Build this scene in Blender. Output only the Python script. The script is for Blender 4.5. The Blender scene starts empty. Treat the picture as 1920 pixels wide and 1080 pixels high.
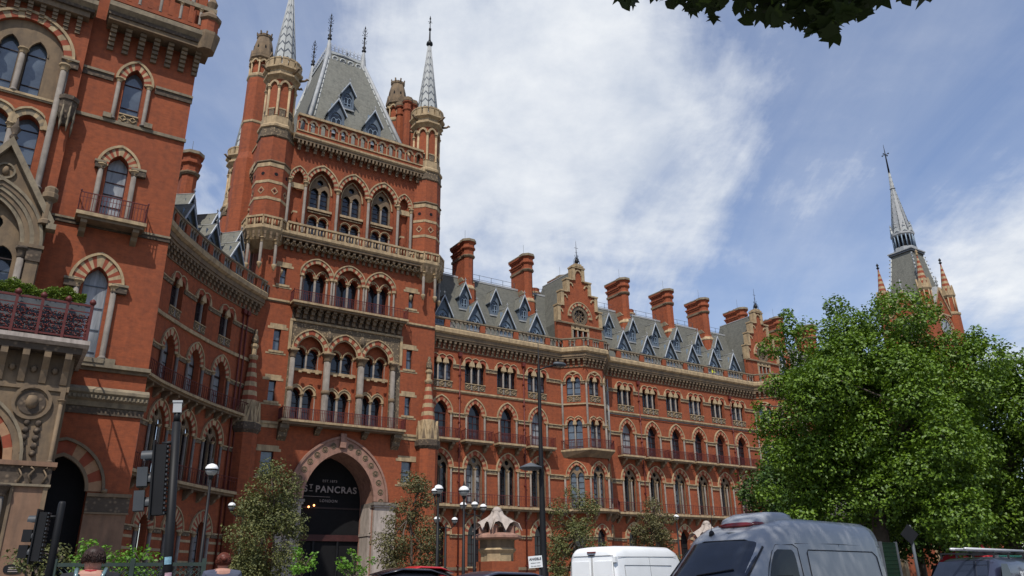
import bpy, bmesh, math, random
import numpy as np
from mathutils import Vector, Matrix, geometry
R_ = math.radians
rnd = random.Random(7)
sc = bpy.context.scene
COL = sc.collection

# ------------------------------------------------------------ camera
F_PX, PITCH, ROLL, FAC, CH = 1447.2, R_(20.875), R_(-0.796), R_(33.26), 1.45
cp, sp = math.cos(PITCH), math.sin(PITCH)
_r0, _u0 = Vector((1, 0, 0)), Vector((0, -sp, cp))
FW = Vector((0, cp, sp))
RT = math.cos(ROLL)*_r0 + math.sin(ROLL)*_u0
UP = -math.sin(ROLL)*_r0 + math.cos(ROLL)*_u0
cam = bpy.data.cameras.new('camera'); co = bpy.data.objects.new('camera', cam); COL.objects.link(co)
cam.sensor_width = 36; cam.lens = F_PX/1920*36; cam.clip_end = 3000; cam.clip_start = 0.2
m4 = Matrix((RT, UP, -FW)).transposed().to_4x4(); m4.translation = Vector((0, 0, CH))
co.matrix_world = m4
sc.camera = co

def at(px, py, dist):            # a point a given ground distance away in a viewing direction
    v = (px-960)/F_PX*RT - (py-540)/F_PX*UP + FW
    t = dist/math.hypot(v.x, v.y)
    return Vector((v.x*t, v.y*t, v.z*t+CH))
def skydir(px, py):
    v = (px-960)/F_PX*RT - (py-540)/F_PX*UP + FW
    return v.normalized()

# ------------------------------------------------------------ light
dv = Vector((math.cos(FAC), math.sin(FAC), 0)); nv = Vector((-math.sin(FAC), math.cos(FAC), 0))
SUN_EL = R_(55)
hz = (-nv*math.cos(R_(42)) - dv*math.sin(R_(42))).normalized()
sdir = (hz*math.cos(SUN_EL) + Vector((0, 0, math.sin(SUN_EL)))).normalized()
sun = bpy.data.lights.new('sun', 'SUN'); sun.energy = 4.3; sun.angle = R_(0.5); sun.color = (1, 0.95, 0.88)
so = bpy.data.objects.new('sun', sun); COL.objects.link(so)
so.rotation_euler = sdir.to_track_quat('Z', 'Y').to_euler(); so.location = (0, 0, 100)
w = bpy.data.worlds.new("World"); sc.world = w; w.use_nodes = True
nt = w.node_tree; N = nt.nodes; Lk = nt.links; N.clear()
out = N.new('ShaderNodeOutputWorld'); bg = N.new('ShaderNodeBackground'); bg.inputs[1].default_value = 0.07
sky = N.new('ShaderNodeTexSky'); sky.sky_type = 'NISHITA'; sky.sun_disc = False
sky.sun_elevation = SUN_EL; sky.sun_rotation = math.atan2(sdir.x, sdir.y)
sky.air_density = 1.3; sky.dust_density = 0.6; sky.ozone_density = 2.0
tc = N.new('ShaderNodeTexCoord')
def nmath(op, a, b=None, c=None, clamp=False):
    n = N.new('ShaderNodeMath'); n.operation = op; n.use_clamp = clamp
    for i, x in enumerate((a, b, c)):
        if x is None: continue
        if isinstance(x, (int, float)): n.inputs[i].default_value = x
        else: Lk.new(x, n.inputs[i])
    return n.outputs[0]
def vmath(op, a, b=None, s=None):
    n = N.new('ShaderNodeVectorMath'); n.operation = op
    for i, x in enumerate((a, b)):
        if x is None: continue
        if isinstance(x, (tuple, Vector)): n.inputs[i].default_value = x
        else: Lk.new(x, n.inputs[i])
    if s is not None: n.inputs['Scale'].default_value = s
    return n
D = tc.outputs['Generated']
sep = N.new('ShaderNodeSeparateXYZ'); Lk.new(D, sep.inputs[0])
zz = nmath('ADD', sep.outputs[2], 0.25)
cx_ = nmath('DIVIDE', sep.outputs[0], zz); cy_ = nmath('DIVIDE', sep.outputs[1], zz)
cmb = N.new('ShaderNodeCombineXYZ'); Lk.new(cx_, cmb.inputs[0]); Lk.new(cy_, cmb.inputs[1])
def wnoise(vec, scale, det, rough, dist=0.0):
    n = N.new('ShaderNodeTexNoise'); n.inputs['Scale'].default_value = scale; n.inputs['Detail'].default_value = det
    n.inputs['Roughness'].default_value = rough; n.inputs['Distortion'].default_value = dist
    Lk.new(vec, n.inputs['Vector']); return n.outputs['Fac']
mp = N.new('ShaderNodeMapping'); mp.inputs['Rotation'].default_value = (0, 0, R_(35)); mp.inputs['Scale'].default_value = (2.3, 0.65, 1)
Lk.new(cmb.outputs[0], mp.inputs[0])
n_st = wnoise(mp.outputs[0], 2.4, 10, 0.62, 0.5)        # streaky high cloud
n_big = wnoise(cmb.outputs[0], 1.6, 8, 0.55, 0.3)
n_det = wnoise(cmb.outputs[0], 6.5, 9, 0.62, 0.15)
n_veil = wnoise(mp.outputs[0], 0.9, 4, 0.5, 0.4)
def blob(px, py, cosr, amp):      # soft bank of cloud round a direction of the sky
    d = vmath('DOT_PRODUCT', D, skydir(px, py)).outputs['Value']
    t = nmath('SUBTRACT', d, cosr); t = nmath('DIVIDE', t, 1-cosr, clamp=True)
    return nmath('MULTIPLY', t, amp)
terms = [blob(1050, 320, 0.962, 0.50), blob(1260, 370, 0.975, 0.16), blob(1450, 200, 0.965, 0.10), blob(1330, 60, 0.965, 0.10), blob(1500, 520, 0.97, -0.06), blob(1720, 300, 0.975, -0.10), blob(1000, 90, 0.975, 0.28), blob(930, 430, 0.985, 0.15), blob(900, 200, 0.975, 0.25),
         blob(1860, 360, 0.985, 0.36), blob(385, 375, 0.990, 0.35), blob(1880, 640, 0.985, 0.38), blob(1680, 180, 0.96, 0.04), blob(700, 60, 0.985, 0.16), blob(380, 60, 0.975, -0.12), blob(1600, 480, 0.985, -0.05)]
acc = terms[0]
for t_ in terms[1:]: acc = nmath('ADD', acc, t_)
dens = nmath('ADD', nmath('MULTIPLY', n_st, 1.25), nmath('MULTIPLY', n_big, 0.65))
dens = nmath('ADD', dens, nmath('MULTIPLY', n_det, 0.55))
dens = nmath('ADD', dens, acc)
cl = N.new('ShaderNodeMapRange'); cl.interpolation_type = 'SMOOTHSTEP'
cl.inputs[1].default_value = 1.12; cl.inputs[2].default_value = 1.95; cl.inputs[3].default_value = 0.0; cl.inputs[4].default_value = 0.97
Lk.new(dens, cl.inputs[0])
veil = nmath('MULTIPLY', n_st, 0.50)
cov = nmath('MAXIMUM', cl.outputs[0], veil)
shade = nmath('ADD', nmath('MULTIPLY', n_big, 0.55), nmath('MULTIPLY', n_det, 0.45))
ccol = N.new('ShaderNodeValToRGB'); ccol.color_ramp.elements[0].position = 0.40; ccol.color_ramp.elements[0].color = (8.3, 9.2, 10.8, 1)
ccol.color_ramp.elements[1].position = 0.62; ccol.color_ramp.elements[1].color = (12.8, 13.2, 13.7, 1)
Lk.new(shade, ccol.inputs[0])
mx = N.new('ShaderNodeMix'); mx.data_type = 'RGBA'
Lk.new(cov, mx.inputs[0]); Lk.new(ccol.outputs[0], mx.inputs[7])
tint = N.new('ShaderNodeMix'); tint.data_type = 'RGBA'; tint.blend_type = 'MULTIPLY'; tint.inputs[0].default_value = 1
Lk.new(sky.outputs[0], tint.inputs[6]); tint.inputs[7].default_value = (1.55, 1.62, 1.95, 1)
Lk.new(tint.outputs[2], mx.inputs[6]); Lk.new(mx.outputs[2], bg.inputs[0]); Lk.new(bg.outputs[0], out.inputs[0])
sc.view_settings.view_transform = 'Standard'; sc.view_settings.look = 'None'; sc.view_settings.exposure = 0.0; sc.view_settings.gamma = 1
sc.cycles.max_bounces = 5; sc.cycles.transparent_max_bounces = 12

# ------------------------------------------------------------ materials
MATS = {}
def mat(name, col, rough=0.8, col2=None, scale=1.5, stretch=(1, 1, 1), bump=0.0, bscale=None, metal=0.0, spec=0.3, kind=None, emit=None, amt=1.0, coat=0, trans=0.0):
    m = bpy.data.materials.new(name); m.use_nodes = True; t = m.node_tree; n = t.nodes; l = t.links
    b = n['Principled BSDF']; b.inputs['Roughness'].default_value = rough; b.inputs['Metallic'].default_value = metal
    b.inputs['Specular IOR Level'].default_value = spec; b.inputs['Coat Weight'].default_value = coat
    c = n.new('ShaderNodeTexCoord')
    def noise(vec, s, d=5, r=0.6):
        k = n.new('ShaderNodeTexNoise'); k.inputs['Scale'].default_value = s; k.inputs['Detail'].default_value = d; k.inputs['Roughness'].default_value = r
        l.new(vec, k.inputs['Vector']); return k.outputs['Fac']
    def ramp(v, a, b2):
        k = n.new('ShaderNodeMapRange'); k.inputs[1].default_value = a; k.inputs[2].default_value = b2; l.new(v, k.inputs[0]); return k.outputs[0]
    def mix(f, a, b2, mode='MIX'):
        k = n.new('ShaderNodeMix'); k.data_type = 'RGBA'; k.blend_type = mode
        for i, x in ((0, f), (6, a), (7, b2)):
            if isinstance(x, (int, float)): k.inputs[i].default_value = x
            elif isinstance(x, tuple): k.inputs[i].default_value = (*x[:3], 1)
            else: l.new(x, k.inputs[i])
        return k.outputs[2]
    mpn = n.new('ShaderNodeMapping'); mpn.inputs['Scale'].default_value = stretch; l.new(c.outputs['Object'], mpn.inputs[0]); vec = mpn.outputs[0]
    height = None
    if kind in ('brick', 'slate'):
        s = n.new('ShaderNodeSeparateXYZ'); l.new(c.outputs['Object'], s.inputs[0])
        ad = n.new('ShaderNodeMath'); ad.operation = 'ADD'; l.new(s.outputs[0], ad.inputs[0]); l.new(s.outputs[1], ad.inputs[1])
        cb = n.new('ShaderNodeCombineXYZ'); l.new(ad.outputs[0], cb.inputs[0]); l.new(s.outputs[2], cb.inputs[1])
        br = n.new('ShaderNodeTexBrick'); l.new(cb.outputs[0], br.inputs['Vector']); br.inputs['Scale'].default_value = 1
        if kind == 'brick':
            br.inputs['Brick Width'].default_value = 0.24; br.inputs['Row Height'].default_value = 0.085; br.inputs['Mortar Size'].default_value = 0.006
        else:
            br.inputs['Brick Width'].default_value = 0.34; br.inputs['Row Height'].default_value = 0.30; br.inputs['Mortar Size'].default_value = 0.02
        br.inputs['Color1'].default_value = (*col, 1); br.inputs['Color2'].default_value = (*col2, 1)
        br.inputs['Mortar'].default_value = (*[x*0.55 for x in col], 1) if kind == 'slate' else (col[0]*0.75, col[1]*0.95, col[2]*1.1, 1)
        f1 = ramp(noise(c.outputs['Object'], 0.35, 6), 0.35, 0.68)
        base = mix(f1, br.outputs['Color'], (col[0]*0.62, col[1]*0.66, col[2]*0.8) if kind == 'brick' else tuple(x*1.25 for x in col2))
        mp2 = n.new('ShaderNodeMapping'); mp2.inputs['Scale'].default_value = (1.5, 1.5, 0.18); l.new(c.outputs['Object'], mp2.inputs[0])
        f2 = ramp(noise(mp2.outputs[0], 1.2, 5), 0.48, 0.8)
        mlt = n.new('ShaderNodeMath'); mlt.operation = 'MULTIPLY'; mlt.inputs[1].default_value = 0.62; l.new(f2, mlt.inputs[0])
        base = mix(mlt.outputs[0], base, (0.07, 0.03, 0.022) if kind == 'brick' else (0.05, 0.055, 0.05))
        mp3 = n.new('ShaderNodeMapping'); mp3.inputs['Scale'].default_value = (0.25, 0.25, 5.0); l.new(c.outputs['Object'], mp3.inputs[0])
        f4 = ramp(noise(mp3.outputs[0], 1.3, 6, 0.7), 0.42, 0.70)
        base = mix(f4, base, mix(0.30, base, (0.09, 0.04, 0.03) if kind == 'brick' else (0.06, 0.06, 0.055)))
        f3 = ramp(noise(c.outputs['Object'], 3.0, 4), 0.3, 0.75)
        base = mix(f3, base, mix(0.5, base, tuple(min(1, x*1.35) for x in col)))
        height = br.outputs['Fac']; hs = -0.25
    else:
        col2 = col2 or tuple(x*0.6 for x in col)
        f1 = ramp(noise(vec, scale, 6), 0.35, 0.7)
        if kind == 'leaf': gm = n.new('ShaderNodeNewGeometry'); f1 = gm.outputs['Random Per Island']
        base = mix(f1, col, tuple(col[i]+(col2[i]-col[i])*amt for i in range(3)))
        if kind == 'stone':
            mp2 = n.new('ShaderNodeMapping'); mp2.inputs['Scale'].default_value = (2, 2, 0.3); l.new(c.outputs['Object'], mp2.inputs[0])
            f2 = ramp(noise(mp2.outputs[0], 1.6, 5), 0.45, 0.75)
            base = mix(f2, base, mix(0.55, base, (0.06, 0.05, 0.04)))
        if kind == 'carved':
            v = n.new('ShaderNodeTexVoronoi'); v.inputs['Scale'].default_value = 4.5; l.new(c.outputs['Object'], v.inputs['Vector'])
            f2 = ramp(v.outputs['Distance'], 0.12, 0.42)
            base = mix(f2, base, mix(0.75, base, (0.045, 0.035, 0.028))); height = v.outputs['Distance']; hs = -1.0  # shade of the hollows put into the colour to give carving depth
        if kind == 'zigzag':       # herringbone lead sheets on the spires
            s = n.new('ShaderNodeSeparateXYZ'); l.new(c.outputs['Object'], s.inputs[0])
            at2 = n.new('ShaderNodeMath'); at2.operation = 'ARCTAN2'; l.new(s.outputs[1], at2.inputs[0]); l.new(s.outputs[0], at2.inputs[1])
            m1 = n.new('ShaderNodeMath'); m1.operation = 'MULTIPLY_ADD'; l.new(at2.outputs[0], m1.inputs[0]); m1.inputs[1].default_value = 8/(2*math.pi); m1.inputs[2].default_value = 20.5
            fr = n.new('ShaderNodeMath'); fr.operation = 'FRACT'; l.new(m1.outputs[0], fr.inputs[0])
            pp = n.new('ShaderNodeMath'); pp.operation = 'SUBTRACT'; l.new(fr.outputs[0], pp.inputs[0]); pp.inputs[1].default_value = 0.5
            ab = n.new('ShaderNodeMath'); ab.operation = 'ABSOLUTE'; l.new(pp.outputs[0], ab.inputs[0])
            z1 = n.new('ShaderNodeMath'); z1.operation = 'MULTIPLY_ADD'; l.new(s.outputs[2], z1.inputs[0]); z1.inputs[1].default_value = 0.95
            l.new(ab.outputs[0], z1.inputs[2])
            z1b = n.new('ShaderNodeMath'); z1b.operation = 'FRACT'; l.new(z1.outputs[0], z1b.inputs[0])
            g = n.new('ShaderNodeMath'); g.operation = 'LESS_THAN'; l.new(z1b.outputs[0], g.inputs[0]); g.inputs[1].default_value = 0.24
            base = mix(g.outputs[0], base, (0.075, 0.085, 0.10))
    if bump and height is None:
        height = noise(c.outputs['Object'], bscale or scale*4, 5); hs = 1.0
    if height is not None:
        bp = n.new('ShaderNodeBump'); bp.inputs['Strength'].default_value = bump if bump else 0.3; bp.inputs['Distance'].default_value = 0.03*abs(hs)
        bp.invert = hs < 0; l.new(height, bp.inputs['Height']); l.new(bp.outputs[0], b.inputs['Normal'])
    l.new(base, b.inputs['Base Color'])
    if emit: b.inputs['Emission Color'].default_value = (*emit[:3], 1); b.inputs['Emission Strength'].default_value = emit[3]
    if trans:
        tr = n.new('ShaderNodeBsdfTranslucent'); l.new(mix(1.0, base, (1.0, 1.0, 0.5), 'MULTIPLY'), tr.inputs[0])
        ms = n.new('ShaderNodeMixShader'); ms.inputs[0].default_value = trans
        l.new(b.outputs[0], ms.inputs[1]); l.new(tr.outputs[0], ms.inputs[2]); l.new(ms.outputs[0], n['Material Output'].inputs[0])
    MATS[name] = m
    return name
mat('brick', (0.300, 0.077, 0.029), 0.9, (0.205, 0.052, 0.021), kind='brick', bump=0.5)
mat('brick_dark', (0.24, 0.060, 0.032), 0.9, (0.18, 0.045, 0.026), kind='brick', bump=0.5)
mat('voussoir_red', (0.27, 0.065, 0.033), 0.9, (0.20, 0.05, 0.027), scale=3)
mat('buff', (0.36, 0.21, 0.115), 0.9, (0.27, 0.15, 0.085), scale=3)
mat('cream', (0.44, 0.325, 0.185), 0.85, (0.29, 0.21, 0.12), scale=2.2, kind='stone', bump=0.3)
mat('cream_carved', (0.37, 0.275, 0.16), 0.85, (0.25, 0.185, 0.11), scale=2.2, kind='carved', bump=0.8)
mat('stone_dark', (0.215, 0.150, 0.088), 0.9, (0.135, 0.098, 0.065), scale=1.4, kind='stone', bump=0.3)
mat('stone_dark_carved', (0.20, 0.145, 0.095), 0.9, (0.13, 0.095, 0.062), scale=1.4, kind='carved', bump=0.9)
mat('pink_stone', (0.33, 0.185, 0.135), 0.85, (0.24, 0.13, 0.095), scale=2.0, kind='stone')
mat('pale_stone', (0.42, 0.36, 0.31), 0.85, (0.33, 0.28, 0.24), scale=2.0, kind='stone')
mat('weathered', (0.255, 0.205, 0.135), 0.9, (0.16, 0.13, 0.09), scale=2.0, kind='stone', bump=0.4)
mat('grey_stone', (0.225, 0.195, 0.165), 0.8, (0.15, 0.13, 0.11), scale=2.0, kind='stone')
mat('slate', (0.125, 0.123, 0.103), 0.85, (0.085, 0.085, 0.074), kind='slate', bump=0.5, spec=0.15)
mat('slate_light', (0.175, 0.172, 0.145), 0.85, (0.125, 0.124, 0.106), kind='slate', bump=0.5, spec=0.15)
mat('lead', (0.34, 0.345, 0.34), 0.65, (0.23, 0.24, 0.24), scale=1.5, spec=0.5)
mat('spire_edge', (0.50, 0.53, 0.55), 0.6, (0.40, 0.43, 0.46), scale=2)
mat('spire_lead', (0.42, 0.43, 0.41), 0.6, (0.33, 0.345, 0.33), scale=2, kind='zigzag')
mat('blue_paint', (0.12, 0.15, 0.185), 0.6, (0.08, 0.105, 0.135), scale=2.5)
mat('sandstone', (0.23, 0.135, 0.085), 0.9, (0.16, 0.095, 0.06), scale=1.5, kind='stone')
mat('blue_paint_light', (0.21, 0.27, 0.33), 0.6, (0.12, 0.16, 0.21), scale=2.5)
mat('iron_red', (0.115, 0.022, 0.018), 0.55, (0.07, 0.015, 0.013), scale=3)
mat('pipe_red', (0.13, 0.025, 0.018), 0.5)
mat('iron_black', (0.011, 0.011, 0.012), 0.55, spec=0.25)
mat('iron_grey', (0.10, 0.11, 0.12), 0.6)
mat('frame_dark', (0.035, 0.02, 0.018), 0.6)
mat('frame_plum', (0.06, 0.018, 0.016), 0.6)
mat('pane', (0.018, 0.022, 0.028), 0.08, (0.010, 0.012, 0.015), spec=0.6, scale=0.5)
mat('pane_sky_tint', (0.11, 0.135, 0.16), 0.08, (0.04, 0.05, 0.065), spec=0.9, scale=0.6)  # blue-grey base colour paints in the sky reflected by the glass
mat('pane_curtain', (0.33, 0.34, 0.34), 0.35, (0.11, 0.125, 0.135), spec=0.6, scale=1.2, stretch=(3, 3, 0.4))
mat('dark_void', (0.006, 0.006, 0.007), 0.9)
mat('asphalt', (0.05, 0.05, 0.052), 0.9, (0.035, 0.035, 0.037), scale=6, bump=0.4)
mat('paving', (0.26, 0.24, 0.22), 0.85, (0.2, 0.185, 0.17), scale=2, bump=0.2)
mat('earth_ground', (0.10, 0.09, 0.075), 0.95, (0.07, 0.062, 0.05), scale=0.2)
mat('white_line', (0.75, 0.75, 0.72), 0.7, (0.6, 0.6, 0.57), scale=4)
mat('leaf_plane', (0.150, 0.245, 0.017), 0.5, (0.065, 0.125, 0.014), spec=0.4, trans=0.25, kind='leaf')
mat('leaf_plane_shade', (0.07, 0.12, 0.018), 0.5, (0.03, 0.07, 0.012), spec=0.3, trans=0.2, kind='leaf')  # plane leaf colour darkened to paint in the shade under the big tree
mat('leaf_backlit', (0.030, 0.050, 0.012), 0.6, (0.022, 0.036, 0.010), scale=2, spec=0.2, trans=0.25, kind='leaf')  # plane leaf colour darkened for the unlit, backlit undersides
mat('leaf_olive', (0.165, 0.165, 0.055), 0.6, (0.075, 0.090, 0.032), spec=0.3, trans=0.2, kind='leaf')
mat('leaf_olive_brown', (0.165, 0.145, 0.060), 0.6, (0.08, 0.082, 0.034), spec=0.3, trans=0.2, kind='leaf')
mat('leaf_bright', (0.16, 0.33, 0.035), 0.5, (0.10, 0.22, 0.025), scale=2, spec=0.35, trans=0.35, kind='leaf')
mat('leaf_box', (0.17, 0.24, 0.035), 0.55, (0.09, 0.15, 0.022), scale=3, trans=0.3)
mat('bark', (0.11, 0.085, 0.065), 0.9, (0.06, 0.048, 0.038), scale=3, bump=0.5)

# ------------------------------------------------------------ mesh builder
class MB:
    def __init__(s, T=None): s.v = []; s.f = []; s.mi = []; s.sm = []; s.mats = []; s.T = T
    def add(s, vs, fs, m, smooth=False):
        o = len(s.v)
        if s.T is not None: vs = [s.T @ Vector(p) for p in vs]
        s.v += [tuple(p) for p in vs]
        if m not in s.mats: s.mats.append(m)
        k = s.mats.index(m)
        for f in fs: s.f.append([i+o for i in f]); s.mi.append(k); s.sm.append(smooth)
        return s
    def box(s, x0, x1, y0, y1, z0, z1, m):
        return s.add([(x0,y0,z0),(x1,y0,z0),(x1,y1,z0),(x0,y1,z0),(x0,y0,z1),(x1,y0,z1),(x1,y1,z1),(x0,y1,z1)],
              [(0,3,2,1),(4,5,6,7),(0,1,5,4),(1,2,6,5),(2,3,7,6),(3,0,4,7)], m)
    def prism(s, pl, y0, y1, m, m2=None):      # outline (x,z) pushed along y
        n = len(pl); v = [(x, y0, z) for x, z in pl]+[(x, y1, z) for x, z in pl]
        s.add(v, [tuple(range(n)), tuple(range(2*n-1, n-1, -1))], m)
        return s.add(v, [(i, i+n, (i+1) % n+n, (i+1) % n) for i in range(n)], m2 or m)
    def prism_x(s, pl, x0, x1, m):             # outline (y,z) pushed along x
        n = len(pl); v = [(x0, y, z) for y, z in pl]+[(x1, y, z) for y, z in pl]
        return s.add(v, [tuple(range(n)), tuple(range(2*n-1, n-1, -1))]+[(i, i+n, (i+1) % n+n, (i+1) % n) for i in range(n)], m)
    def sheet(s, outline, holes, y, m, depth=0.0, m2=None):   # flat face with real openings and their reveals
        polys = [[Vector((x, z, 0)) for x, z in outline]]+[[Vector((x, z, 0)) for x, z in h] for h in holes]
        allp = [p for q in polys for p in q]
        tri = geometry.tessellate_polygon(polys)
        s.add([(p.x, y, p.y) for p in allp], [tuple(t) for t in tri], m)
        if depth:
            for h in holes:
                n = len(h); v = [(x, y, z) for x, z in h]+[(x, y+depth, z) for x, z in h]
                s.add(v, [(i, (i+1) % n, (i+1) % n+n, i+n) for i in range(n)], m2 or m)
        return s
    def plate(s, outline, holes, y0, y1, m):
        s.sheet(outline, holes, y0, m, y1-y0)
        n = len(outline); v = [(x, y0, z) for x, z in outline]+[(x, y1, z) for x, z in outline]
        return s.add(v, [(i, (i+1) % n, (i+1) % n+n, i+n) for i in range(n)], m)
    def lathe(s, cx, cy, prof, n, m, smooth=True, rot=0.0, sx=1.0):
        v = []; fs = []
        for r, z in prof:
            for k in range(n):
                a = rot+2*math.pi*k/n; v.append((cx+r*math.cos(a)*sx, cy+r*math.sin(a), z))
        for i in range(len(prof)-1):
            for k in range(n): fs.append((i*n+k, i*n+(k+1) % n, (i+1)*n+(k+1) % n, (i+1)*n+k))
        fs.append(tuple(range(n-1, -1, -1))); fs.append(tuple((len(prof)-1)*n+k for k in range(n)))
        return s.add(v, fs, m, smooth)
    def tube(s, pts, r, n, m, smooth=True):
        pts = [Vector(p) for p in pts]; v = []; fs = []
        rr = r if isinstance(r, (list, tuple)) else [r]*len(pts)
        for i, p in enumerate(pts):
            d = (pts[min(i+1, len(pts)-1)]-pts[max(i-1, 0)]).normalized()
            a = Vector((0, 0, 1)) if abs(d.z) < 0.9 else Vector((1, 0, 0))
            u = d.cross(a).normalized(); w2 = d.cross(u)
            for k in range(n):
                t = 2*math.pi*k/n; v.append(p+u*rr[i]*math.cos(t)+w2*rr[i]*math.sin(t))
        for i in range(len(pts)-1):
            for k in range(n): fs.append((i*n+k, i*n+(k+1) % n, (i+1)*n+(k+1) % n, (i+1)*n+k))
        fs.append(tuple(range(n-1, -1, -1))); fs.append(tuple((len(pts)-1)*n+k for k in range(n)))
        return s.add(v, fs, m, smooth)
    def column(s, x, y, r, z0, z1, m='grey_stone', mc='cream', n=8, cap=None):
        cap = cap or r*2.2; h = cap
        s.lathe(x, y, [(r*1.5, z0), (r*1.5, z0+r*0.6), (r*1.05, z0+r), (r, z0+r*1.4), (r, z1-h)], n, m)
        s.lathe(x, y, [(r*1.05, z1-h), (r*1.2, z1-h*0.9), (r*1.15, z1-h*0.7), (r*1.75, z1-h*0.22), (r*1.9, z1-h*0.2), (r*1.9, z1)], n, mc)
        return s
    def build(s, name, parent=None, loc=None, rotz=0.0):
        me = bpy.data.meshes.new(name); me.from_pydata(s.v, [], s.f)
        for k in s.mats: me.materials.append(MATS[k])
        me.polygons.foreach_set('material_index', s.mi); me.polygons.foreach_set('use_smooth', s.sm)
        me.update()
        o = bpy.data.objects.new(name, me); COL.objects.link(o)
        if parent: o.parent = parent
        if loc: o.location = loc
        if rotz: o.rotation_euler = (0, 0, rotz)
        return o
def tag(o, label, cat, group=None, kind=None):
    if label: o['label'] = label
    if cat: o['category'] = cat
    if group: o['group'] = group
    if kind: o['kind'] = kind
    return o
def empty(name, loc=(0, 0, 0), rotz=0.0):
    o = bpy.data.objects.new(name, None); COL.objects.link(o); o.location = loc; o.rotation_euler = (0, 0, rotz); o.empty_display_size = 0.5; return o
def building(name, s0, D0, label, cat):      # facade frame: x runs along the street front, y into the block
    p = dv*s0+nv*D0
    return tag(empty(name, (p.x, p.y, 0), FAC), label, cat)
def frame(x0, y0, x1, y1):                     # local frame of a wall running from one plan point to another
    a = math.atan2(y1-y0, x1-x0)
    return Matrix.Translation((x0, y0, 0)) @ Matrix.Rotation(a, 4, 'Z'), math.hypot(x1-x0, y1-y0), a

def arc(w, h, t=0.0, n=6):
    h = max(h, w); R = (w*w+h*h)/(2*w); c = w-R; r = R+t
    e = math.acos(max(-1, min(1, -c/r)))
    rp = [(c+r*math.cos(e*i/n), r*math.sin(e*i/n)) for i in range(n+1)]
    rp[-1] = (0.0, rp[-1][1])
    return rp+[(-x, z) for x, z in reversed(rp[:-1])]
def opening(cx, zb, zs, w, h, n=5):
    return [(cx-w, zb), (cx+w, zb)]+[(cx+x, zs+z) for x, z in arc(w, h, 0, n)]
def circle(cx, cz, r, n=12): return [(cx+r*math.cos(2*math.pi*i/n), cz+r*math.sin(2*math.pi*i/n)) for i in range(n)]
def archband(mb, cx, zs, w, h, t0, t1, y0, y1, mA, mB=None, k=7, lim=None):
    mB = mB or mA; n = k
    a, b = arc(w, h, t0, n), arc(w, h, t1, n)
    cl_ = (lambda x: max(-lim, min(lim, x))) if lim else (lambda x: x)
    for i in range(2*n):
        p = [(cx+a[i][0], zs+a[i][1]), (cx+cl_(b[i][0]), zs+b[i][1]), (cx+cl_(b[i+1][0]), zs+b[i+1][1]), (cx+a[i+1][0], zs+a[i+1][1])]
        v = [(x, y0, z) for x, z in p]+[(x, y1, z) for x, z in p]
        j = i if i < n else 2*n-1-i
        mb.add(v, [(0, 1, 2, 3), (1, 5, 6, 2), (0, 3, 7, 4)]+([(0, 4, 5, 1)] if i == 0 else [])+([(3, 2, 6, 7)] if i == 2*n-1 else []), mA if j % 2 == 0 else mB)

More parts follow.
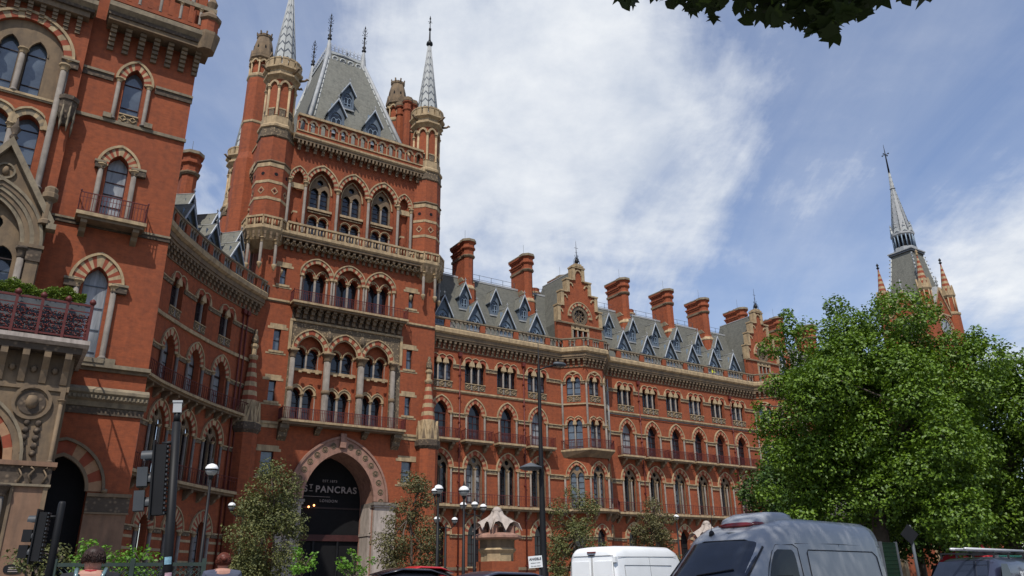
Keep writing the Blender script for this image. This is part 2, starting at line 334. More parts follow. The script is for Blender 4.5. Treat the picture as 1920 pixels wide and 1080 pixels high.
# a window: part "window" (frame) with sub-parts pane, surround, column, sill
def window_kind(zb, zs, lights, w, h, band, out=(0.0,), depth=0.45, wo=None, ho=None, cols=(), colr=0.1, coly=-0.1, panel=0.0, roundel=None,
                pane='pane', hood=0.09, ma='voussoir_red', mb_='cream', k=6, bars=2, jamb=None, double=False, fr='frame_dark', proud=0.08, plate='cream', czb=None, bandlim=None, lint=None):
    """lights: x centres of the lights; wo/ho: enclosing arch when several lights share one."""
    fm, pn, su, sl = MB(), MB(), MB(), MB()
    x0, x1 = lights[0]-w, lights[-1]+w
    if wo:
        hole = opening(0, zb, zs, wo, ho, k)
        holes = [opening(x, zb+0.001, zs-0.05, w, h, 4) for x in lights]
        if roundel: holes.append(circle(0, roundel[0], roundel[1]))
        top = [(x*0.999, z) for x, z in hole]
        su.plate(top, holes, depth*0.35, depth*0.35+0.14, plate)
        for x in lights: archband(su, x, zs-0.05, w, h, 0.0, 0.07, depth*0.35-0.05, depth*0.35, 'stone_dark', k=4)
        archband(su, 0, zs, wo, ho, 0, band, -proud, 0.0, mb_, ma, k)
        archband(su, 0, zs, wo, ho, band, band+hood, -proud-0.09, 0.0, 'cream', k=k)
        xr = wo
    else:
        hole = [(x0, zb), (x1, zb)]
        for x in reversed(lights): hole += [(x+a, zs+b) for a, b in arc(w, h, 0, 4)]
        if len(lights) > 1 and lights[1]-lights[0]-2*w < 0.02:
            hole = [hole[0], hole[1]]+[p for i, p in enumerate(hole[2:]) if i == 0 or abs(p[0]-hole[1+i][0])+abs(p[1]-hole[1+i][1]) > 0.03]
        lim = (lights[1]-lights[0])/2-0.002 if len(lights) > 1 else None
        for x in lights:
            archband(su, x, zs, w, h, 0, band, -proud, 0.0, mb_, ma, k, lim if lim else bandlim)
            archband(su, x, zs, w, h, band, band+hood, -proud-0.08, 0.0, 'cream', k=k, lim=lim if lim else bandlim)
        xr = x1
    zt = max(z for _, z in hole)
    pn.add([(-xr-0.05, depth, zb), (xr+0.05, depth, zb), (xr+0.05, depth, zt+0.05), (-xr-0.05, depth, zt+0.05)], [(0, 1, 2, 3)], pane)
    b = 0.05; yb = depth-0.06
    for x in lights:
        fm.box(x-w, x-w+b, yb, depth-0.01, zb, zs+h*0.5, fr); fm.box(x+w-b, x+w, yb, depth-0.01, zb, zs+h*0.5, fr)
        if w > 0.6: fm.box(x-b/2, x+b/2, yb+0.01, depth-0.01, zb, zs, fr)
        for i in range(bars+1):
            z = zb+panel+(zs-zb-panel)*(i+0.4)/(bars+0.4); fm.box(x-w, x+w, yb+0.005, depth-0.012, z-b/2, z+b/2, fr)
    if lint: fm.box(-xr, xr, yb-0.05, depth-0.02, zs-0.08, zs+0.05, fr)
    if panel:
        sl.box(x0, x1, -0.02, 0.10, zb, zb+panel, 'cream_carved')
        sl.box(x0, x1, -0.10, 0.12, zb+panel-0.08, zb+panel, 'cream')
        nn = max(2, len(lights)); pw = (x1-x0)/nn
        for i in range(nn):
            cx = x0+pw*(i+0.5); zc = zb+panel*0.46; r = min(pw, panel)*0.34
            for a in range(4):
                d = [(cx+r, zc), (cx, zc+r), (cx-r, zc), (cx, zc-r)]; p, q = d[a], d[(a+1) % 4]
                sl.tube([(p[0], -0.05, p[1]), (q[0], -0.05, q[1])], 0.035, 4, 'cream')
    else: sl.box(-xr-0.12, xr+0.12, -0.16, depth*0.6, zb-0.14, zb, 'cream')
    cs = []
    for x in cols:
        c = MB(); c.column(x, coly, colr, (czb if czb is not None else zb+panel*0.0), zs, n=8); cs.append(c)
    o = fm.build('window'); kids = [pn.build('pane', o), su.build('surround', o), sl.build('sill', o)]+[c.build('column', o) for c in cs]
    return dict(root=o, hole=hole, used=False)
def put(kind, parent, x, y, rot=0.0, pane=None):
    r = kind['root']
    if not kind['used']: kind['used'] = True; o = r
    else:
        o = r.copy(); COL.objects.link(o)
        for ch in r.children:
            c = ch.copy(); COL.objects.link(c); c.parent = o
    o.parent = parent; o.location = (x, y, 0); o.rotation_euler = (0, 0, rot)
    if pane:
        for ch in o.children:
            if ch.name.startswith('pane'):
                if ch.data.users > 0: ch.data = PANE_CACHE.setdefault((r.name, pane), ch.data.copy()); ch.data.materials[0] = MATS[pane]
    return o
PANE_CACHE = {}
def shift(h, dx): return [(x+dx, z) for x, z in h]

def railing(mb, x0, x1, y, z0, z1, m='iron_red', gap=0.16, r=0.018, ends=None, scroll=True):
    mb.box(x0, x1, y-0.025, y+0.025, z1-0.05, z1, m); mb.box(x0, x1, y-0.02, y+0.02, z0+0.06, z0+0.09, m)
    mb.box(x0, x1, y-0.012, y+0.012, z0+(z1-z0)*0.72, z0+(z1-z0)*0.74, m)
    n = max(2, int((x1-x0)/gap))
    for i in range(n+1):
        x = x0+(x1-x0)*i/n; mb.box(x-r, x+r, y-r, y+r, z0, z1, m)
    if ends is not None:
        for x in (x0, x1):
            mb.box(x-0.025, x+0.025, y, ends, z1-0.05, z1, m); mb.box(x-0.02, x+0.02, y, ends, z0+0.06, z0+0.09, m)
            k = max(2, int(abs(ends-y)/gap))
            for i in range(k+1):
                yy = y+(ends-y)*i/k; mb.box(x-r, x+r, yy-r, yy+r, z0, z1, m)
            mb.lathe(x, y, [(0.03, z1), (0.06, z1+0.06), (0.03, z1+0.12), (0.0, z1+0.16)], 6, m)
def bracket(mb, x, wd, y1, z0, z1, m):         # stepped scroll corbel on the wall face
    p = [(0, z0), (0, z1), (-y1, z1), (-y1, z1-(z1-z0)*0.28), (-y1*0.75, z1-(z1-z0)*0.42), (-y1*0.55, z1-(z1-z0)*0.5), (-y1*0.42, z1-(z1-z0)*0.75), (-y1*0.15, z0+(z1-z0)*0.08)]
    mb.prism_x(p, x-wd/2, x+wd/2, m)
def balcony(parent, x, y, rot, half, proj, z, rail, brk=(-1, 1), bh=0.8, name='balcony', ms='stone_dark'):
    b = MB(); b.box(-half, half, -proj, 0.0, z-0.2, z, 'cream'); b.box(-half+0.1, half-0.1, -proj+0.12, 0.0, z-0.36, z-0.2, ms)
    for q in brk: bracket(b, q, 0.32, proj*0.8, z-0.36-bh, z-0.36, ms)
    o = b.build(name, parent, (x, y, 0), rot)
    r = MB(); railing(r, -half+0.06, half-0.06, -proj+0.08, z, z+rail, ends=-0.02); r.build('railing', o)
    return o
def corbels(mb, x0, x1, z0, z1, proj, gap, wd, m='stone_dark', steps=2):
    n = max(1, int(round((x1-x0)/gap)))
    for i in range(n):
        x = x0+(x1-x0)*(i+0.5)/n
        for k in range(steps):
            f = (k+1)/steps; mb.box(x-wd/2, x+wd/2, -proj*f, 0.0, z0+(z1-z0)*k/steps, z0+(z1-z0)*(k+1)/steps, m)
def small_arches(mb, x0, x1, zs, r, t, y0, y1, gap, m, m2=None):
    n = max(1, int(round((x1-x0)/gap)))
    for i in range(n): archband(mb, x0+(x1-x0)*(i+0.5)/n, zs, r, r, 0, t, y0, y1, m, m2 or m, 3)

# ============================================================ FRONT WING (the long street front right of the gate tower)
WX, WD = 35.0, 70.0
TW = Matrix.Translation((-WX, -WD, 0))
wing = building('front_wing', WX, WD, 'long red brick wing with rows of arched windows, dormers and tall chimneys', 'building')
k3 = window_kind(20.62, 23.2, (-0.87, 0, 0.87), 0.40, 0.55, 0.36, cols=(-0.435, 0.435), colr=0.10, coly=0.05, panel=0.72, k=5, depth=0.5, hood=0.08, mb_='voussoir_red')
k2 = window_kind(15.3, 17.98, (0,), 0.80, 1.25, 0.42, cols=(-1.12, 1.12), colr=0.115, coly=-0.14, k=8, depth=0.55, hood=0.13, bars=3, fr='frame_plum', lint=1, mb_='buff')
k1 = window_kind(8.92, 12.45, (-0.49, 0.49), 0.40, 0.6, 0.40, wo=0.98, ho=1.38, cols=(-1.22, 1.22, 0.0), colr=0.10, coly=-0.12, roundel=(13.33, 0.27), k=8, depth=0.6, hood=0.12, bars=5, plate='stone_dark', mb_='buff')
k0 = window_kind(2.95, 5.95, (0,), 0.80, 1.2, 0.50, k=7, depth=0.6, hood=0.10, bars=3, pane='pane')
# bay windows: pairs of lights
kb3 = window_kind(20.62, 23.0, (-0.42, 0.42), 0.38, 0.55, 0.30, wo=None, cols=(0.0,), colr=0.09, coly=0.05, panel=0.72, k=5, depth=0.4, mb_='voussoir_red')
kb2 = window_kind(15.3, 18.0, (-0.44, 0.44), 0.40, 0.62, 0.27, cols=(0.0,), colr=0.09, coly=0.05, k=5, depth=0.4, bars=3, mb_='buff')
kb1 = window_kind(8.92, 12.3, (-0.42, 0.42), 0.33, 0.5, 0.32, wo=0.84, ho=1.25, cols=(0.0,), colr=0.09, coly=-0.02, roundel=(13.15, 0.26), k=7, depth=0.45, bars=5, plate='stone_dark', mb_='buff')
kb0 = window_kind(2.95, 5.9, (0,), 0.62, 0.9, 0.38, k=6, depth=0.4, bars=2)
bays = [36.95, 41.0, 45.05, 49.1, 62.15, 66.2, 70.2, 74.2, 78.2, 82.15]
wallm = MB(TW); trim = MB(TW); 
def wall_cell(mb, x0, x1, zr, kinds, xc, kk=0.6, m='brick', ):
    holes = [shift(k['hole'], xc) for k in kinds]
    mb.sheet([(x0, zr[0]), (x1, zr[0]), (x1, zr[1]), (x0, zr[1])], holes, 0.0, m, kk)
TWf = TW @ Matrix.Translation((0, 70, 0))      # wall plane of the wing
def seg(mb, T): mb.T = T; return mb
seg(wallm, TWf); seg(trim, TWf)
FL = [(0, 8.5, k0), (8.5, 15.0, k1), (15.0, 20.3, k2), (20.3, 26.9, k3)]
def bayrun(xs, xe, cs):
    ed = [xs]+[(cs[i]+cs[i+1])/2 for i in range(len(cs)-1)]+[xe]
    for i, c in enumerate(cs):
        for z0, z1, k in FL:
            wall_cell(wallm, ed[i], ed[i+1], (z0, z1), [k], c)
bayrun(35.0, 52.5, bays[:4]); bayrun(59.1, 85.5, bays[4:])
GB = [(52.5, 59.1), (85.5, 92.1)]
bay3 = [96.0, 100.0, 104.0, 108.0, 112.0, 116.0, 120.0, 124.0]
bayrun(92.1, 126.0, bay3)
for x0, x1 in GB: wallm.sheet([(x0, 0), (x1, 0), (x1, 28.0), (x0, 28.0)], [], 0.35, 'brick')
# body behind the front, ends and back
seg(wallm, TWf); wallm.box(35.0, 126.0, 1.2, 13.0, 0.0, 27.0, 'brick'); wallm.box(125.6, 126.0, 0, 1.2, 0, 27, 'brick')
wallm.build('wall', wing)
for c in bays+bay3:
    x = c-WX
    put(k3, wing, x, 0, pane=rnd.choice(['pane', 'pane_sky_tint', 'pane'])); put(k2, wing, x, 0, pane=rnd.choice(['pane', 'pane', 'pane_sky_tint', 'pane_curtain'])); put(k1, wing, x, 0, pane=rnd.choice(['pane', 'pane_sky_tint', 'pane_curtain', 'pane'])); put(k0, wing, x, 0, pane=rnd.choice(['pane', 'dark_void']))
for c in bays+bay3: balcony(wing, c-WX, 0, 0, 1.72, 1.05, 15.22, 1.02, brk=(-1.1, 1.1), bh=0.75)
# horizontal trim
def band(mb, x0, x1, z0, z1, p, m): mb.box(x0, x1, -p, 0.0, z0, z1, m)
def gaps(xs, xe, cs, hw):
    e = [xs]+[v for c in cs for v in (c-hw, c+hw)]+[xe]
    return [(e[i], e[i+1]) for i in range(0, len(e), 2) if e[i+1] > e[i]+0.02]
RUNS = [(35.0, 52.5, bays[:4]), (59.1, 85.5, bays[4:]), (92.1, 126.0, bay3)]
for hw, bands in ((1.30, ((22.86, 23.14, .10, 'cream_carved'), (23.14, 23.22, .16, 'cream'), (22.80, 22.86, .13, 'cream'))), (1.24, ((17.68, 17.92, .10, 'cream_carved'), (17.92, 18.02, .16, 'cream'), (17.60, 17.68, .13, 'cream'))),
        (1.38, ((12.06, 12.36, .10, 'cream_carved'), (12.36, 12.48, .17, 'cream'), (11.98, 12.06, .13, 'cream'))), (1.20, ((5.62, 5.88, .10, 'cream_carved'), (5.88, 5.97, .17, 'cream'))), (0.80, ((2.6, 2.9, .12, 'stone_dark'),)), (0, ((20.28, 20.44, .16, 'cream'), (20.16, 20.28, .08, 'cream'))), (0, ((0, 1.2, .2, 'stone_dark'),))):
    st = MB(TWf)
    for xs, xe, cs in RUNS:
        for a, b in (gaps(xs, xe, cs, hw) if hw else [(xs, xe)]):
            for z0, z1, p_, m_ in bands: band(st, a, b, z0, z1, p_, m_)
    st.build('string_course', wing)
# first floor gallery balcony
gb = MB(TWf); gr = MB(TWf)
def gallery(T, L, x0=0.0):
    gb.T = T; gb.box(x0, L, -0.98, 0.0, 8.52, 8.74, 'cream'); gb.box(x0, L, -0.8, 0.0, 8.34, 8.52, 'stone_dark')
    n = int((L-x0)/1.35)
    for i in range(n): bracket(gb, x0+(L-x0)*(i+0.5)/n, 0.26, 0.72, 7.55, 8.34, 'stone_dark')
    gr.T = T; railing(gr, x0, L, -0.9, 8.74, 9.85, m='iron_red', gap=0.3, r=0.013)
def cornice(co_, ba, T, L, x0=0.0, pier=4.05):
    co_.T = T
    band(co_, x0, L, 24.05+0.62, 24.75, 0.10, 'stone_dark'); corbels(co_, x0, L, 24.75, 25.62, 0.45, 0.60, 0.26, 'stone_dark', 3)
    small_arches(co_, x0, L, 25.42, 0.16, 0.06, -0.36, 0, 0.60, 'stone_dark')
    band(co_, x0, L, 25.62, 25.85, 0.50, 'stone_dark'); band(co_, x0, L, 25.85, 26.25, 0.60, 'stone_dark')
    co_.T = T; co_.prism_x([(0.0, 26.25), (-0.66, 26.25), (-0.86, 26.4), (-0.88, 26.78), (-0.76, 26.9), (0.0, 26.9)], x0, L, 'cream')
    ba.T = T
    ba.box(x0, L, -0.70, -0.42, 26.9, 27.0, 'weathered'); ba.box(x0, L, -0.74, -0.38, 27.90, 28.04, 'weathered'); ba.box(x0, L, -0.68, -0.44, 27.80, 27.90, 'stone_dark')
    n = max(1, int(round((L-x0)/pier)))
    for i in range(n):
        x = x0+(L-x0)*(i+0.5)/n; ba.box(x-0.3, x+0.3, -0.72, -0.40, 27.0, 27.80, 'brick')
        g = (L-x0)/n; k = max(2, int(g/0.55))
        for j in range(k):
            xx = x+0.3+(g-0.6)*(j+0.5)/k
            ba.lathe(xx, -0.56, [(0.13, 27.0), (0.085, 27.1), (0.08, 27.5), (0.12, 27.6), (0.13, 27.80)], 6, 'grey_stone')
            ba.box(xx-0.16, xx+0.16, -0.68, -0.46, 27.66, 27.80, 'weathered')
cc, bb = MB(), MB()
for xs, xe, cs in RUNS:
    T = TWf @ Matrix.Translation((xs, 0, 0)); cornice(cc, bb, T, xe-xs); gallery(T, xe-xs)
# bays
for bi, (x0, x1) in enumerate(GB):
    bw = MB(); bt = MB(); p = 2.0
    pts = [(x0, 70.0), (x0+p, 70-p), (x1-p, 70-p), (x1, 70.0)]
    bayobj = None; fr_ = []
    for i in range(3):
        T, L, a = frame(*pts[i], *pts[i+1]); fr_.append((T, L, a))
        bw.T = TW @ T; m_ = 'brick'
        for z0, z1, k in ((0, 8.5, kb0), (8.5, 15.0, kb1), (15.0, 20.3, kb2), (20.3, 26.9, kb3)): wall_cell(bw, 0, L, (z0, z1), [k], L/2, 0.5)
        bt.T = TW @ T
        for z0, z1, hw, mm in ((22.68, 22.95, 0.86, 'cream_carved'), (17.7, 17.95, 0.86, 'cream_carved'), (12.0, 12.28, 0.86, 'cream_carved'), (5.6, 5.88, 0.64, 'cream_carved'), (2.6, 2.9, 0.64, 'stone_dark')):
            for q0, q1 in gaps(0, L, [L/2], hw): band(bt, q0, q1, z0, z1, 0.10, mm); band(bt, q0, q1, z1, z1+0.08, 0.15, 'cream')
        band(bt, -0.1, L+0.1, 20.28, 20.44, 0.16, 'cream'); band(bt, -0.1, L+0.1, 15.0, 15.2, 0.12, 'cream')
        if kb3: archband(bt, L/2, 22.98, 0.98, 1.12, 0, 0.16, -0.16, 0, 'cream', 'cream', 7)
        cornice(cc, bb, TW @ T, L+(0.35 if i < 2 else 0), -0.35 if i else 0.0, 1.5); gallery(TW @ T, L+0.4, -0.4 if i else 0.0)
        b2 = MB(TW @ T)
    for x, y in pts[0:4]:
        bt.T = TW
        for z0, z1 in ((8.9, 12.3), (15.3, 18.0), (18.0, 23.0)): bt.column(x-(-0.0), y-0.12, 0.12, z0, z1)
    bw.T = TW; bw.add([(pts[0][0], 70, 26.8), (pts[1][0], 68, 26.8), (pts[2][0], 68, 26.8), (pts[3][0], 70, 26.8)], [(0, 1, 2, 3)], 'lead')
    bo = bw.build('bay_window', wing)
    bt.build('stone_dressing', bo)
    # balcony round the bay
    bl = MB(TW); rl = MB(TW); q = 1.0
    op = [(x0-0.35, 70.0), (x0+p-0.42, 70-p-q), (x1-p+0.42, 70-p-q), (x1+0.35, 70.0)]
    bl.add([(x, y, z) for z in (15.0, 15.2) for x, y in op], [(0, 1, 2, 3), (7, 6, 5, 4), (0, 4, 5, 1), (1, 5, 6, 2), (2, 6, 7, 3)], 'cream')
    ip = [(x0+0.05, 70.0), (x0+p-0.1, 70-p-0.2), (x1-p+0.1, 70-p-0.2), (x1-0.05, 70.0)]
    bl.add([(x, y, 14.3) for x, y in ip]+[(x, y, 15.0) for x, y in op], [(0, 4, 5, 1), (1, 5, 6, 2), (2, 6, 7, 3)], 'stone_dark')
    blo = bl.build('balcony', wing)
    for i in range(3):
        T, L, a = frame(*op[i], *op[i+1]); rl.T = TW @ T; railing(rl, 0.05, L-0.05, 0.08, 15.2, 16.24, gap=0.17)
    rl.build('railing', blo)
    for i, (T, L, a) in enumerate(fr_):
        for k in (kb0, kb1, kb2, kb3):
            c = T @ Vector((L/2, 0, 0)); put(k, wing, c.x-WX, c.y-WD, a, pane='pane_sky_tint' if i == 0 and k is not kb0 else None)  # left-hand panes tinted for the bright sky they reflect
cc.build('cornice', wing); bb.build('balustrade', wing); o_ = gb.build('gallery_balcony', wing); gr.build('railing', o_)
# rainwater pipes
for s_ in (39.05, 47.2, 64.25, 80.6):
    pm = MB(TWf); pm.tube([(s_, -0.14, 0), (s_, -0.14, 24.3)], 0.075, 6, 'pipe_red'); pm.box(s_-0.2, s_+0.2, -0.32, 0, 24.1, 24.55, 'pipe_red')
    for z in (3, 7.4, 11, 14, 17, 19.6, 22): pm.box(s_-0.12, s_+0.12, -0.24, 0, z, z+0.12, 'pipe_red')
    pm.build('drainpipe', wing)
pm = MB(TWf); pm.tube([(59.35, -0.12, 15.3), (59.35, -0.12, 24.2)], 0.08, 6, 'lead'); pm.tube([(59.35, -0.12, 20.1), (60.2, -0.12, 20.05), (85, -0.12, 20.02)], 0.045, 5, 'iron_grey'); pm.build('drainpipe', wing)
# main roof
rf = MB(TW)
RY0, RZ0, RY1, RZ1 = 70.75, 27.0, 75.2, 35.55
rf.add([(35, RY0, RZ0), (126, RY0, RZ0), (126, RY1, RZ1), (35, RY1, RZ1)], [(0, 1, 2, 3)], 'slate')
rf.add([(35, RY1, RZ1), (126, RY1, RZ1), (126, 81.0, RZ1+0.1), (35, 81.0, RZ1+0.1)], [(0, 1, 2, 3)], 'lead')
rf.add([(35, 84.5, 27), (126, 84.5, 27), (126, 81.0, RZ1+0.1), (35, 81.0, RZ1+0.1)], [(0, 1, 2, 3)], 'slate')
rf.add([(126, RY0, RZ0), (126, 84.5, 27), (126, 81, RZ1), (126, RY1, RZ1)], [(0, 1, 2, 3)], 'brick')
rf.box(35, 126, RY1-0.12, RY1+0.14, RZ1-0.1, RZ1+0.14, 'lead')
roof = rf.build('roof', wing)
hr = MB(TW)
def hrail(x0, x1):
    for z in (0.55, 1.1): hr.box(x0, x1, RY1+0.5, RY1+0.53, RZ1+z, RZ1+z+0.035, 'iron_grey')
    n = int((x1-x0)/1.4)
    for i in range(n+1):
        x = x0+(x1-x0)*i/n; hr.box(x-0.02, x+0.02, RY1+0.5, RY1+0.54, RZ1, RZ1+1.12, 'iron_grey')
for a, b in ((36, 41.5), (43.2, 50), (51.7, 56), (59, 66), (68.4, 74), (76.6, 81.2), (84, 88)): hrail(a, b)
hr.build('roof_railing', roof)
def dormer_meshes(w, hb, hg, depth, wh):
    """front at y=0; roof planes run back; w half width of body, hb body height, hg gable height"""
    b = MB(); e = w+0.17
    rise = hg; ze = hb-0.17*rise/w*0.8; zt = hb+rise
    P = 'blue_paint'
    hole = opening(0, hb*0.22, hb*0.72, w*0.70, w*1.0, 4)
    b.sheet([(-w, 0), (w, 0), (w, hb), (0, zt-0.12), (-w, hb)], [hole], 0.0, P, 0.16)
    b.add([(-w*0.72, 0.16, 0), (w*0.72, 0.16, 0), (w*0.72, 0.16, zt-0.5), (-w*0.72, 0.16, zt-0.5)], [(0, 1, 2, 3)], 'blue_paint_light')
    b.add([(-w, 0, 0), (-w, 0, hb), (-w, depth, hb), (-w, depth*0.05, 0)], [(0, 1, 2, 3)], P); b.add([(w, 0, 0), (w, 0, hb), (w, depth, hb), (w, depth*0.05, 0)], [(0, 1, 2, 3)], P)
    r = MB(); 
    for s_ in (-1, 1):
        p0, p1 = (0, zt), (s_*e, ze)
        v = [(p0[0], -0.32, p0[1]), (p1[0], -0.32, p1[1]), (p1[0], depth*0.75, p1[1]), (p0[0], depth*1.15, p0[1])]
        t = [(x, y, z+0.10) for x, y, z in v]
        r.add(v+t, [(0, 1, 2, 3), (7, 6, 5, 4)], 'slate_light'); r.add([v[0], v[1], t[1], t[0]], [(0, 1, 2, 3)], 'blue_paint_light')
        r.add([v[1], v[2], t[2], t[1]], [(0, 1, 2, 3)], 'blue_paint')
        r.prism([(0, zt+0.13), (s_*e, ze+0.13), (s_*e, ze-0.02), (0, zt-0.04)], -0.37, -0.28, 'spire_edge'); r.prism([(0, zt-0.03), (s_*e, ze-0.01), (s_*e, ze-0.16), (0, zt-0.20)], -0.35, -0.27, 'blue_paint')
    r.tube([(0, -0.34, zt+0.12), (0, depth*1.15, zt+0.12)], 0.05, 4, 'lead')
    f = MB(); f.tube([(0, -0.3, zt), (0, -0.3, zt+0.62)], [0.05, 0.02], 5, 'lead'); f.box(-0.14, 0.14, -0.33, -0.27, zt+0.36, zt+0.42, 'lead'); f.lathe(0, -0.3, [(0.03, zt+0.2), (0.07, zt+0.26), (0.02, zt+0.32)], 5, 'lead')
    wn = MB(); pn = MB()
    ww = w*0.6
    pn.add([(-ww, 0.10, hb*0.2), (ww, 0.10, hb*0.2), (ww, 0.10, hb*0.95), (-ww, 0.10, hb*0.95)], [(0, 1, 2, 3)], 'pane')
    for x in (-ww/2, ww/2): archband(wn, x, hb*0.62, ww/2-0.05, ww*0.7, 0, 0.07, 0.02, 0.10, 'blue_paint_light', k=3)
    wn.box(-0.045, 0.045, 0.02, 0.1, 0, hb*0.75, 'blue_paint_light'); wn.box(-ww, -ww+0.07, 0.02, 0.1, 0, hb*0.65, 'blue_paint_light'); wn.box(ww-0.07, ww, 0.02, 0.1, 0, hb*0.65, 'blue_paint_light')
    wn.box(-ww, ww, 0.03, 0.09, hb*0.36, hb*0.40, 'blue_paint_light'); wn.add([(x, 0.05, z) for x, z in circle(0, hb*0.62+ww*0.95, ww*0.22, 8)], [tuple(range(8))], 'pane')
    wn.box(-w-0.08, w+0.08, -0.12, 0.02, -0.12, 0.04, 'lead')
    return b, r, f, wn, pn
def dormer_kind(*a):
    b, r, f, wn, pn = dormer_meshes(*a)
    o = b.build('dormer'); r.build('dormer_roof', o); f.build('finial', o); wo_ = wn.build('window_frame', o); pn.build('pane', o)
    return dict(root=o, used=False)
dl = dormer_kind(0.98, 1.25, 2.1, 1.6, 1.2)
du = dormer_kind(0.62, 1.70, 1.50, 1.5, 1.2)
for s_ in (37.5, 41.6, 45.7, 49.8, 63.2, 67.25, 71.3, 75.35, 79.4, 83.4, 94, 98, 102, 106): o_ = put(dl, wing, s_-WX, 71.0-WD); o_.location.z = 27.75
for s_ in (36.95, 41.0, 45.1, 49.2, 62.3, 66.4, 70.4, 74.4, 78.4, 82.3, 96, 100, 104): o_ = put(du, wing, s_-WX, 72.55-WD); o_.location.z = 30.6
# chimneys: long stacks across the roof with an octagonal shaft at the street end
def chimney(parent, x, y0, y1, wd, z0, z1, T, front=True, m='brick'):
    c = MB(T)
    zc = z1-2.2
    c.box(x-wd/2, x+wd/2, y0+0.9, y1, z0, zc, m)
    c.box(x-wd/2-0.05, x+wd/2+0.05, y0+1.3, y1-0.5, z0+(zc-z0)*0.40, z0+(zc-z0)*0.46, 'voussoir_red')
    c.box(x-wd*0.62, x+wd*0.62, y0+0.5, y1+0.12, z0-0.2, z0+2.0, m); c.prism_x([(y0+0.45, z0+2.0), (y1+0.15, z0+2.0), (y1+0.05, z0+2.35), (y0+1.0, z0+2.6)], x-wd*0.64, x+wd*0.64, 'weathered')
    if front:
        c.lathe(x, y0+wd*0.62, [(wd*0.78, z0-1.5), (wd*0.78, z0+0.9), (wd*0.82, z0+0.95), (wd*0.56, z0+1.6), (wd*0.52, z0+1.7), (wd*0.52, zc)], 8, m, False, R_(22.5))
        c.lathe(x, y0+wd*0.62, [(wd*0.80, z0+0.88), (wd*0.83, z0+1.0), (wd*0.55, z0+1.6)], 8, 'cream', False, R_(22.5))
        c.lathe(x, y0+wd*0.62, [(wd*0.56, zc), (wd*0.66, zc+0.15), (wd*0.66, zc+0.3), (wd*0.56, zc+0.42), (wd*0.56, zc+0.9), (wd*0.72, zc+1.1), (wd*0.72, zc+1.3), (wd*0.62, zc+1.4), (wd*0.62, zc+1.75), (wd*0.78, zc+1.9), (wd*0.78, zc+2.2)], 8, m, False, R_(22.5))
        c.lathe(x, y0+wd*0.62, [(wd*0.60, zc-0.05), (wd*0.69, zc+0.12), (wd*0.69, zc+0.25)], 8, 'stone_dark', False, R_(22.5))
        c.lathe(x, y0+wd*0.62, [(wd*0.76, zc+1.9), (wd*0.82, zc+1.95), (wd*0.80, zc+2.25), (wd*0.5, zc+2.3)], 8, 'weathered', False, R_(22.5))
    for e0, e1, q, mm in ((0, 0.3, 0.10, 'stone_dark'), (0.75, 1.0, 0.10, m), (1.0, 1.15, 0.2, m), (1.6, 1.8, 0.14, m), (1.8, 2.05, 0.24, m), (2.05, 2.2, 0.26, 'weathered')):
        c.box(x-wd/2-q, x+wd/2+q, y0+0.9, y1+q, zc+e0, zc+e1, mm)
    c.box(x-wd/2, x+wd/2, y0+0.9, y1, zc, zc+2.2, m)
    n = max(2, int((y1-y0)/0.9)); 
    for i in range(n): c.lathe(x, y0+0.7+(y1-y0-0.7)*(i+0.5)/n, [(0.26, zc+2.2), (0.2, zc+2.5), (0.24, zc+2.55)], 6, 'voussoir_red')
    c.tube([(x, y0+1.5, zc+2.2), (x, y0+1.5, zc+4.0)], 0.02, 4, 'iron_grey')
    return c.build('chimney', parent)
for x in (42.2, 50.75, 66.6, 74.8, 81.9, 90.2, 98.5, 106.5): chimney(wing, x, 73.1, 76.6, 1.25, 32.6, 39.9, TW)
chimney(wing, 58.6, 76.0, 79.0, 1.3, 33.5, 39.6, TW)
for x in (54.6, 71.0): 
    c = MB(TW); c.lathe(x, 78, [(0.7, 35.4), (0.7, 36.6), (0.9, 36.7), (0.9, 37.0), (0.7, 37.1), (0.75, 37.5)], 8, 'brick', False); c.lathe(x, 78, [(0.92, 36.75), (0.92, 36.95)], 8, 'cream', False); c.build('chimney', wing)
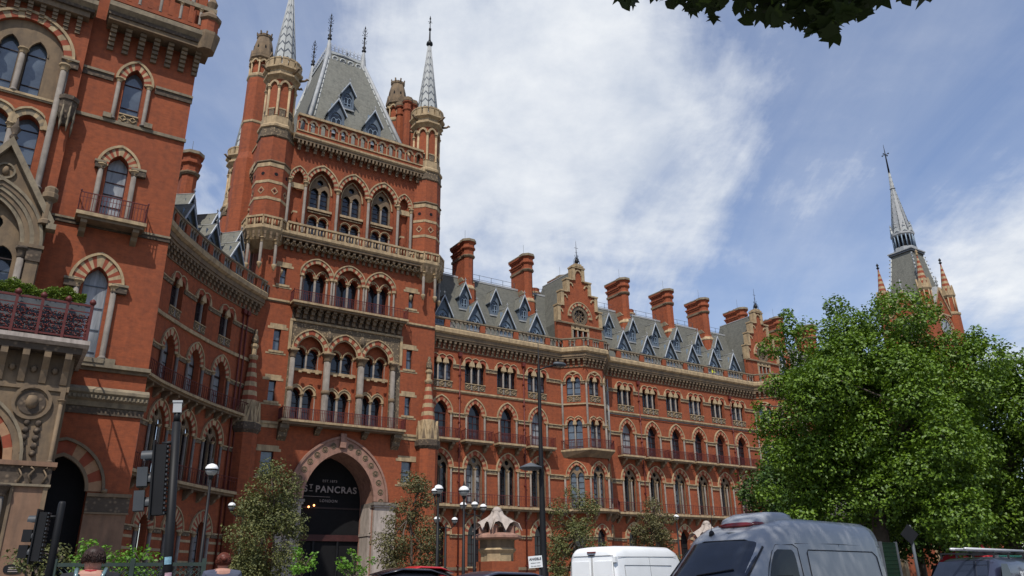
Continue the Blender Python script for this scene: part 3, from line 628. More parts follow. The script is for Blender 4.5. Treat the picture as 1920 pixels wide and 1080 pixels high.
# stepped gables over the bays
for x0, x1 in GB:
    cx = (x0+x1)/2-0.25; g = MB(TWf); yb = 0.0
    HWS = [(3.35, 32.4), (2.78, 34.3), (1.86, 36.0), (0.92, 37.75)]
    ol = [(cx-3.35, 27.0), (cx+3.35, 27.0)]
    z = None
    for hw, zt in HWS: ol += [(cx+hw, ol[-1][1]), (cx+hw, zt)]
    for hw, zt in reversed(HWS): ol += [(cx-hw, zt), (cx-hw, ol[-1][1] if False else zt)]
    # left side going down
    ol = [(cx-3.35, 27.0), (cx+3.35, 27.0)]
    prev = 27.0
    for hw, zt in HWS: ol += [(cx+hw, prev), (cx+hw, zt)]; prev = zt
    lft = []; prev = 27.0
    for hw, zt in HWS: lft += [(cx-hw, prev), (cx-hw, zt)]; prev = zt
    ol = ol[:2]+ol[3:]+list(reversed(lft[1:]))
    rose = circle(cx, 31.55, 0.92, 16); w3_ = [opening(cx+q, 28.5, 29.75, 0.30, 0.36, 3) for q in (-0.78, 0, 0.78)]
    g.sheet(ol, [rose]+w3_, -0.15, 'brick', 0.4)
    n = len(ol); g.add([(x, -0.15, z) for x, z in ol]+[(x, 0.45, z) for x, z in ol], [(i, (i+1) % n, (i+1) % n+n, i+n) for i in range(n)], 'brick'); g.sheet(ol, [], 0.45, 'brick')
    gab = g.build('gable', wing)
    d = MB(TWf)
    for hw, zt, zb in ((3.35, 32.4, 30.4), (2.78, 34.3, 32.4), (1.86, 36.0, 34.3), (0.92, 37.75, 36.0)):
        for s_ in (-1, 1):
            a, b = sorted((cx+s_*hw, cx+s_*(hw-0.38))); d.box(a-0.03, b+0.03, -0.34, 0.5, zb+0.1, zt, 'cream')
            nxt = {3.35: 2.78, 2.78: 1.86, 1.86: 0.92, 0.92: 0.0}[hw]
            a, b = sorted((cx+s_*(hw+0.10), cx+s_*nxt)); d.box(a, b, -0.42, 0.55, zt, zt+0.18, 'cream')
            ax = cx+s_*(hw+nxt)/2-s_*0.15 if hw > 1 else None
            if ax: archband(d, ax, zt-0.75, 0.26, 0.34, 0, 0.16, -0.28, -0.15, 'cream', k=3)
    archband(d, cx, 36.9, 0.42, 0.55, 0, 0.2, -0.3, -0.15, 'cream', k=4)
    d.box(cx-0.75, cx+0.75, -0.46, 0.58, 37.93, 38.15, 'cream'); d.box(cx-0.5, cx+0.5, -0.4, 0.5, 38.15, 38.35, 'cream')
    archband(d, cx, 31.3, 1.35, 1.55, 0.0, 0.38, -0.30, -0.15, 'cream', 'voussoir_red', 9); archband(d, cx, 31.3, 1.35, 1.55, 0.38, 0.48, -0.36, -0.15, 'cream', k=9)
    rc = circle(cx, 31.55, 1.22, 16); d.sheet(rc, [circle(cx, 31.55, 0.80, 16)], -0.20, 'cream_carved', 0.1)
    d.box(cx-3.5, cx+3.5, -0.32, 0.0, 30.25, 30.42, 'stone_dark'); d.box(cx-3.42, cx+3.42, -0.26, 0.0, 30.42, 30.5, 'cream')
    d.box(cx-1.35, cx-1.2, -0.22, 0, 28.2, 30.2, 'cream'); d.box(cx+1.2, cx+1.35, -0.22, 0, 28.2, 30.2, 'cream')
    d.sheet([(cx-1.2, 29.7), (cx+1.2, 29.7), (cx+1.2, 30.25), (cx-1.2, 30.25)], [circle(cx+q, 30.0, 0.13, 8) for q in (-0.78, 0, 0.78)], -0.2, 'cream')
    for q in (-0.4, 0.4, -1.12, 1.12): d.column(cx+q, -0.2, 0.07, 28.3, 29.75)
    d.build('stone_dressing', gab)
    ro = MB(TWf); ro.add([(x, 0.1, z) for x, z in circle(cx, 31.55, 0.9, 16)], [tuple(range(16))], 'pane')
    for q in range(8):
        a = q*math.pi/4; ro.tube([(cx, 0.02, 31.55), (cx+0.85*math.cos(a), 0.02, 31.55+0.85*math.sin(a))], 0.045, 4, 'stone_dark')
        ro.sheet(circle(cx+0.62*math.cos(a+0.39), 31.55+0.62*math.sin(a+0.39), 0.24, 8), [circle(cx+0.62*math.cos(a+0.39), 31.55+0.62*math.sin(a+0.39), 0.17, 8)], -0.02, 'stone_dark')
    ro.build('rose_window', gab)
    gp = MB(TWf); gp.box(cx-1.1, cx+1.1, 0.15, 0.17, 28.2, 30.2, 'pane'); gp.build('pane', gab)
    r2 = MB(TWf)         # cross roof running back from the gable
    for s_ in (-1, 1): r2.add([(cx+s_*3.2, 0.3, 30.3), (cx+s_*0.6, 0.3, 37.4), (cx+s_*0.6, 6.5, 37.4), (cx+s_*3.2, 6.5, 30.3)], [(0, 1, 2, 3)], 'slate')
    for s_ in (-1, 1): r2.add([(cx+s_*3.2, 0.3, 27), (cx+s_*3.2, 0.3, 30.3), (cx+s_*3.2, 3.5, 30.3), (cx+s_*3.2, 3.5, 27)], [(0, 1, 2, 3)], 'slate')
    r2.add([(cx-3.2, 6.5, 30.3), (cx-.6, 6.5, 37.4), (cx+.6, 6.5, 37.4), (cx+3.2, 6.5, 30.3)], [(0, 1, 2, 3)], 'slate'); r2.box(cx-0.65, cx+0.65, 0.3, 6.5, 37.38, 37.5, 'lead')
    r2.build('roof', gab)
    fi = MB(TWf); fi.tube([(cx, -0.1, 38.3), (cx, -0.1, 39.6), (cx, -0.1, 41.6)], [0.07, 0.05, 0.015], 6, 'iron_black'); fi.lathe(cx, -0.1, [(0.05, 38.35), (0.28, 38.7), (0.22, 38.95), (0.06, 39.3)], 8, 'iron_black')
    for q in range(4):
        a = q*math.pi/2; c_, s_ = math.cos(a), math.sin(a)
        fi.tube([(cx+c_*0.5, -0.1+s_*0.5, 38.3), (cx+c_*0.42, -0.1+s_*0.42, 38.9), (cx+c_*0.15, -0.1+s_*0.15, 39.3), (cx+c_*0.3, -0.1+s_*0.3, 39.6)], 0.03, 4, 'iron_black')
    fi.tube([(cx-0.3, -0.1, 40.6), (cx+0.3, -0.1, 40.6)], 0.025, 4, 'iron_black'); fi.tube([(cx-0.2, -0.1, 40.0), (cx+0.2, -0.1, 40.0)], 0.02, 4, 'iron_black')
    fi.build('finial', gab)

# ============================================================ GATE TOWER
GX, GD = 26.2, 69.0
TG = Matrix.Translation((-GX, -GD, 0)); TGf = TG @ Matrix.Translation((0, 69, 0))
tower = building('gate_tower', GX, GD, 'tall red brick gate tower with slate roof, spired turrets and a pointed entrance arch', 'tower')
X0, X1, YB = 16.9, 35.5, 91.0
# window kinds
ta = window_kind(15.45, 18.0, (-0.62, 0.62), 0.46, 0.60, 0.22, cols=(0.0, 1.22), colr=0.12, coly=0.1, depth=0.7, k=5, bars=3, ma='cream', hood=0.09)
tb = window_kind(20.4, 21.95, (-0.66, 0.66), 0.48, 0.52, 0.10, cols=(0.0, -1.2, 1.2), colr=0.10, coly=0.1, depth=0.6, k=4, bars=1, hood=0.04, ma='cream')
tcw = window_kind(26.75, 29.5, (-0.66, 0.66), 0.42, 0.62, 0.16, cols=(0.0, -1.2, 1.2), colr=0.12, coly=0.05, depth=0.8, k=5, bars=2)
td = window_kind(34.2, 35.75, (-0.53, 0.53), 0.45, 0.48, 0.10, cols=(0.0, -1.05, 1.05), colr=0.085, coly=0.05, depth=0.4, k=4, bars=2, ma='cream', hood=0.06)
te = window_kind(37.15, 39.0, (-0.50, 0.50), 0.42, 0.62, 0.12, wo=1.12, ho=2.1, cols=(0.0,), colr=0.085, coly=0.05, roundel=(40.3, 0.32), depth=0.45, k=8, bars=3, ma='cream', hood=0.0, plate='stone_dark')
def slit_kind(zb, zt, hw=0.32):
    hole = [(-hw, zb), (hw, zb), (hw, zt), (-hw, zt)]
    f, p, l, sl = MB(), MB(), MB(), MB()
    p.add([(-hw, 0.35, zb), (hw, 0.35, zb), (hw, 0.35, zt), (-hw, 0.35, zt)], [(0, 1, 2, 3)], 'pane_sky_tint')
    f.box(-hw, -hw+0.05, 0.28, 0.34, zb, zt, 'frame_dark'); f.box(hw-0.05, hw, 0.28, 0.34, zb, zt, 'frame_dark'); f.box(-hw, hw, 0.285, 0.335, (zb+zt)/2-0.03, (zb+zt)/2+0.03, 'frame_dark')
    l.box(-hw-0.42, hw+0.42, -0.035, 0.1, zt, zt+0.52, 'cream'); l.box(-hw-0.62, -hw-0.42, -0.03, 0.1, zt, zt+0.24, 'cream'); l.box(hw+0.42, hw+0.62, -0.03, 0.1, zt, zt+0.24, 'cream')
    sl.box(-hw-0.35, hw+0.35, -0.09, 0.34, zb-0.2, zb, 'cream'); sl.box(-hw-0.6, hw+0.6, -0.03, 0.1, zb-0.36, zb-0.2, 'cream')
    o = f.build('window'); p.build('pane', o); l.build('lintel', o); sl.build('sill', o)
    return dict(root=o, hole=hole, used=False)
sA, sB, sC = slit_kind(28.15, 29.9, 0.30), slit_kind(21.65, 23.7, 0.33), slit_kind(16.95, 18.85, 0.32)
S2 = slit_kind(10.5, 12.5, 0.55)
wl = MB(TGf)
cA = [22.3, 25.75, 29.15]                # centres of the three main window bays
AC, AW, AZ, AH = 26.1, 3.45, 8.6, 4.4    # arch centre, half width, springing, rise
def rect(a, b, c, d): return [(a, c), (b, c), (b, d), (a, d)]
archhole = opening(AC, 0.0, AZ, AW, AH, 10)
L0, L1 = X0+0.0, X1-0.0
wl.sheet(rect(L0, L1, 0, 15.0), [[(x, max(z, 0.01)) for x, z in archhole], shift(S2['hole'], 19.35), shift(S2['hole'], 32.8)], 0.0, 'brick', 0.35)
# side strips 15-33 with the slit windows
for (a, b, xs) in ((L0, 20.4, 19.2), (31.75, L1, 32.68)):
    wl.sheet(rect(a, b, 15.0, 33.2), [shift(sC['hole'], xs), shift(sB['hole'], xs), shift(sA['hole'], xs)], 0.0, 'brick', 0.35)
# recessed centre 15-24.6
cen = []
wl.sheet(rect(20.4, 31.75, 26.4, 33.2), [shift(tcw['hole'], x) for x in (22.45, 25.8, 29.15)], 0.35, 'brick', 0.8)
hl = [shift(ta['hole'], x-0.15) for x in cA]+[shift(tb['hole'], x) for x in cA]
wl.sheet(rect(20.4, 31.75, 15.0, 24.6), hl, 0.55, 'brick', 0.6)
big = [opening(x, 15.05, 21.9, 1.42, 1.75, 8) for x in (22.42, 25.78, 29.15)]
wl.sheet(rect(20.4, 31.75, 15.0, 24.9), big, 0.0, 'cream_carved', 0.56, 'brick')
wl.sheet(rect(20.4, 31.75, 24.9, 26.4), [], 0.0, 'stone_dark_carved')
up = [opening(x, 26.6, 29.4, 1.32, 1.55, 8) for x in (22.45, 25.8, 29.15)]
wl.sheet(rect(20.4, 31.75, 26.4, 33.2), up, -0.002, 'brick', 0.36)
# upper stage 33-44.6
uh = []
up2 = [opening(x, 33.9, 39.55, 1.35, 1.95, 8) for x in (22.3, 25.72, 29.1)]
bl = [opening(x, 33.9, 39.8, 0.55, 1.0, 5) for x in (19.85, 31.5)]
wl.sheet(rect(X0+0.6, X1-0.6, 33.2, 44.4), up2+bl, 0.30, 'brick', 0.4)
hu = [shift(td['hole'], x) for x in (22.3, 25.72, 29.1)]+[shift(te['hole'], x) for x in (22.3, 25.72, 29.1)]
wl.sheet(rect(X0+0.6, X1-0.6, 33.2, 44.4), hu, 0.70, 'brick', 0.45)
wl.T = TG       # sides, back, tops
wl.box(X0+0.02, X1-0.02, 74.0, YB, 0, 33.2, 'brick')
wl.add([(X0, 69, 0), (X0, 74, 0), (X0, 74, 33.2), (X0, 69, 33.2)], [(0, 1, 2, 3)], 'brick'); wl.add([(X1, 69, 0), (X1, 74, 0), (X1, 74, 33.2), (X1, 69, 33.2)], [(0, 1, 2, 3)], 'brick')
wl.add([(X0, 69, 33.2), (X1, 69, 33.2), (X1, 74, 33.2), (X0, 74, 33.2)], [(0, 1, 2, 3)], 'lead')
wl.box(X0+0.6, X1-0.6, 70.2, YB-0.6, 33.2, 44.4, 'brick')
wall_t = wl.build('wall', tower)
for x in cA: put(ta, tower, x-0.15-GX, 0.55)
for x in cA: put(tb, tower, x-GX, 0.55)
for x in (22.3, 25.72, 29.1): put(td, tower, x-GX, 0.70); put(te, tower, x-GX, 0.70)
for xs in (19.2, 32.68):
    for k in (sA, sB, sC): put(k, tower, xs-GX, 0.0)
for xs in (19.35, 32.8): put(S2, tower, xs-GX, 0.0)
for x in (22.45, 25.8, 29.15): put(tcw, tower, x-GX, 0.35)
# loggia: brick voussoired arches
st = MB(TGf)
for x in (22.42, 25.78, 29.15):
    st = MB(TGf)
    archband(st, x, 21.9, 1.42, 1.75, -0.02, 0.40, -0.16, 0.0, 'cream', 'voussoir_red', 8, lim=1.68); archband(st, x, 21.9, 1.42, 1.75, 0.40, 0.52, -0.24, 0.0, 'cream', k=8, lim=1.68)
    archband(st, x, 21.9, 1.42, 1.75, -0.14, -0.02, -0.08, 0.1, 'cream', k=8); st.build('arch', tower)
for x in (22.45, 25.8, 29.15):
    st = MB(TGf)
    archband(st, x, 29.4, 1.32, 1.55, -0.02, 0.36, -0.15, 0.0, 'cream', 'voussoir_red', 9, lim=1.66); archband(st, x, 29.4, 1.32, 1.55, 0.36, 0.48, -0.22, 0.0, 'cream', k=9, lim=1.66); st.build('arch', tower)
for x in (22.3, 25.72, 29.1):
    st = MB(TGf)
    archband(st, x, 39.5, 1.35, 1.95, -0.02, 0.38, 0.16, 0.32, 'cream', 'voussoir_red', 11, lim=1.70); archband(st, x, 39.5, 1.35, 1.95, 0.38, 0.52, 0.08, 0.32, 'cream', k=11, lim=1.70)
    st.box(x-1.3, x+1.3, 0.42, 0.74, 36.85, 37.1, 'cream'); st.box(x-1.2, x+1.2, 0.5, 0.72, 36.6, 36.72, 'cream_carved'); st.build('arch', tower)
for x in (19.85, 31.5):
    st = MB(TGf)
    archband(st, x, 39.75, 0.55, 1.0, -0.02, 0.34, 0.16, 0.32, 'cream', 'voussoir_red', 8); archband(st, x, 39.75, 0.55, 1.0, 0.34, 0.46, 0.08, 0.32, 'cream', k=8)
    st.box(x-0.75, x+0.75, 0.25, 0.45, 38.75, 39.3, 'cream'); st.box(x-0.35, x+0.1, 0.0, 0.5, 35.9, 36.1, 'cream'); st.box(x-0.28, x+0.03, 0.0, 0.5, 34.9, 35.9, 'brick'); st.build('blind_arch', tower)
st = MB(TGf)
# main column shafts
for x in (18.95, 20.6, 24.0, 27.4, 30.8, 32.35): c_ = MB(TGf); c_.column(x, 0.12, 0.15, 33.9, 39.55, cap=0.55); c_.build('column', tower)
for x, r in ((20.75, 0.24), (24.1, 0.33), (27.5, 0.33), (30.85, 0.24)):
    c_ = MB(TGf); c_.column(x, -0.22, r, 15.15, 21.9, mc='stone_dark', cap=0.75); c_.lathe(x, -0.22, [(r*1.05, 18.0), (r*1.3, 18.1), (r*1.3, 18.3), (r*1.05, 18.4)], 8, 'stone_dark')
    c_.box(x-r*1.9, x+r*1.9, -0.55, 0.05, 21.88, 22.0, 'cream'); c_.build('column', tower)
for x in (22.42, 25.78, 29.15): st.box(x-1.42, x+1.42, 0.3, 0.58, 20.12, 20.38, 'cream'); corbels(st, x-1.2, x+1.2, 19.9, 20.12, 0.1, 0.8, 0.3, 'cream', 1)
for x in (20.95, 24.0, 24.25, 27.35, 27.6, 30.65): c_ = MB(TGf); c_.column(x, -0.08, 0.10, 26.6, 29.45); c_.build('column', tower)
# framed carved panel above the big windows
st.box(20.25, 20.5, -0.12, 0, 21.9, 24.95, 'cream'); st.box(31.6, 31.85, -0.12, 0, 21.9, 24.95, 'cream'); st.box(20.25, 31.85, -0.14, 0, 24.75, 24.95, 'cream')
corbels(st, 20.5, 31.7, 25.1, 26.25, 0.75, 0.72, 0.34, 'stone_dark', 3); small_arches(st, 20.5, 31.7, 25.75, 0.18, 0.08, -0.6, 0, 0.72, 'stone_dark')
for x in (24.1, 27.5): st.lathe(x, -0.1, [(0.1, 23.1), (0.33, 23.4), (0.36, 23.8), (0.2, 24.1), (0.12, 24.2)], 7, 'cream_carved')
for a, b in ((X0, 20.0), (32.2, X1)): band(st, a, b, 26.42, 26.6, 0.14, 'cream'); band(st, a, b, 26.3, 26.42, 0.07, 'stone_dark'); band(st, a, b, 14.9, 15.12, 0.16, 'cream'); band(st, a, b, 14.55, 14.9, 0.07, 'cream')
st.build('stone_dressing', tower)
# tower balconies
bm_ = MB(TGf); bm_.box(20.05, 31.95, -1.1, 0, 26.3, 26.5, 'cream'); bm_.box(20.2, 31.8, -0.95, 0, 26.1, 26.3, 'stone_dark'); o1 = bm_.build('balcony', tower)
r = MB(TGf); railing(r, 20.1, 31.9, -1.03, 26.5, 27.55, gap=0.17, ends=0.0); r.build('railing', o1)
bm_ = MB(TGf); bm_.box(19.95, 32.05, -1.2, 0, 15.1, 15.3, 'cream'); bm_.box(20.1, 31.9, -1.05, 0, 14.9, 15.1, 'stone_dark')
for x in (20.4, 23.6, 28.2, 31.4): bracket(bm_, x, 0.8 if x in (20.4, 31.4) else 0.5, 0.9, 13.5 if x in (20.4, 31.4) else 14.2, 14.9, 'cream_carved')
o1 = bm_.build('balcony', tower); r = MB(TGf); railing(r, 20.0, 32.0, -1.12, 15.3, 16.35, gap=0.16, ends=0.0, r=0.022); r.build('railing', o1)
# entrance arch
ar = MB(TGf)
archband(ar, AC, AZ, AW, AH, 0.0, 1.12, -0.22, 0.0, 'pink_stone', k=12); archband(ar, AC, AZ, AW, AH, 1.12, 1.32, -0.34, 0, 'pink_stone', k=14)
archband(ar, AC, AZ, AW, AH, -0.12, 0.14, -0.30, 0.1, 'pink_stone', k=12)
a_i, a_o = arc(AW, AH, 0.62, 8), None
for x, z in a_i:
    m_ = Matrix.Translation((AC+x, -0.22, AZ+z)) @ Matrix.Rotation(R_(90), 4, 'X'); ar.T = TGf @ m_
    ar.lathe(0, 0, [(0.29, 0.0), (0.29, 0.03), (0.24, 0.04), (0.23, 0.01)], 10, 'stone_dark'); ar.lathe(0, 0, [(0.15, 0.0), (0.15, 0.05), (0.10, 0.06), (0.08, 0.03)], 10, 'stone_dark'); ar.lathe(0, 0, [(0.07, 0.0), (0.06, 0.06), (0.02, 0.08)], 8, 'pink_stone')
ar.T = TGf
ar.box(AC-0.28, AC+0.28, -0.5, 0.0, AZ+AH+0.25, AZ+AH+1.55, 'pink_stone')
# deep soffit
ho = opening(AC, 0.0, AZ, AW, AH, 10); n = len(ho)
ar.add([(x, 0.0, z) for x, z in ho]+[(AC+(x-AC)*0.93, 2.6, z if z <= AZ else AZ+(z-AZ)*0.93) for x, z in ho], [(i, i+1, i+1+n, i+n) for i in range(1, n-1)], 'pink_stone')
ao = ar.build('entrance_arch', tower)
for s_ in (-1, 1):
    pr = MB(TGf); a, b = sorted((AC+s_*(AW-0.0), AC+s_*(AW+2.1)))
    pr.box(a, b, -0.35, 0.4, 0, 8.1, 'pale_stone'); pr.box(a-0.12, b+0.12, -0.5, 0.5, 8.1, 8.28, 'pale_stone'); pr.box(a-0.2, b+0.2, -0.6, 0.55, 8.28, 8.52, 'grey_stone'); pr.box(a-0.1, b+0.1, -0.5, 0.5, 0, 1.6, 'pale_stone')
    a, b = sorted((AC+s_*(AW-0.22), AC+s_*(AW+0.1))); pr.box(a, b, 0.3, 2.6, 0, 8.1, 'pale_stone'); pr.box(a, b, 0.2, 2.6, 8.1, 8.5, 'grey_stone'); pr.box(a-0.06, b+0.06, 0.2, 2.5, 5.6, 5.85, 'pale_stone')
    pr.build('arch_pier', tower)
ins = MB(TGf); ins.box(20.6, 31.6, 2.7, 4.9, 0, 14.0, 'dark_void'); ins.box(AC-3.4, AC+3.4, 2.5, 2.7, 5.2, 5.75, 'frame_plum')  # solid black box paints in the shaded inside of the archway
for x in (AC-1.1, AC+1.2): ins.box(x-0.08, x+0.08, 2.55, 2.7, 0, 5.2, 'iron_black')
ins.box(AC-3.4, AC+3.4, 2.62, 2.7, 8.05, 8.2, 'frame_dark')
ins.build('entrance_screen', tower)
mat('sign_letter', (0.30, 0.25, 0.23), 0.6, (0.26, 0.22, 0.20), scale=3)
mat('lamp_glow', (1, 0.6, 0.3), 0.5, emit=(1.0, 0.35, 0.12, 6.0))
def mesh_text(name, cu):
    t = bpy.data.objects.new(name, cu); COL.objects.link(t); bpy.context.view_layer.update()
    me = bpy.data.meshes.new_from_object(t.evaluated_get(bpy.context.evaluated_depsgraph_get())); bpy.data.objects.remove(t, do_unlink=True); me.name = name
    o = bpy.data.objects.new(name, me); COL.objects.link(o); return o
def text(body, parent, name, T, x, y, z, size, m, align='CENTER', ext=0.02, sx=1.0, spacing=1.0, bold=0.0):
    cu = bpy.data.curves.new(name, 'FONT'); cu.body = body; cu.size = size; cu.align_x = align; cu.extrude = ext; cu.space_character = spacing; cu.offset = bold
    cu.materials.append(MATS[m]); o = mesh_text(name, cu); o.parent = parent
    o.matrix_local = T @ Matrix.Translation((x, y, z)) @ Matrix.Rotation(R_(90), 4, 'X') @ Matrix.Diagonal((sx, 1, 1, 1)); return o
sg = MB(TGf); sg.box(AC-2.6, AC+0.1, 2.36, 2.40, 9.08, 9.11, 'sign_letter')
SZ = 71.35
sgo = sg.build('sign_lettering', tower)
def stx(b, x, z, s, **k): return text(b, sgo, 'sign_text', TGf, x, 2.38, z, s, 'sign_letter', **k)
stx('PANCRAS', 26.78, 9.50, 0.84, spacing=1.14, bold=0.014)
stx('S', 23.82, 9.50, 0.84, bold=0.014); stx('T', 24.32, 9.80, 0.52, bold=0.014); sg2 = MB(TGf); sg2.box(24.16, 24.50, 2.36, 2.40, 9.55, 9.60, 'sign_letter'); sg2.build('sign_rule', sgo)
stx('EST.1873', 26.1, 10.42, 0.32, spacing=1.2); stx('LONDON', 26.1, 8.62, 0.34, spacing=1.25)
lm = MB(TGf)
for x, z in ((24.25, 8.15), (24.75, 8.3)): lm.lathe(x, 2.4, [(0.02, z-0.09), (0.08, z-0.04), (0.09, z), (0.05, z+0.08)], 8, 'lamp_glow'); 
lm.build('hanging_lamp', tower)
# galleries: corbelled balcony at 33 m, parapet at 44 m
cm = MB(TGf)
corbels(cm, X0+1.9, X1-1.9, 31.75, 32.75, 0.75, 0.62, 0.26, 'stone_dark', 3); small_arches(cm, X0+1.9, X1-1.9, 32.2, 0.17, 0.10, -0.6, 0, 0.62, 'cream')
cm.box(X0+1.4, X1-1.4, -0.85, 0, 32.7, 32.95, 'stone_dark'); cm.prism_x([(0, 32.95), (-0.9, 32.95), (-1.02, 33.1), (-1.02, 33.3), (0, 33.3)], X0+1.4, X1-1.4, 'cream')
corbels(cm, X0+2.2, X1-2.2, 42.95, 43.8, 0.25, 0.82, 0.3, 'stone_dark', 3); corbels(cm, X0+2.2, X1-2.2, 43.5, 43.95, 0.5, 0.41, 0.16, 'stone_dark', 1)
cm.box(X0+1.9, X1-1.9, -0.45, 0.3, 43.9, 44.15, 'stone_dark'); cm.prism_x([(0.3, 44.15), (-0.5, 44.15), (-0.62, 44.3), (-0.62, 44.5), (0.3, 44.7)], X0+1.9, X1-1.9, 'cream')
cm.T = TG @ Matrix.Translation((X0+0.6, 0, 0)) @ Matrix.Rotation(R_(90), 4, 'Z').inverted()   # left side, facing the curved wing
cm.T = TG @ frame(X0+0.6, YB, X0+0.6, 70.0)[0]
LS = YB-70.0
corbels(cm, 0, LS, 42.95, 43.9, 0.4, 0.82, 0.3, 'stone_dark', 3); cm.box(0, LS, -0.45, 0.0, 43.9, 44.6, 'cream'); cm.box(0, LS, -0.2, 0, 38.6, 38.95, 'cream'); cm.box(0, LS, -0.3, 0, 32.9, 33.25, 'cream')
for q in (3.4, 6.8, 10.2, 13.6, 17.0): archband(cm, q, 39.5, 0.9, 1.2, 0, 0.35, -0.14, 0, 'cream', 'voussoir_red', 7); cm.box(q-0.9, q+0.9, -0.01, 0.02, 35.0, 39.5, 'brick_dark')
cm.build('cornice', tower)
ba = MB(TGf)
def panel_rail(mb, x0, x1, y0, z0, z1, gap=0.95):
    mb.box(x0, x1, y0-0.12, y0+0.14, z1-0.2, z1, 'cream'); mb.box(x0, x1, y0-0.08, y0+0.1, z0, z0+0.14, 'cream')
    n = int(round((x1-x0)/gap))
    for i in range(n+1):
        x = x0+(x1-x0)*i/n; mb.box(x-0.09, x+0.09, y0-0.07, y0+0.07, z0+0.14, z1-0.2, 'cream')
        if i < n:
            xm = x+(x1-x0)/n/2
            for s_ in (-1, 1): mb.lathe(xm+s_*0.17, y0, [(0.05, z0+0.14), (0.085, (z0+z1)/2), (0.05, z1-0.2)], 5, 'cream')
panel_rail(ba, X0+2.0, X1-2.0, -0.88, 33.3, 34.4)
# pierced arcade parapet of brick and stone
x0_, x1_ = X0+2.15, X1-2.15; n = 13; g = (x1_-x0_)/n
hs = [opening(x0_+g*(i+0.5), 45.15, 46.1, 0.25, 0.36, 3) for i in range(n)]
ba.sheet(rect(x0_, x1_, 44.6, 46.75), hs, -0.30, 'brick', 0.3); ba.sheet(rect(x0_, x1_, 44.6, 46.75), hs, 0.0, 'brick')
for i in range(n): archband(ba, x0_+g*(i+0.5), 46.05, 0.25, 0.36, 0.0, 0.22, -0.38, -0.3, 'stone_dark', k=3); ba.box(x0_+g*i-0.05, x0_+g*i+0.05, -0.36, -0.3, 45.15, 46.1, 'cream')
ba.box(x0_, x1_, -0.38, 0.05, 45.0, 45.13, 'cream'); ba.box(x0_, x1_, -0.5, 0.15, 46.75, 47.0, 'cream')
ba.T = TG @ frame(X0+0.6, YB, X0+0.6, 70.0)[0]; ba.box(0, LS, -0.3, 0.0, 44.6, 46.8, 'brick'); ba.box(0, LS, -0.4, 0.1, 46.8, 47.0, 'cream')
ba.T = TG @ frame(X1-0.6, 70.0, X1-0.6, YB)[0]; ba.box(0, LS, -0.3, 0.0, 44.6, 46.8, 'brick')
ba.build('balustrade', tower)
# left side gable and buttress between the turrets
sg_ = MB(TG @ frame(X0+0.6, YB, X0+0.6, 70.0)[0])
sg_.prism([(3.0, 44.5), (11.5, 44.5), (7.2, 54.0)], -0.3, 0.6, 'brick'); 
for a, b in (((2.7, 44.5), (7.2, 54.6)), ((7.2, 54.6), (11.8, 44.5))): sg_.tube([(a[0], -0.1, a[1]), (b[0], -0.1, b[1])], 0.32, 4, 'cream')
sg_.build('side_gable', tower)
def octo(mb, cx, cy, prof, m, rot=22.5): mb.lathe(cx, cy, prof, 8, m, False, R_(rot))
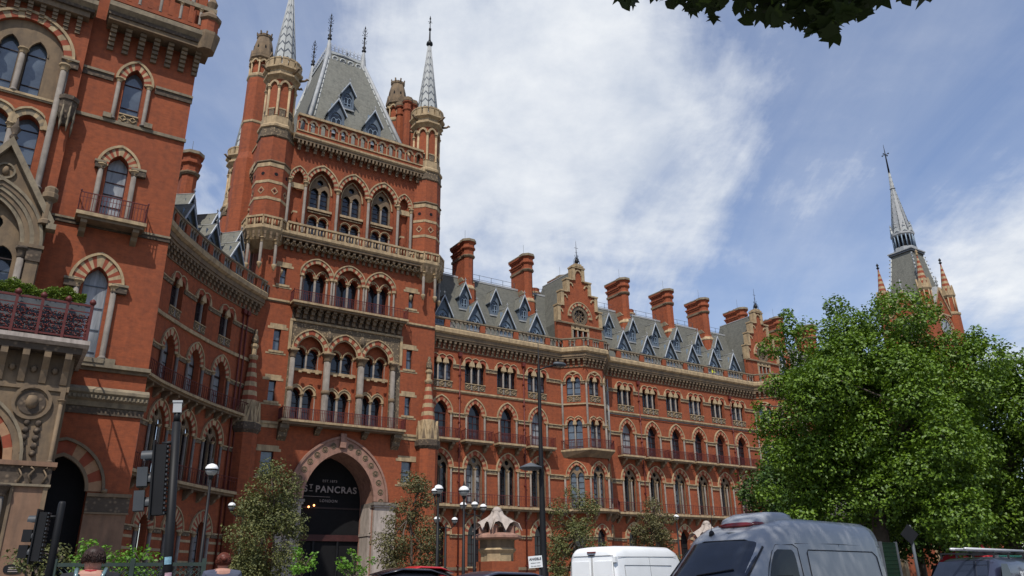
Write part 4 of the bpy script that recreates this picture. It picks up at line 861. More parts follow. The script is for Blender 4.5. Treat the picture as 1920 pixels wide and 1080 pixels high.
# turrets
def turret(cx, cy, r=1.75):
    T = TG @ Matrix.Translation((cx, cy, 0)); b = MB(T); d = MB(T)
    octo(b, 0, 0, [(r*0.75, 32.3), (r, 33.0), (r, 44.0)], 'brick')
    octo(b, 0, 0, [(r*0.80, 44.0), (r*0.80, 51.0)], 'brick')
    # bands of stone, roundels and lozenges
    for z0, z1 in ((36.3, 36.62), (38.1, 38.42), (39.9, 40.35)): octo(d, 0, 0, [(r+0.01, z0), (r+0.045, z0+0.02), (r+0.045, z1-0.02), (r+0.01, z1)], 'cream')
    octo(d, 0, 0, [(r, 40.35), (r+0.14, 40.45), (r+0.14, 40.55), (r, 40.65)], 'stone_dark')
    ap = r*math.cos(R_(22.5))
    for k in range(8):
        a = R_(45*k); M = T @ Matrix.Rotation(a, 4, 'Z') @ Matrix.Translation((ap, 0, 0)) @ Matrix.Rotation(R_(90), 4, 'Z'); d.T = M
        d.sheet(circle(0, 39.15, 0.30, 10), [], -0.012, 'voussoir_red'); d.sheet(circle(0, 39.15, 0.19, 10), [], -0.03, 'dark_void')
        q = lambda rr: [(rr, 37.3), (0, 37.3+rr*1.15), (-rr, 37.3), (0, 37.3-rr*1.15)]
        d.sheet(q(0.36), [q(0.25)], -0.04, 'cream', 0.03); d.sheet(q(0.25), [], -0.012, 'voussoir_red'); d.sheet(circle(0, 37.3, 0.11, 8), [], -0.03, 'dark_void')
        # arcaded stage
        M = T @ Matrix.Rotation(a, 4, 'Z') @ Matrix.Translation((ap*0.80, 0, 0)) @ Matrix.Rotation(R_(90), 4, 'Z'); d.T = M
        archband(d, 0, 49.5, 0.36, 0.5, 0, 0.22, -0.20, -0.01, 'cream', k=4, lim=0.55); d.box(-0.3, 0.3, -0.12, -0.01, 45.9, 46.7, 'cream_carved'); d.box(-0.34, 0.34, -0.16, -0.01, 46.7, 46.85, 'cream')
        M = T @ Matrix.Rotation(a+R_(22.5), 4, 'Z') @ Matrix.Translation((r*0.82, 0, 0)); d.T = M
        d.column(0, 0, 0.13, 45.9, 49.5, m='cream', cap=0.35)
    d.T = T
    octo(d, 0, 0, [(r, 43.3), (r+0.12, 43.4), (r+0.12, 43.55), (r+0.02, 43.6), (r+0.02, 44.4)], 'cream_carved'); octo(d, 0, 0, [(r+0.02, 44.4), (r+0.16, 44.5), (r+0.16, 44.75), (r*0.95, 45.0), (r*0.95, 45.8), (r*0.8, 45.95)], 'cream')
    octo(d, 0, 0, [(r*0.8, 50.35), (r*0.95, 50.6), (r*1.08, 50.75), (r*1.08, 50.95), (r*0.98, 51.0), (r*1.0, 51.35), (r*1.18, 51.6), (r*1.18, 51.8), (r*1.02, 51.9), (r*0.9, 51.9)], 'cream')
    for k in range(8):           # battlement
        for da in (-0.2, 0.2):
            a = R_(45*k+22.5)+da; M = T @ Matrix.Rotation(a, 4, 'Z') @ Matrix.Translation((r*0.98, 0, 0)); d.T = M
            d.box(-0.14, 0.14, -0.28, 0.28, 51.85, 52.75, 'cream'); d.box(-0.18, 0.18, -0.3, 0.3, 52.6, 52.78, 'cream')
        a = R_(45*k); M = T @ Matrix.Rotation(a, 4, 'Z') @ Matrix.Translation((r*0.9, 0, 0)); d.T = M; d.box(-0.1, 0.1, -0.32, 0.32, 51.85, 52.3, 'cream_carved')
    for k in (0, 2, 4, 6, 7):           # gargoyles
        M = T @ Matrix.Rotation(R_(45*k+22.5), 4, 'Z'); d.T = M; d.tube([(r, 0, 51.2), (r+0.55, 0, 51.3), (r+0.75, 0, 51.5), (r+0.95, 0, 51.42)], [0.16, 0.12, 0.15, 0.05], 5, 'stone_dark')
    # balcony ring at 33 m with corbelled colonnettes below
    d.T = T
    octo(d, 0, 0, [(r*0.6, 31.4), (r*1.0, 32.1), (r*1.25, 32.9), (r*1.32, 33.1), (r*1.32, 33.3), (r, 33.35)], 'cream')
    for k in range(8):
        a = R_(45*k); R8 = r*1.27; M = T @ Matrix.Rotation(a, 4, 'Z') @ Matrix.Translation((R8*math.cos(R_(22.5)), 0, 0)) @ Matrix.Rotation(R_(90), 4, 'Z'); d.T = M
        hw = R8*math.sin(R_(22.5)); panel_rail(d, -hw, hw, 0, 33.3, 34.4, 0.85); corbels(d, -hw, hw, 32.1, 32.8, 0.05, 0.5, 0.2, 'stone_dark', 2)
        M = T @ Matrix.Rotation(a+R_(22.5), 4, 'Z') @ Matrix.Translation((r*1.02, 0, 0)); d.T = M
        d.column(0, 0, 0.14, 29.6, 32.2, mc='cream', cap=0.5); d.lathe(0, 0, [(0.02, 29.0), (0.12, 29.2), (0.24, 29.5), (0.24, 29.65), (0.16, 29.7)], 7, 'cream')
    o = b.build('turret', tower); d.build('stone_dressing', o)
    s = MB(T)
    s = MB(); octo(s, 0, 0, [(1.28, 0.0), (1.22, 0.35), (0.16, 10.4)], 'spire_lead')
    for k in range(8):
        a = R_(45*k+22.5); s.tube([(1.24*math.cos(a), 1.24*math.sin(a), 0.3), (0.16*math.cos(a), 0.16*math.sin(a), 10.4)], 0.05, 4, 'lead')
    so_ = s.build('spire', tower, TG @ Vector((cx, cy, 52.3)))
    f = MB(); f.lathe(0, 0, [(0.12, 10.2), (0.42, 10.55), (0.35, 10.85), (0.2, 11.0), (0.12, 11.3), (0.08, 12.6), (0.16, 12.7), (0.16, 12.9), (0.06, 13.1), (0.05, 14.3), (0.12, 14.4), (0.01, 14.9)], 8, 'iron_black')
    f.tube([(-0.28, 0, 13.9), (0.28, 0, 13.9)], 0.04, 4, 'iron_black'); f.tube([(0, -0.28, 13.9), (0, 0.28, 13.9)], 0.04, 4, 'iron_black'); f.build('finial', so_)
turret(17.35, 69.95); turret(34.35, 69.95); turret(18.5, 90.0); turret(34.35, 90.0)
# octagonal chimney towers with stone lanterns
def lantern_stack(cx, cy, r=1.35):
    T = TG @ Matrix.Translation((cx, cy, 0)); b = MB(T); d = MB(T)
    octo(b, 0, 0, [(r*1.25, 30.0), (r*1.25, 46.0), (r, 47.0), (r, 57.2)], 'brick'); octo(b, 0, 0, [(r*0.82, 57.2), (r*0.82, 59.9)], 'brick')
    octo(d, 0, 0, [(r, 50.8), (r+0.08, 50.9), (r+0.08, 51.15), (r, 51.2)], 'cream'); octo(d, 0, 0, [(r, 57.0), (r+0.12, 57.2), (r+0.12, 57.5), (r*0.95, 57.7)], 'cream')
    for k in range(8):
        d.T = T @ Matrix.Rotation(R_(45*k+22.5), 4, 'Z') @ Matrix.Translation((r*0.92, 0, 0)); d.column(0, 0, 0.1, 57.6, 59.6, m='cream')
        d.T = T @ Matrix.Rotation(R_(45*k), 4, 'Z') @ Matrix.Translation((r*0.90, 0, 0)) @ Matrix.Rotation(R_(90), 4, 'Z')
        archband(d, 0, 59.1, 0.26, 0.36, 0, 0.2, -0.12, 0.05, 'cream', k=3, lim=0.5)
        d.prism([(-0.5, 60.3), (0.5, 60.3), (0, 61.2)], -0.12, 0.1, 'stone_dark'); d.prism([(-0.1, 61.0), (0.1, 61.0), (0.1, 61.6), (0, 61.9), (-0.1, 61.6)], 0.11, 0.3, 'dark_void')
    d.T = T
    octo(d, 0, 0, [(r*0.9, 59.7), (r*1.08, 59.95), (r*1.08, 60.25), (r*0.98, 60.4), (r*0.92, 61.0), (r*0.80, 62.2), (r*0.62, 63.2), (r*0.68, 63.3), (r*0.68, 63.6), (r*0.45, 63.6)], 'stone_dark')
    for k in range(8):
        d.T = T @ Matrix.Rotation(R_(45*k), 4, 'Z') @ Matrix.Translation((r*0.62, 0, 0)); d.prism([(-0.08, 63.5), (0.1, 63.5), (0.14, 63.95), (0.0, 63.8)], -0.09, 0.09, 'stone_dark')
    o = b.build('chimney_turret', tower); d.build('stone_lantern', o)
lantern_stack(17.25, 80.2); lantern_stack(34.9, 80.2)
c = MB(TG)
for dx, dy in ((0, 0), (0.95, 0.3), (0.5, 1.1), (-0.3, 1.5)):
    octo(c, 34.6+dx*0.9, 76.2+dy, [(0.75, 44), (0.75, 50.3), (0.5, 51.1), (0.5, 56.8), (0.62, 57.0), (0.62, 57.2), (0.5, 57.3), (0.5, 57.9), (0.66, 58.1), (0.66, 58.6), (0.5, 58.7)], 'brick'); octo(c, 34.6+dx*0.9, 76.2+dy, [(0.64, 58.15), (0.7, 58.3), (0.68, 58.75), (0.3, 58.9)], 'stone_dark'); octo(c, 34.6+dx*0.9, 76.2+dy, [(0.76, 50.2), (0.8, 50.35), (0.5, 51.1)], 'cream')
c.build('chimney', tower)
# pavilion roof
rr = MB(TG)
B0, B1 = (20.0, 69.9, 44.6), (32.9, 90.1, 44.6)
t0, t1, tf, tb_, zt = 24.2, 28.7, 77.0, 83.0, 63.0
b4 = [(20.05, 69.95, 44.6), (32.85, 69.95, 44.6), (32.85, 90.05, 44.6), (20.05, 90.05, 44.6)]; t4 = [(t0, tf, zt-0.8), (t1, tf, zt-0.8), (t1, tb_, zt-0.8), (t0, tb_, zt-0.8)]
rr.add(b4+t4, [(0, 1, 5, 4), (1, 2, 6, 5), (2, 3, 7, 6), (3, 0, 4, 7), (4, 5, 6, 7)], 'slate_light')
rr.add([(X0+0.6, 69.6, 44.58), (X1-0.6, 69.6, 44.58), (X1-0.6, 90.4, 44.58), (X0+0.6, 90.4, 44.58)], [(0, 1, 2, 3)], 'lead')
ro = rr.build('roof', tower)
hp = MB(TG)
for i in range(4):
    a, b = Vector(b4[i]), Vector(t4[i]); hp.tube([a, b], [0.30, 0.20], 6, 'lead')
    nx = Vector(b4[(i+1) % 4]); pv = Vector(b4[(i-1) % 4])
    for o_ in (nx, pv):
        d_ = (o_-a).normalized()*0.55; hp.tube([a+d_, b+d_*0.5], [0.09, 0.07], 4, 'spire_lead')
    # lead flare at the top corner and iron finial
    cx, cy, cz = t4[i]
    hp.lathe(cx, cy, [(0.75, cz-3.0), (0.5, cz-1.0), (0.28, cz+0.8), (0.13, cz+2.0)], 6, 'lead')
hp.box(t0, t1, tf-0.12, tf+0.05, zt-0.9, zt-0.55, 'spire_lead'); hp.box(t0-0.12, t0+0.05, tf, tb_, zt-0.9, zt-0.55, 'spire_lead')
for k in range(4):
    x = t0+0.75+k*1.0; hp.T = TG @ Matrix.Translation((x, tf-0.42, zt-1.75)) @ Matrix.Rotation(R_(90), 4, 'X') @ Matrix.Rotation(0, 4, 'Z')
    hp.lathe(0, 0, [(0.42, 0), (0.42, 0.06), (0.28, 0.07), (0.26, 0.0)], 10, 'spire_lead')
hp.T = TG; hp.build('lead_hips', ro)
cr = MB(TG)
def cresting(p, q):
    p, q = Vector(p), Vector(q); L = (q-p).length; n = int(L/0.5); cr.tube([p+Vector((0, 0, 0.05)), q+Vector((0, 0, 0.05))], 0.06, 4, 'lead'); cr.tube([p+Vector((0, 0, 0.55)), q+Vector((0, 0, 0.55))], 0.035, 4, 'lead')
    for i in range(n):
        c = p+(q-p)*((i+0.5)/n); u = (q-p).normalized()
        cr.tube([c, c+Vector((0, 0, 1.25))], 0.03, 4, 'lead'); cr.tube([c-u*0.22+Vector((0, 0, 0.1)), c+Vector((0, 0, 0.5)), c+u*0.22+Vector((0, 0, 0.1))], 0.03, 4, 'lead'); cr.tube([c-u*0.2+Vector((0, 0, 1.0)), c+Vector((0, 0, 0.62)), c+u*0.2+Vector((0, 0, 1.0))], 0.03, 4, 'lead')
Z_ = zt-0.55
cresting((t0, tf, Z_), (t1, tf, Z_)); cresting((t0, tf, Z_), (t0, tb_, Z_)); cresting((t1, tf, Z_), (t1, tb_, Z_)); cresting((t0, tb_, Z_), (t1, tb_, Z_))
cr.build('cresting', ro)
def iron_finial(name, parent, T, x, y, z0, s=1.0, m='iron_black'):
    f = MB(T)
    f.lathe(x, y, [(0.13*s, z0), (0.32*s, z0+0.3*s), (0.13*s, z0+0.55*s), (0.28*s, z0+0.85*s), (0.1*s, z0+1.1*s), (0.08*s, z0+2.2*s), (0.2*s, z0+2.4*s), (0.07*s, z0+2.6*s), (0.05*s, z0+3.9*s), (0.11*s, z0+4.0*s), (0.01, z0+4.4*s)], 7, m)
    for h, w_ in ((1.6, 0.42), (2.9, 0.5), (3.5, 0.3)):
        for k in range(4):
            a = k*math.pi/2+0.5; c_, s_ = math.cos(a)*s, math.sin(a)*s
            f.tube([(x, y, z0+h*s), (x+c_*w_*0.6, y+s_*w_*0.6, z0+(h+0.02)*s), (x+c_*w_, y+s_*w_, z0+(h+0.25)*s)], 0.035*s, 4, m)
    return f.build(name, parent)
for x, y in ((t0, tf), (t1, tf), (t0, tb_), (t1, tb_)): iron_finial('finial', ro, TG, x, y, zt+0.9, 0.95)
# roof dormers on the front slope
def tdorm(x, z, w, hb, hg, dep):
    b, r, f, wn, pn = dormer_meshes(w, hb, hg, dep, 1)
    y = tf-(zt-0.8-z)*(tf-69.95)/(zt-0.8-44.6)
    o = b.build('dormer', tower, (x-GX, y-0.25-GD, z)); r.build('dormer_roof', o); f.build('finial', o); wq = wn.build('window_frame', o); pn.build('pane', o)
tdorm(23.75, 47.2, 0.92, 2.5, 1.75, 1.4); tdorm(28.05, 47.2, 0.92, 2.5, 1.75, 1.4); tdorm(25.55, 52.0, 0.74, 2.0, 1.4, 1.2)
# corner pinnacles rising beside the arch (banded cones on brick shafts)
def corner_pinnacle(cx, cy):
    T = TG @ Matrix.Translation((cx, cy, 0)); b = MB(T)
    octo(b, 0, 0, [(1.05, 0), (1.05, 13.9)], 'brick'); octo(b, 0, 0, [(1.05, 13.7), (1.28, 14.0), (1.28, 14.5), (1.15, 14.6)], 'stone_dark_carved'); octo(b, 0, 0, [(1.15, 14.6), (0.98, 14.7), (0.75, 16.6)], 'cream')
    z = 16.6; r = 0.72
    for i in range(9):
        z1 = z+0.42; r1 = 0.72-(z1-16.6)*0.115; octo(b, 0, 0, [(r, z), (r1, z1)], 'voussoir_red' if i % 2 == 0 else 'cream'); z, r = z1, r1
    octo(b, 0, 0, [(0.33, 20.3), (0.42, 20.5), (0.42, 20.7), (0.24, 20.8), (0.24, 21.3), (0.36, 21.5), (0.36, 21.7), (0.2, 21.8)], 'cream'); b.lathe(0, 0, [(0.2, 21.7), (0.33, 22.0), (0.28, 22.5), (0.16, 22.7), (0.2, 22.9), (0.12, 23.15)], 7, 'cream_carved')
    for k in range(8):
        b.T = T @ Matrix.Rotation(R_(45*k), 4, 'Z') @ Matrix.Translation((1.0, 0, 0)) @ Matrix.Rotation(R_(90), 4, 'Z')
        b.prism([(-0.42, 14.6), (0.42, 14.6), (0, 16.5)], -0.08, 0.12, 'cream'); b.prism([(-0.18, 14.7), (0.18, 14.7), (0, 15.7)], -0.10, -0.079, 'stone_dark')
        b.T = T @ Matrix.Rotation(R_(45*k+22.5), 4, 'Z') @ Matrix.Translation((1.08, 0, 0)); b.prism([(-0.1, 14.6), (0.1, 14.6), (0, 16.0)], -0.1, 0.1, 'cream')
    b.build('corner_pinnacle', tower)
corner_pinnacle(17.1, 68.4); corner_pinnacle(34.75, 68.6)

# ============================================================ CURVED WING (between entrance block and gate tower)
CX, CD = 9.0, 60.0
TC = Matrix.Translation((-CX, -CD, 0))
curve = building('curved_wing', CX, CD, 'shaded concave brick wing between the near corner block and the gate tower', 'building')
VP = [(1.2, 47.6), (3.6, 51.5), (5.5, 55.3), (7.7, 58.95), (10.1, 62.05), (12.6, 64.9), (15.3, 67.5), (17.3, 69.2)]
q3 = window_kind(20.62, 23.2, (-0.46, 0.46), 0.42, 0.52, 0.36, cols=(0.0,), colr=0.11, coly=0.05, panel=0.72, k=6, depth=0.5, mb_='voussoir_red')
q2 = window_kind(15.3, 17.98, (0,), 0.80, 1.25, 0.46, cols=(-1.12, 1.12), colr=0.115, coly=-0.14, k=9, depth=0.55, pane='pane_curtain', fr='frame_dark', bars=3, lint=1)
q1 = window_kind(8.92, 12.45, (-0.49, 0.49), 0.40, 0.6, 0.45, wo=0.98, ho=1.38, cols=(-1.25, 1.25, 0.0), colr=0.10, coly=-0.12, roundel=(13.33, 0.27), k=9, depth=0.6, bars=5, plate='stone_dark')
q0 = window_kind(2.0, 5.3, (0,), 0.62, 0.95, 0.75, k=10, depth=0.6, bars=5, pane='pane_curtain', cols=(-0.95, 0.95), colr=0.13, coly=-0.1)
cw, cs_, cb, cc2, gbb, grr = MB(), MB(), MB(), MB(), MB(), MB()
gb, gr = gbb, grr
for i in range(len(VP)-1):
    T, L, a = frame(*VP[i], *VP[i+1]); T = TC @ T
    full = 2 <= i <= 5 or i == 1
    ks = [q0, q1, q2, q3] if full else []
    cw.T = T
    for j, (z0, z1) in enumerate(((0, 8.5), (8.5, 15.0), (15.0, 20.3), (20.3, 26.9))):
        cw.sheet(rect(0, L, z0, z1), [shift(ks[j]['hole'], L/2)] if ks else [], 0.0, 'brick', 0.5)
    if ks:
        for k in ks:
            c = T @ Vector((L/2, 0, 0)); put(k, curve, c.x, c.y, a)
    cs_.T = T; h = [L/2] if ks else []
    for z, hw in ((22.86, 0.95), (17.66, 1.28), (12.06, 1.45), (5.05, 1.4)):
        for q0_, q1_ in gaps(0, L, h, hw): band(cs_, q0_, q1_, z, z+0.28, 0.1, 'cream_carved'); band(cs_, q0_, q1_, z+0.28, z+0.37, 0.16, 'cream')
    for q in range(5):            # constructional stone courses of the ground storey
        for q0_, q1_ in gaps(0, L, h, 1.12): band(cs_, q0_, q1_, 1.6+q*0.75, 1.78+q*0.75, 0.02, 'cream')
    band(cs_, 0, L, 20.16, 20.44, 0.15, 'cream'); band(cs_, 0, L, 1.0, 1.35, 0.2, 'stone_dark')
    cornice(cc2, cb, T, L, 0.0, 1.9); gallery(T, L)
    gb.T = T; gb.box(0, L, -1.0, 0, 15.02, 15.22, 'cream'); gb.box(0, L, -0.8, 0, 14.85, 15.02, 'stone_dark')
    for q in (0.2, 0.5, 0.8): bracket(gb, L*q, 0.26, 0.7, 14.15, 14.85, 'stone_dark')
    gr.T = T; railing(gr, 0, L, -0.92, 15.22, 16.24, gap=0.28)
cw.T = TC
cw.add([(x, y+0.0, 26.9) for x, y in VP]+[(16.5, 75, 26.9), (0, 75, 26.9), (-6, 52, 26.9)], [tuple(range(len(VP)+3))], 'lead')
cw.build('wall', curve); cs_.build('string_course', curve); cc2.build('cornice', curve); cb.build('balustrade', curve); o_ = gb.build('gallery_balcony', curve); gr.build('railing', o_)
rf = MB(TC)
def off(i, d):     # vertex pushed back from the curve
    p = Vector(VP[max(i-1, 0)]); q = Vector(VP[min(i+1, len(VP)-1)]); t = (q-p).normalized(); n_ = Vector((-t.y, t.x)); v = Vector(VP[i])+n_*d; return v.x, v.y
for i in range(len(VP)-1):
    a0, a1, b0, b1 = off(i, 0.45), off(i+1, 0.45), off(i, 4.6), off(i+1, 4.6)
    rf.add([(*a0, 27.0), (*a1, 27.0), (*b1, 33.4), (*b0, 33.4)], [(0, 1, 2, 3)], 'slate')
    c0, c1 = off(i, 9), off(i+1, 9); rf.add([(*b0, 33.4), (*b1, 33.4), (*c1, 33.0), (*c0, 33.0)], [(0, 1, 2, 3)], 'slate'); rf.tube([(*b0, 33.45), (*b1, 33.45)], 0.12, 5, 'lead')
    for z in (0.6, 1.15): rf.tube([(*off(i, 5.8), 33.4+z), (*off(i+1, 5.8), 33.4+z)], 0.025, 4, 'iron_grey')
    rf.tube([(*off(i, 5.8), 33.4), (*off(i, 5.8), 34.6)], 0.025, 4, 'iron_grey')
ro = rf.build('roof', curve)
dl2 = dormer_kind(1.0, 1.5, 1.7, 1.7, 1.2); du2 = dormer_kind(0.66, 1.6, 1.3, 1.5, 1.2)
for i in range(1, 6):
    T, L, a = frame(*VP[i], *VP[i+1]); T = TC @ T
    for t in (0.5,) if i != 6 else ():
        c = T @ Vector((L*0.72, 0.5, 0)); o_ = put(dl2, curve, c.x, c.y, a); o_.location.z = 27.35
    c = T @ Vector((L*1.24, 1.75, 0)); o_ = put(du2, curve, c.x, c.y, a); o_.location.z = 29.75
T, L, a = frame(*VP[3], *VP[4])
chimney(curve, 9.25, 65.2, 68.8, 1.3, 31.0, 37.6, TC)
for i, dx in ((2, 0.1), (6, 0.4), (6, 1.0)):
    T, L, a = frame(*VP[i], *VP[i+1]); pm = MB(TC @ T); pm.tube([(dx, -0.14, 0), (dx, -0.14, 24.6)], 0.08, 6, 'pipe_red'); pm.box(dx-0.2, dx+0.2, -0.3, 0, 24.2, 24.6, 'pipe_red'); pm.build('drainpipe', curve)

# ============================================================ NEAR CORNER BLOCK (left edge)
BX, BD = 2.5, 45.0
TB = Matrix.Translation((-BX, -BD, 0)); TBf = TB @ Matrix.Translation((0, 45, 0))
blk = building('corner_block', BX, BD, 'nearest red brick block at the left edge, with carved stone porch and gabled window', 'building')
w4 = window_kind(27.05, 29.85, (0,), 0.52, 0.95, 0.40, cols=(-0.82, 0.82), colr=0.12, coly=-0.10, panel=0.55, k=8, depth=0.45, hood=0.14, pane='pane_sky_tint', bars=1, ma='voussoir_red', fr='frame_plum')
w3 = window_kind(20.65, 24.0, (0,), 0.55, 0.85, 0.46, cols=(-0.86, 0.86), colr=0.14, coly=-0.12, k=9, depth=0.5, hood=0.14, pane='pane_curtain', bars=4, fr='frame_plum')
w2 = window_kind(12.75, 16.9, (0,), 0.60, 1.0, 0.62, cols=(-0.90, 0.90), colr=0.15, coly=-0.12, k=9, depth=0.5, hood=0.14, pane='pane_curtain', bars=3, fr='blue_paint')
w4b = window_kind(26.95, 29.75, (-0.68, 0.68), 0.48, 0.9, 0.40, wo=1.95, ho=2.0, cols=(0.0, -1.35, 2.2, -2.2), colr=0.15, coly=0.0, k=10, depth=0.5, hood=0.16, pane='pane_sky_tint', bars=1, plate='stone_dark')
w3b = window_kind(21.6, 25.0, (-0.72, 0.72), 0.60, 0.75, 0.35, cols=(0.0,), colr=0.15, coly=0.1, k=6, depth=0.5, hood=0.12, pane='pane_sky_tint', bars=3, ma='weathered')
bw = MB(TBf)
door = opening(2.5, 0, 6.0, 1.35, 1.8, 9); door = [(x, max(z, 0.01)) for x, z in door]
cxw = 2.5
bw.sheet(rect(-0.3, 5.75, 0, 12.0), [door], 0.0, 'brick', 0.9)
bw.sheet(rect(-0.3, 5.75, 12.0, 20.2), [shift(w2['hole'], cxw)], 0.0, 'brick', 0.5)
bw.sheet(rect(-0.3, 5.75, 20.2, 26.9), [shift(w3['hole'], cxw)], 0.0, 'brick', 0.5)
bw.sheet(rect(-0.3, 5.75, 26.9, 33.6), [shift(w4['hole'], cxw)], 0.0, 'brick', 0.5)
LC = -2.95
bw.T = TB @ Matrix.Translation((0, 44.6, 0))
bw.sheet(rect(-9, -0.55, 26.8, 33.6), [shift(w4b['hole'], LC-0.3), shift(w4b['hole'], -7.6) if False else circle(-8.6, 30, 0.02, 3)], 0.0, 'brick', 0.5)
bw.sheet(rect(-9, -0.55, 20.2, 26.8), [shift(w3b['hole'], LC)], 0.0, 'brick', 0.5)
bw.sheet(rect(-9, -0.55, 0.0, 20.2), [opening(LC+0.2, 11.6, 18.0, 1.9, 2.7, 9)], 0.0, 'brick', 0.8)
bw.box(-0.55, -0.28, 0.0, 0.42, 0, 33.6, 'brick')
bw.T = TB
bw.box(-9, 5.73, 46.6, 55.0, 0, 33.6, 'brick'); bw.add([(5.75, 45, 0), (5.75, 55, 0), (5.75, 55, 33.6), (5.75, 45, 33.6)], [(0, 1, 2, 3)], 'brick')
bw.add([(5.73, 45.01, 0), (5.73, 47, 0), (5.73, 47, 33.6), (5.73, 45.01, 33.6)], [(0, 1, 2, 3)], 'brick')
bw.box(-9, 5.3, 45.8, 54, 33.6, 48.0, 'brick')
bw.box(1.0, 4.2, 45.95, 46.6, 0, 8.5, 'dark_void'); bw.box(-5.0, -0.8, 45.5, 45.6, 11.0, 21.0, 'pane_sky_tint'); 
bw.build('wall', blk)
put(w2, blk, cxw-BX, 0); put(w3, blk, cxw-BX, 0); put(w4, blk, cxw-BX, 0)
put(w4b, blk, LC-0.3-BX, -0.4); put(w3b, blk, LC-BX, -0.4)
balcony(blk, cxw-BX+0.1, 0, 0, 1.75, 1.05, 20.55, 1.15, brk=(-1.3, 1.3), bh=0.75)
d = MB(TBf)
def bandB(x0, x1, z0, z1, p, m): d.box(x0, x1, -p, 0, z0, z1, m)
bandB(-0.3, 5.8, 26.78, 26.98, 0.14, 'weathered'); bandB(-0.3, 5.8, 20.08, 20.3, 0.10, 'stone_dark_carved'); bandB(-0.3, 5.8, 20.3, 20.42, 0.16, 'weathered')
for a, b in ((-0.3, 1.35), (3.65, 5.8)): bandB(a, b, 29.55, 29.9, 0.10, 'stone_dark_carved'); bandB(a, b, 29.9, 30.05, 0.18, 'weathered')
bandB(-0.3, 5.85, 12.3, 12.5, 0.30, 'weathered'); bandB(-0.3, 5.8, 12.12, 12.3, 0.12, 'stone_dark')
bandB(1.5, 3.5, 12.5, 12.75, 0.35, 'weathered')
d.prism_x([(0, 10.2), (-0.12, 10.25), (-0.2, 10.5), (-0.38, 10.6), (-0.38, 10.8), (-0.5, 10.9), (-0.5, 11.05), (-0.2, 11.25), (0, 11.3)], -0.3, 5.95, 'weathered'); corbels(d, -0.3, 5.95, 10.62, 10.78, 0.46, 0.2, 0.09, 'weathered', 1); bandB(-0.3, 5.85, 9.85, 10.2, 0.1, 'stone_dark_carved')
bandB(3.85, 5.85, 5.0, 5.75, 0.08, 'stone_dark_carved'); bandB(3.85, 5.9, 5.75, 5.92, 0.16, 'stone_dark'); bandB(3.85, 5.88, 4.92, 5.0, 0.12, 'stone_dark'); bandB(3.85, 5.78, 0, 4.92, 0.03, 'sandstone')
archband(d, 2.5, 6.0, 1.35, 1.8, 0, 0.62, -0.05, 0.0, 'buff', 'voussoir_red', 6); archband(d, 2.5, 6.0, 1.35, 1.8, 0.62, 0.76, -0.2, 0, 'stone_dark', k=10); archband(d, 2.5, 6.0, 1.35, 1.8, -0.14, 0.02, -0.1, 0.2, 'stone_dark', k=9)
for x in (4.53,): d.lathe(x+0.05, -0.14, [(0.05, 5.92), (0.16, 5.98), (0.16, 6.1), (0.08, 6.15)], 7, 'stone_dark')
for x in (1.4, 3.6): d.box(x-0.22, x+0.22, -0.28, 0, 27.0, 27.3, 'weathered')
for x in (1.55, 3.45): d.box(x-0.25, x+0.5 if x > 2 else x+0.25, -0.28, 0, 23.72, 24.05, 'stone_dark_carved'); d.box(x-0.3, x+0.5 if x > 2 else x+0.3, -0.32, 0, 24.05, 24.18, 'weathered')
for x in (1.35, 3.65): d.box(x-0.38, x+0.38, -0.28, 0, 16.5, 16.85, 'stone_dark_carved'); d.box(x-0.42, x+0.42, -0.34, 0, 16.85, 16.98, 'weathered'); d.box(x-0.4, x+0.4, -0.28, 0, 12.5, 12.8, 'weathered')
# machicolated cornice
for x0, x1 in ((0.55, 5.8),):
    for i in range(7):
        x = x0+0.3+i*0.80
        for k in range(6): d.box(x-0.17, x+0.17, -0.16-k*0.12, 0, 31.6+k*0.24, 31.6+k*0.24+0.2, 'stone_dark')
    d.box(x0-0.1, x1+0.35, -1.1, 0, 33.05, 33.35, 'stone_dark'); d.box(x0-0.15, x1+0.45, -1.2, 0, 33.35, 33.6, 'stone_dark_carved'); d.prism_x([(0, 33.6), (-1.2, 33.6), (-1.45, 33.8), (-1.45, 34.1), (-1.0, 34.45), (0, 34.5)], x0-0.2, x1+0.6, 'weathered')
    d.box(5.75, 6.35, -0.7, 1.0, 33.4, 34.3, 'stone_dark'); 
d.T = TB @ Matrix.Translation((0, 44.6, 0))
for i in range(10):
    x = -0.95-i*0.62
    for k in range(5): d.box(x-0.13, x+0.13, -0.1-k*0.08, 0, 31.75+k*0.2, 31.75+k*0.2+0.17, 'stone_dark')
d.box(-9, -0.5, -0.55, 0, 32.75, 33.1, 'stone_dark'); d.box(-9, -0.3, -0.7, 0, 33.1, 33.3, 'stone_dark_carved'); d.prism_x([(0, 33.3), (-0.7, 33.3), (-0.95, 33.5), (-0.95, 33.8), (-0.5, 34.1), (0, 34.15)], -9, -0.2, 'weathered')
d.box(-9, -0.5, -0.12, 0, 26.72, 26.9, 'weathered'); d.box(-1.35, -0.5, -0.2, 0, 29.3, 29.72, 'stone_dark_carved'); d.box(-1.4, -0.5, -0.28, 0, 29.72, 29.85, 'weathered')
d.column(-1.15, -0.25, 0.16, 21.4, 29.3, cap=0.4)
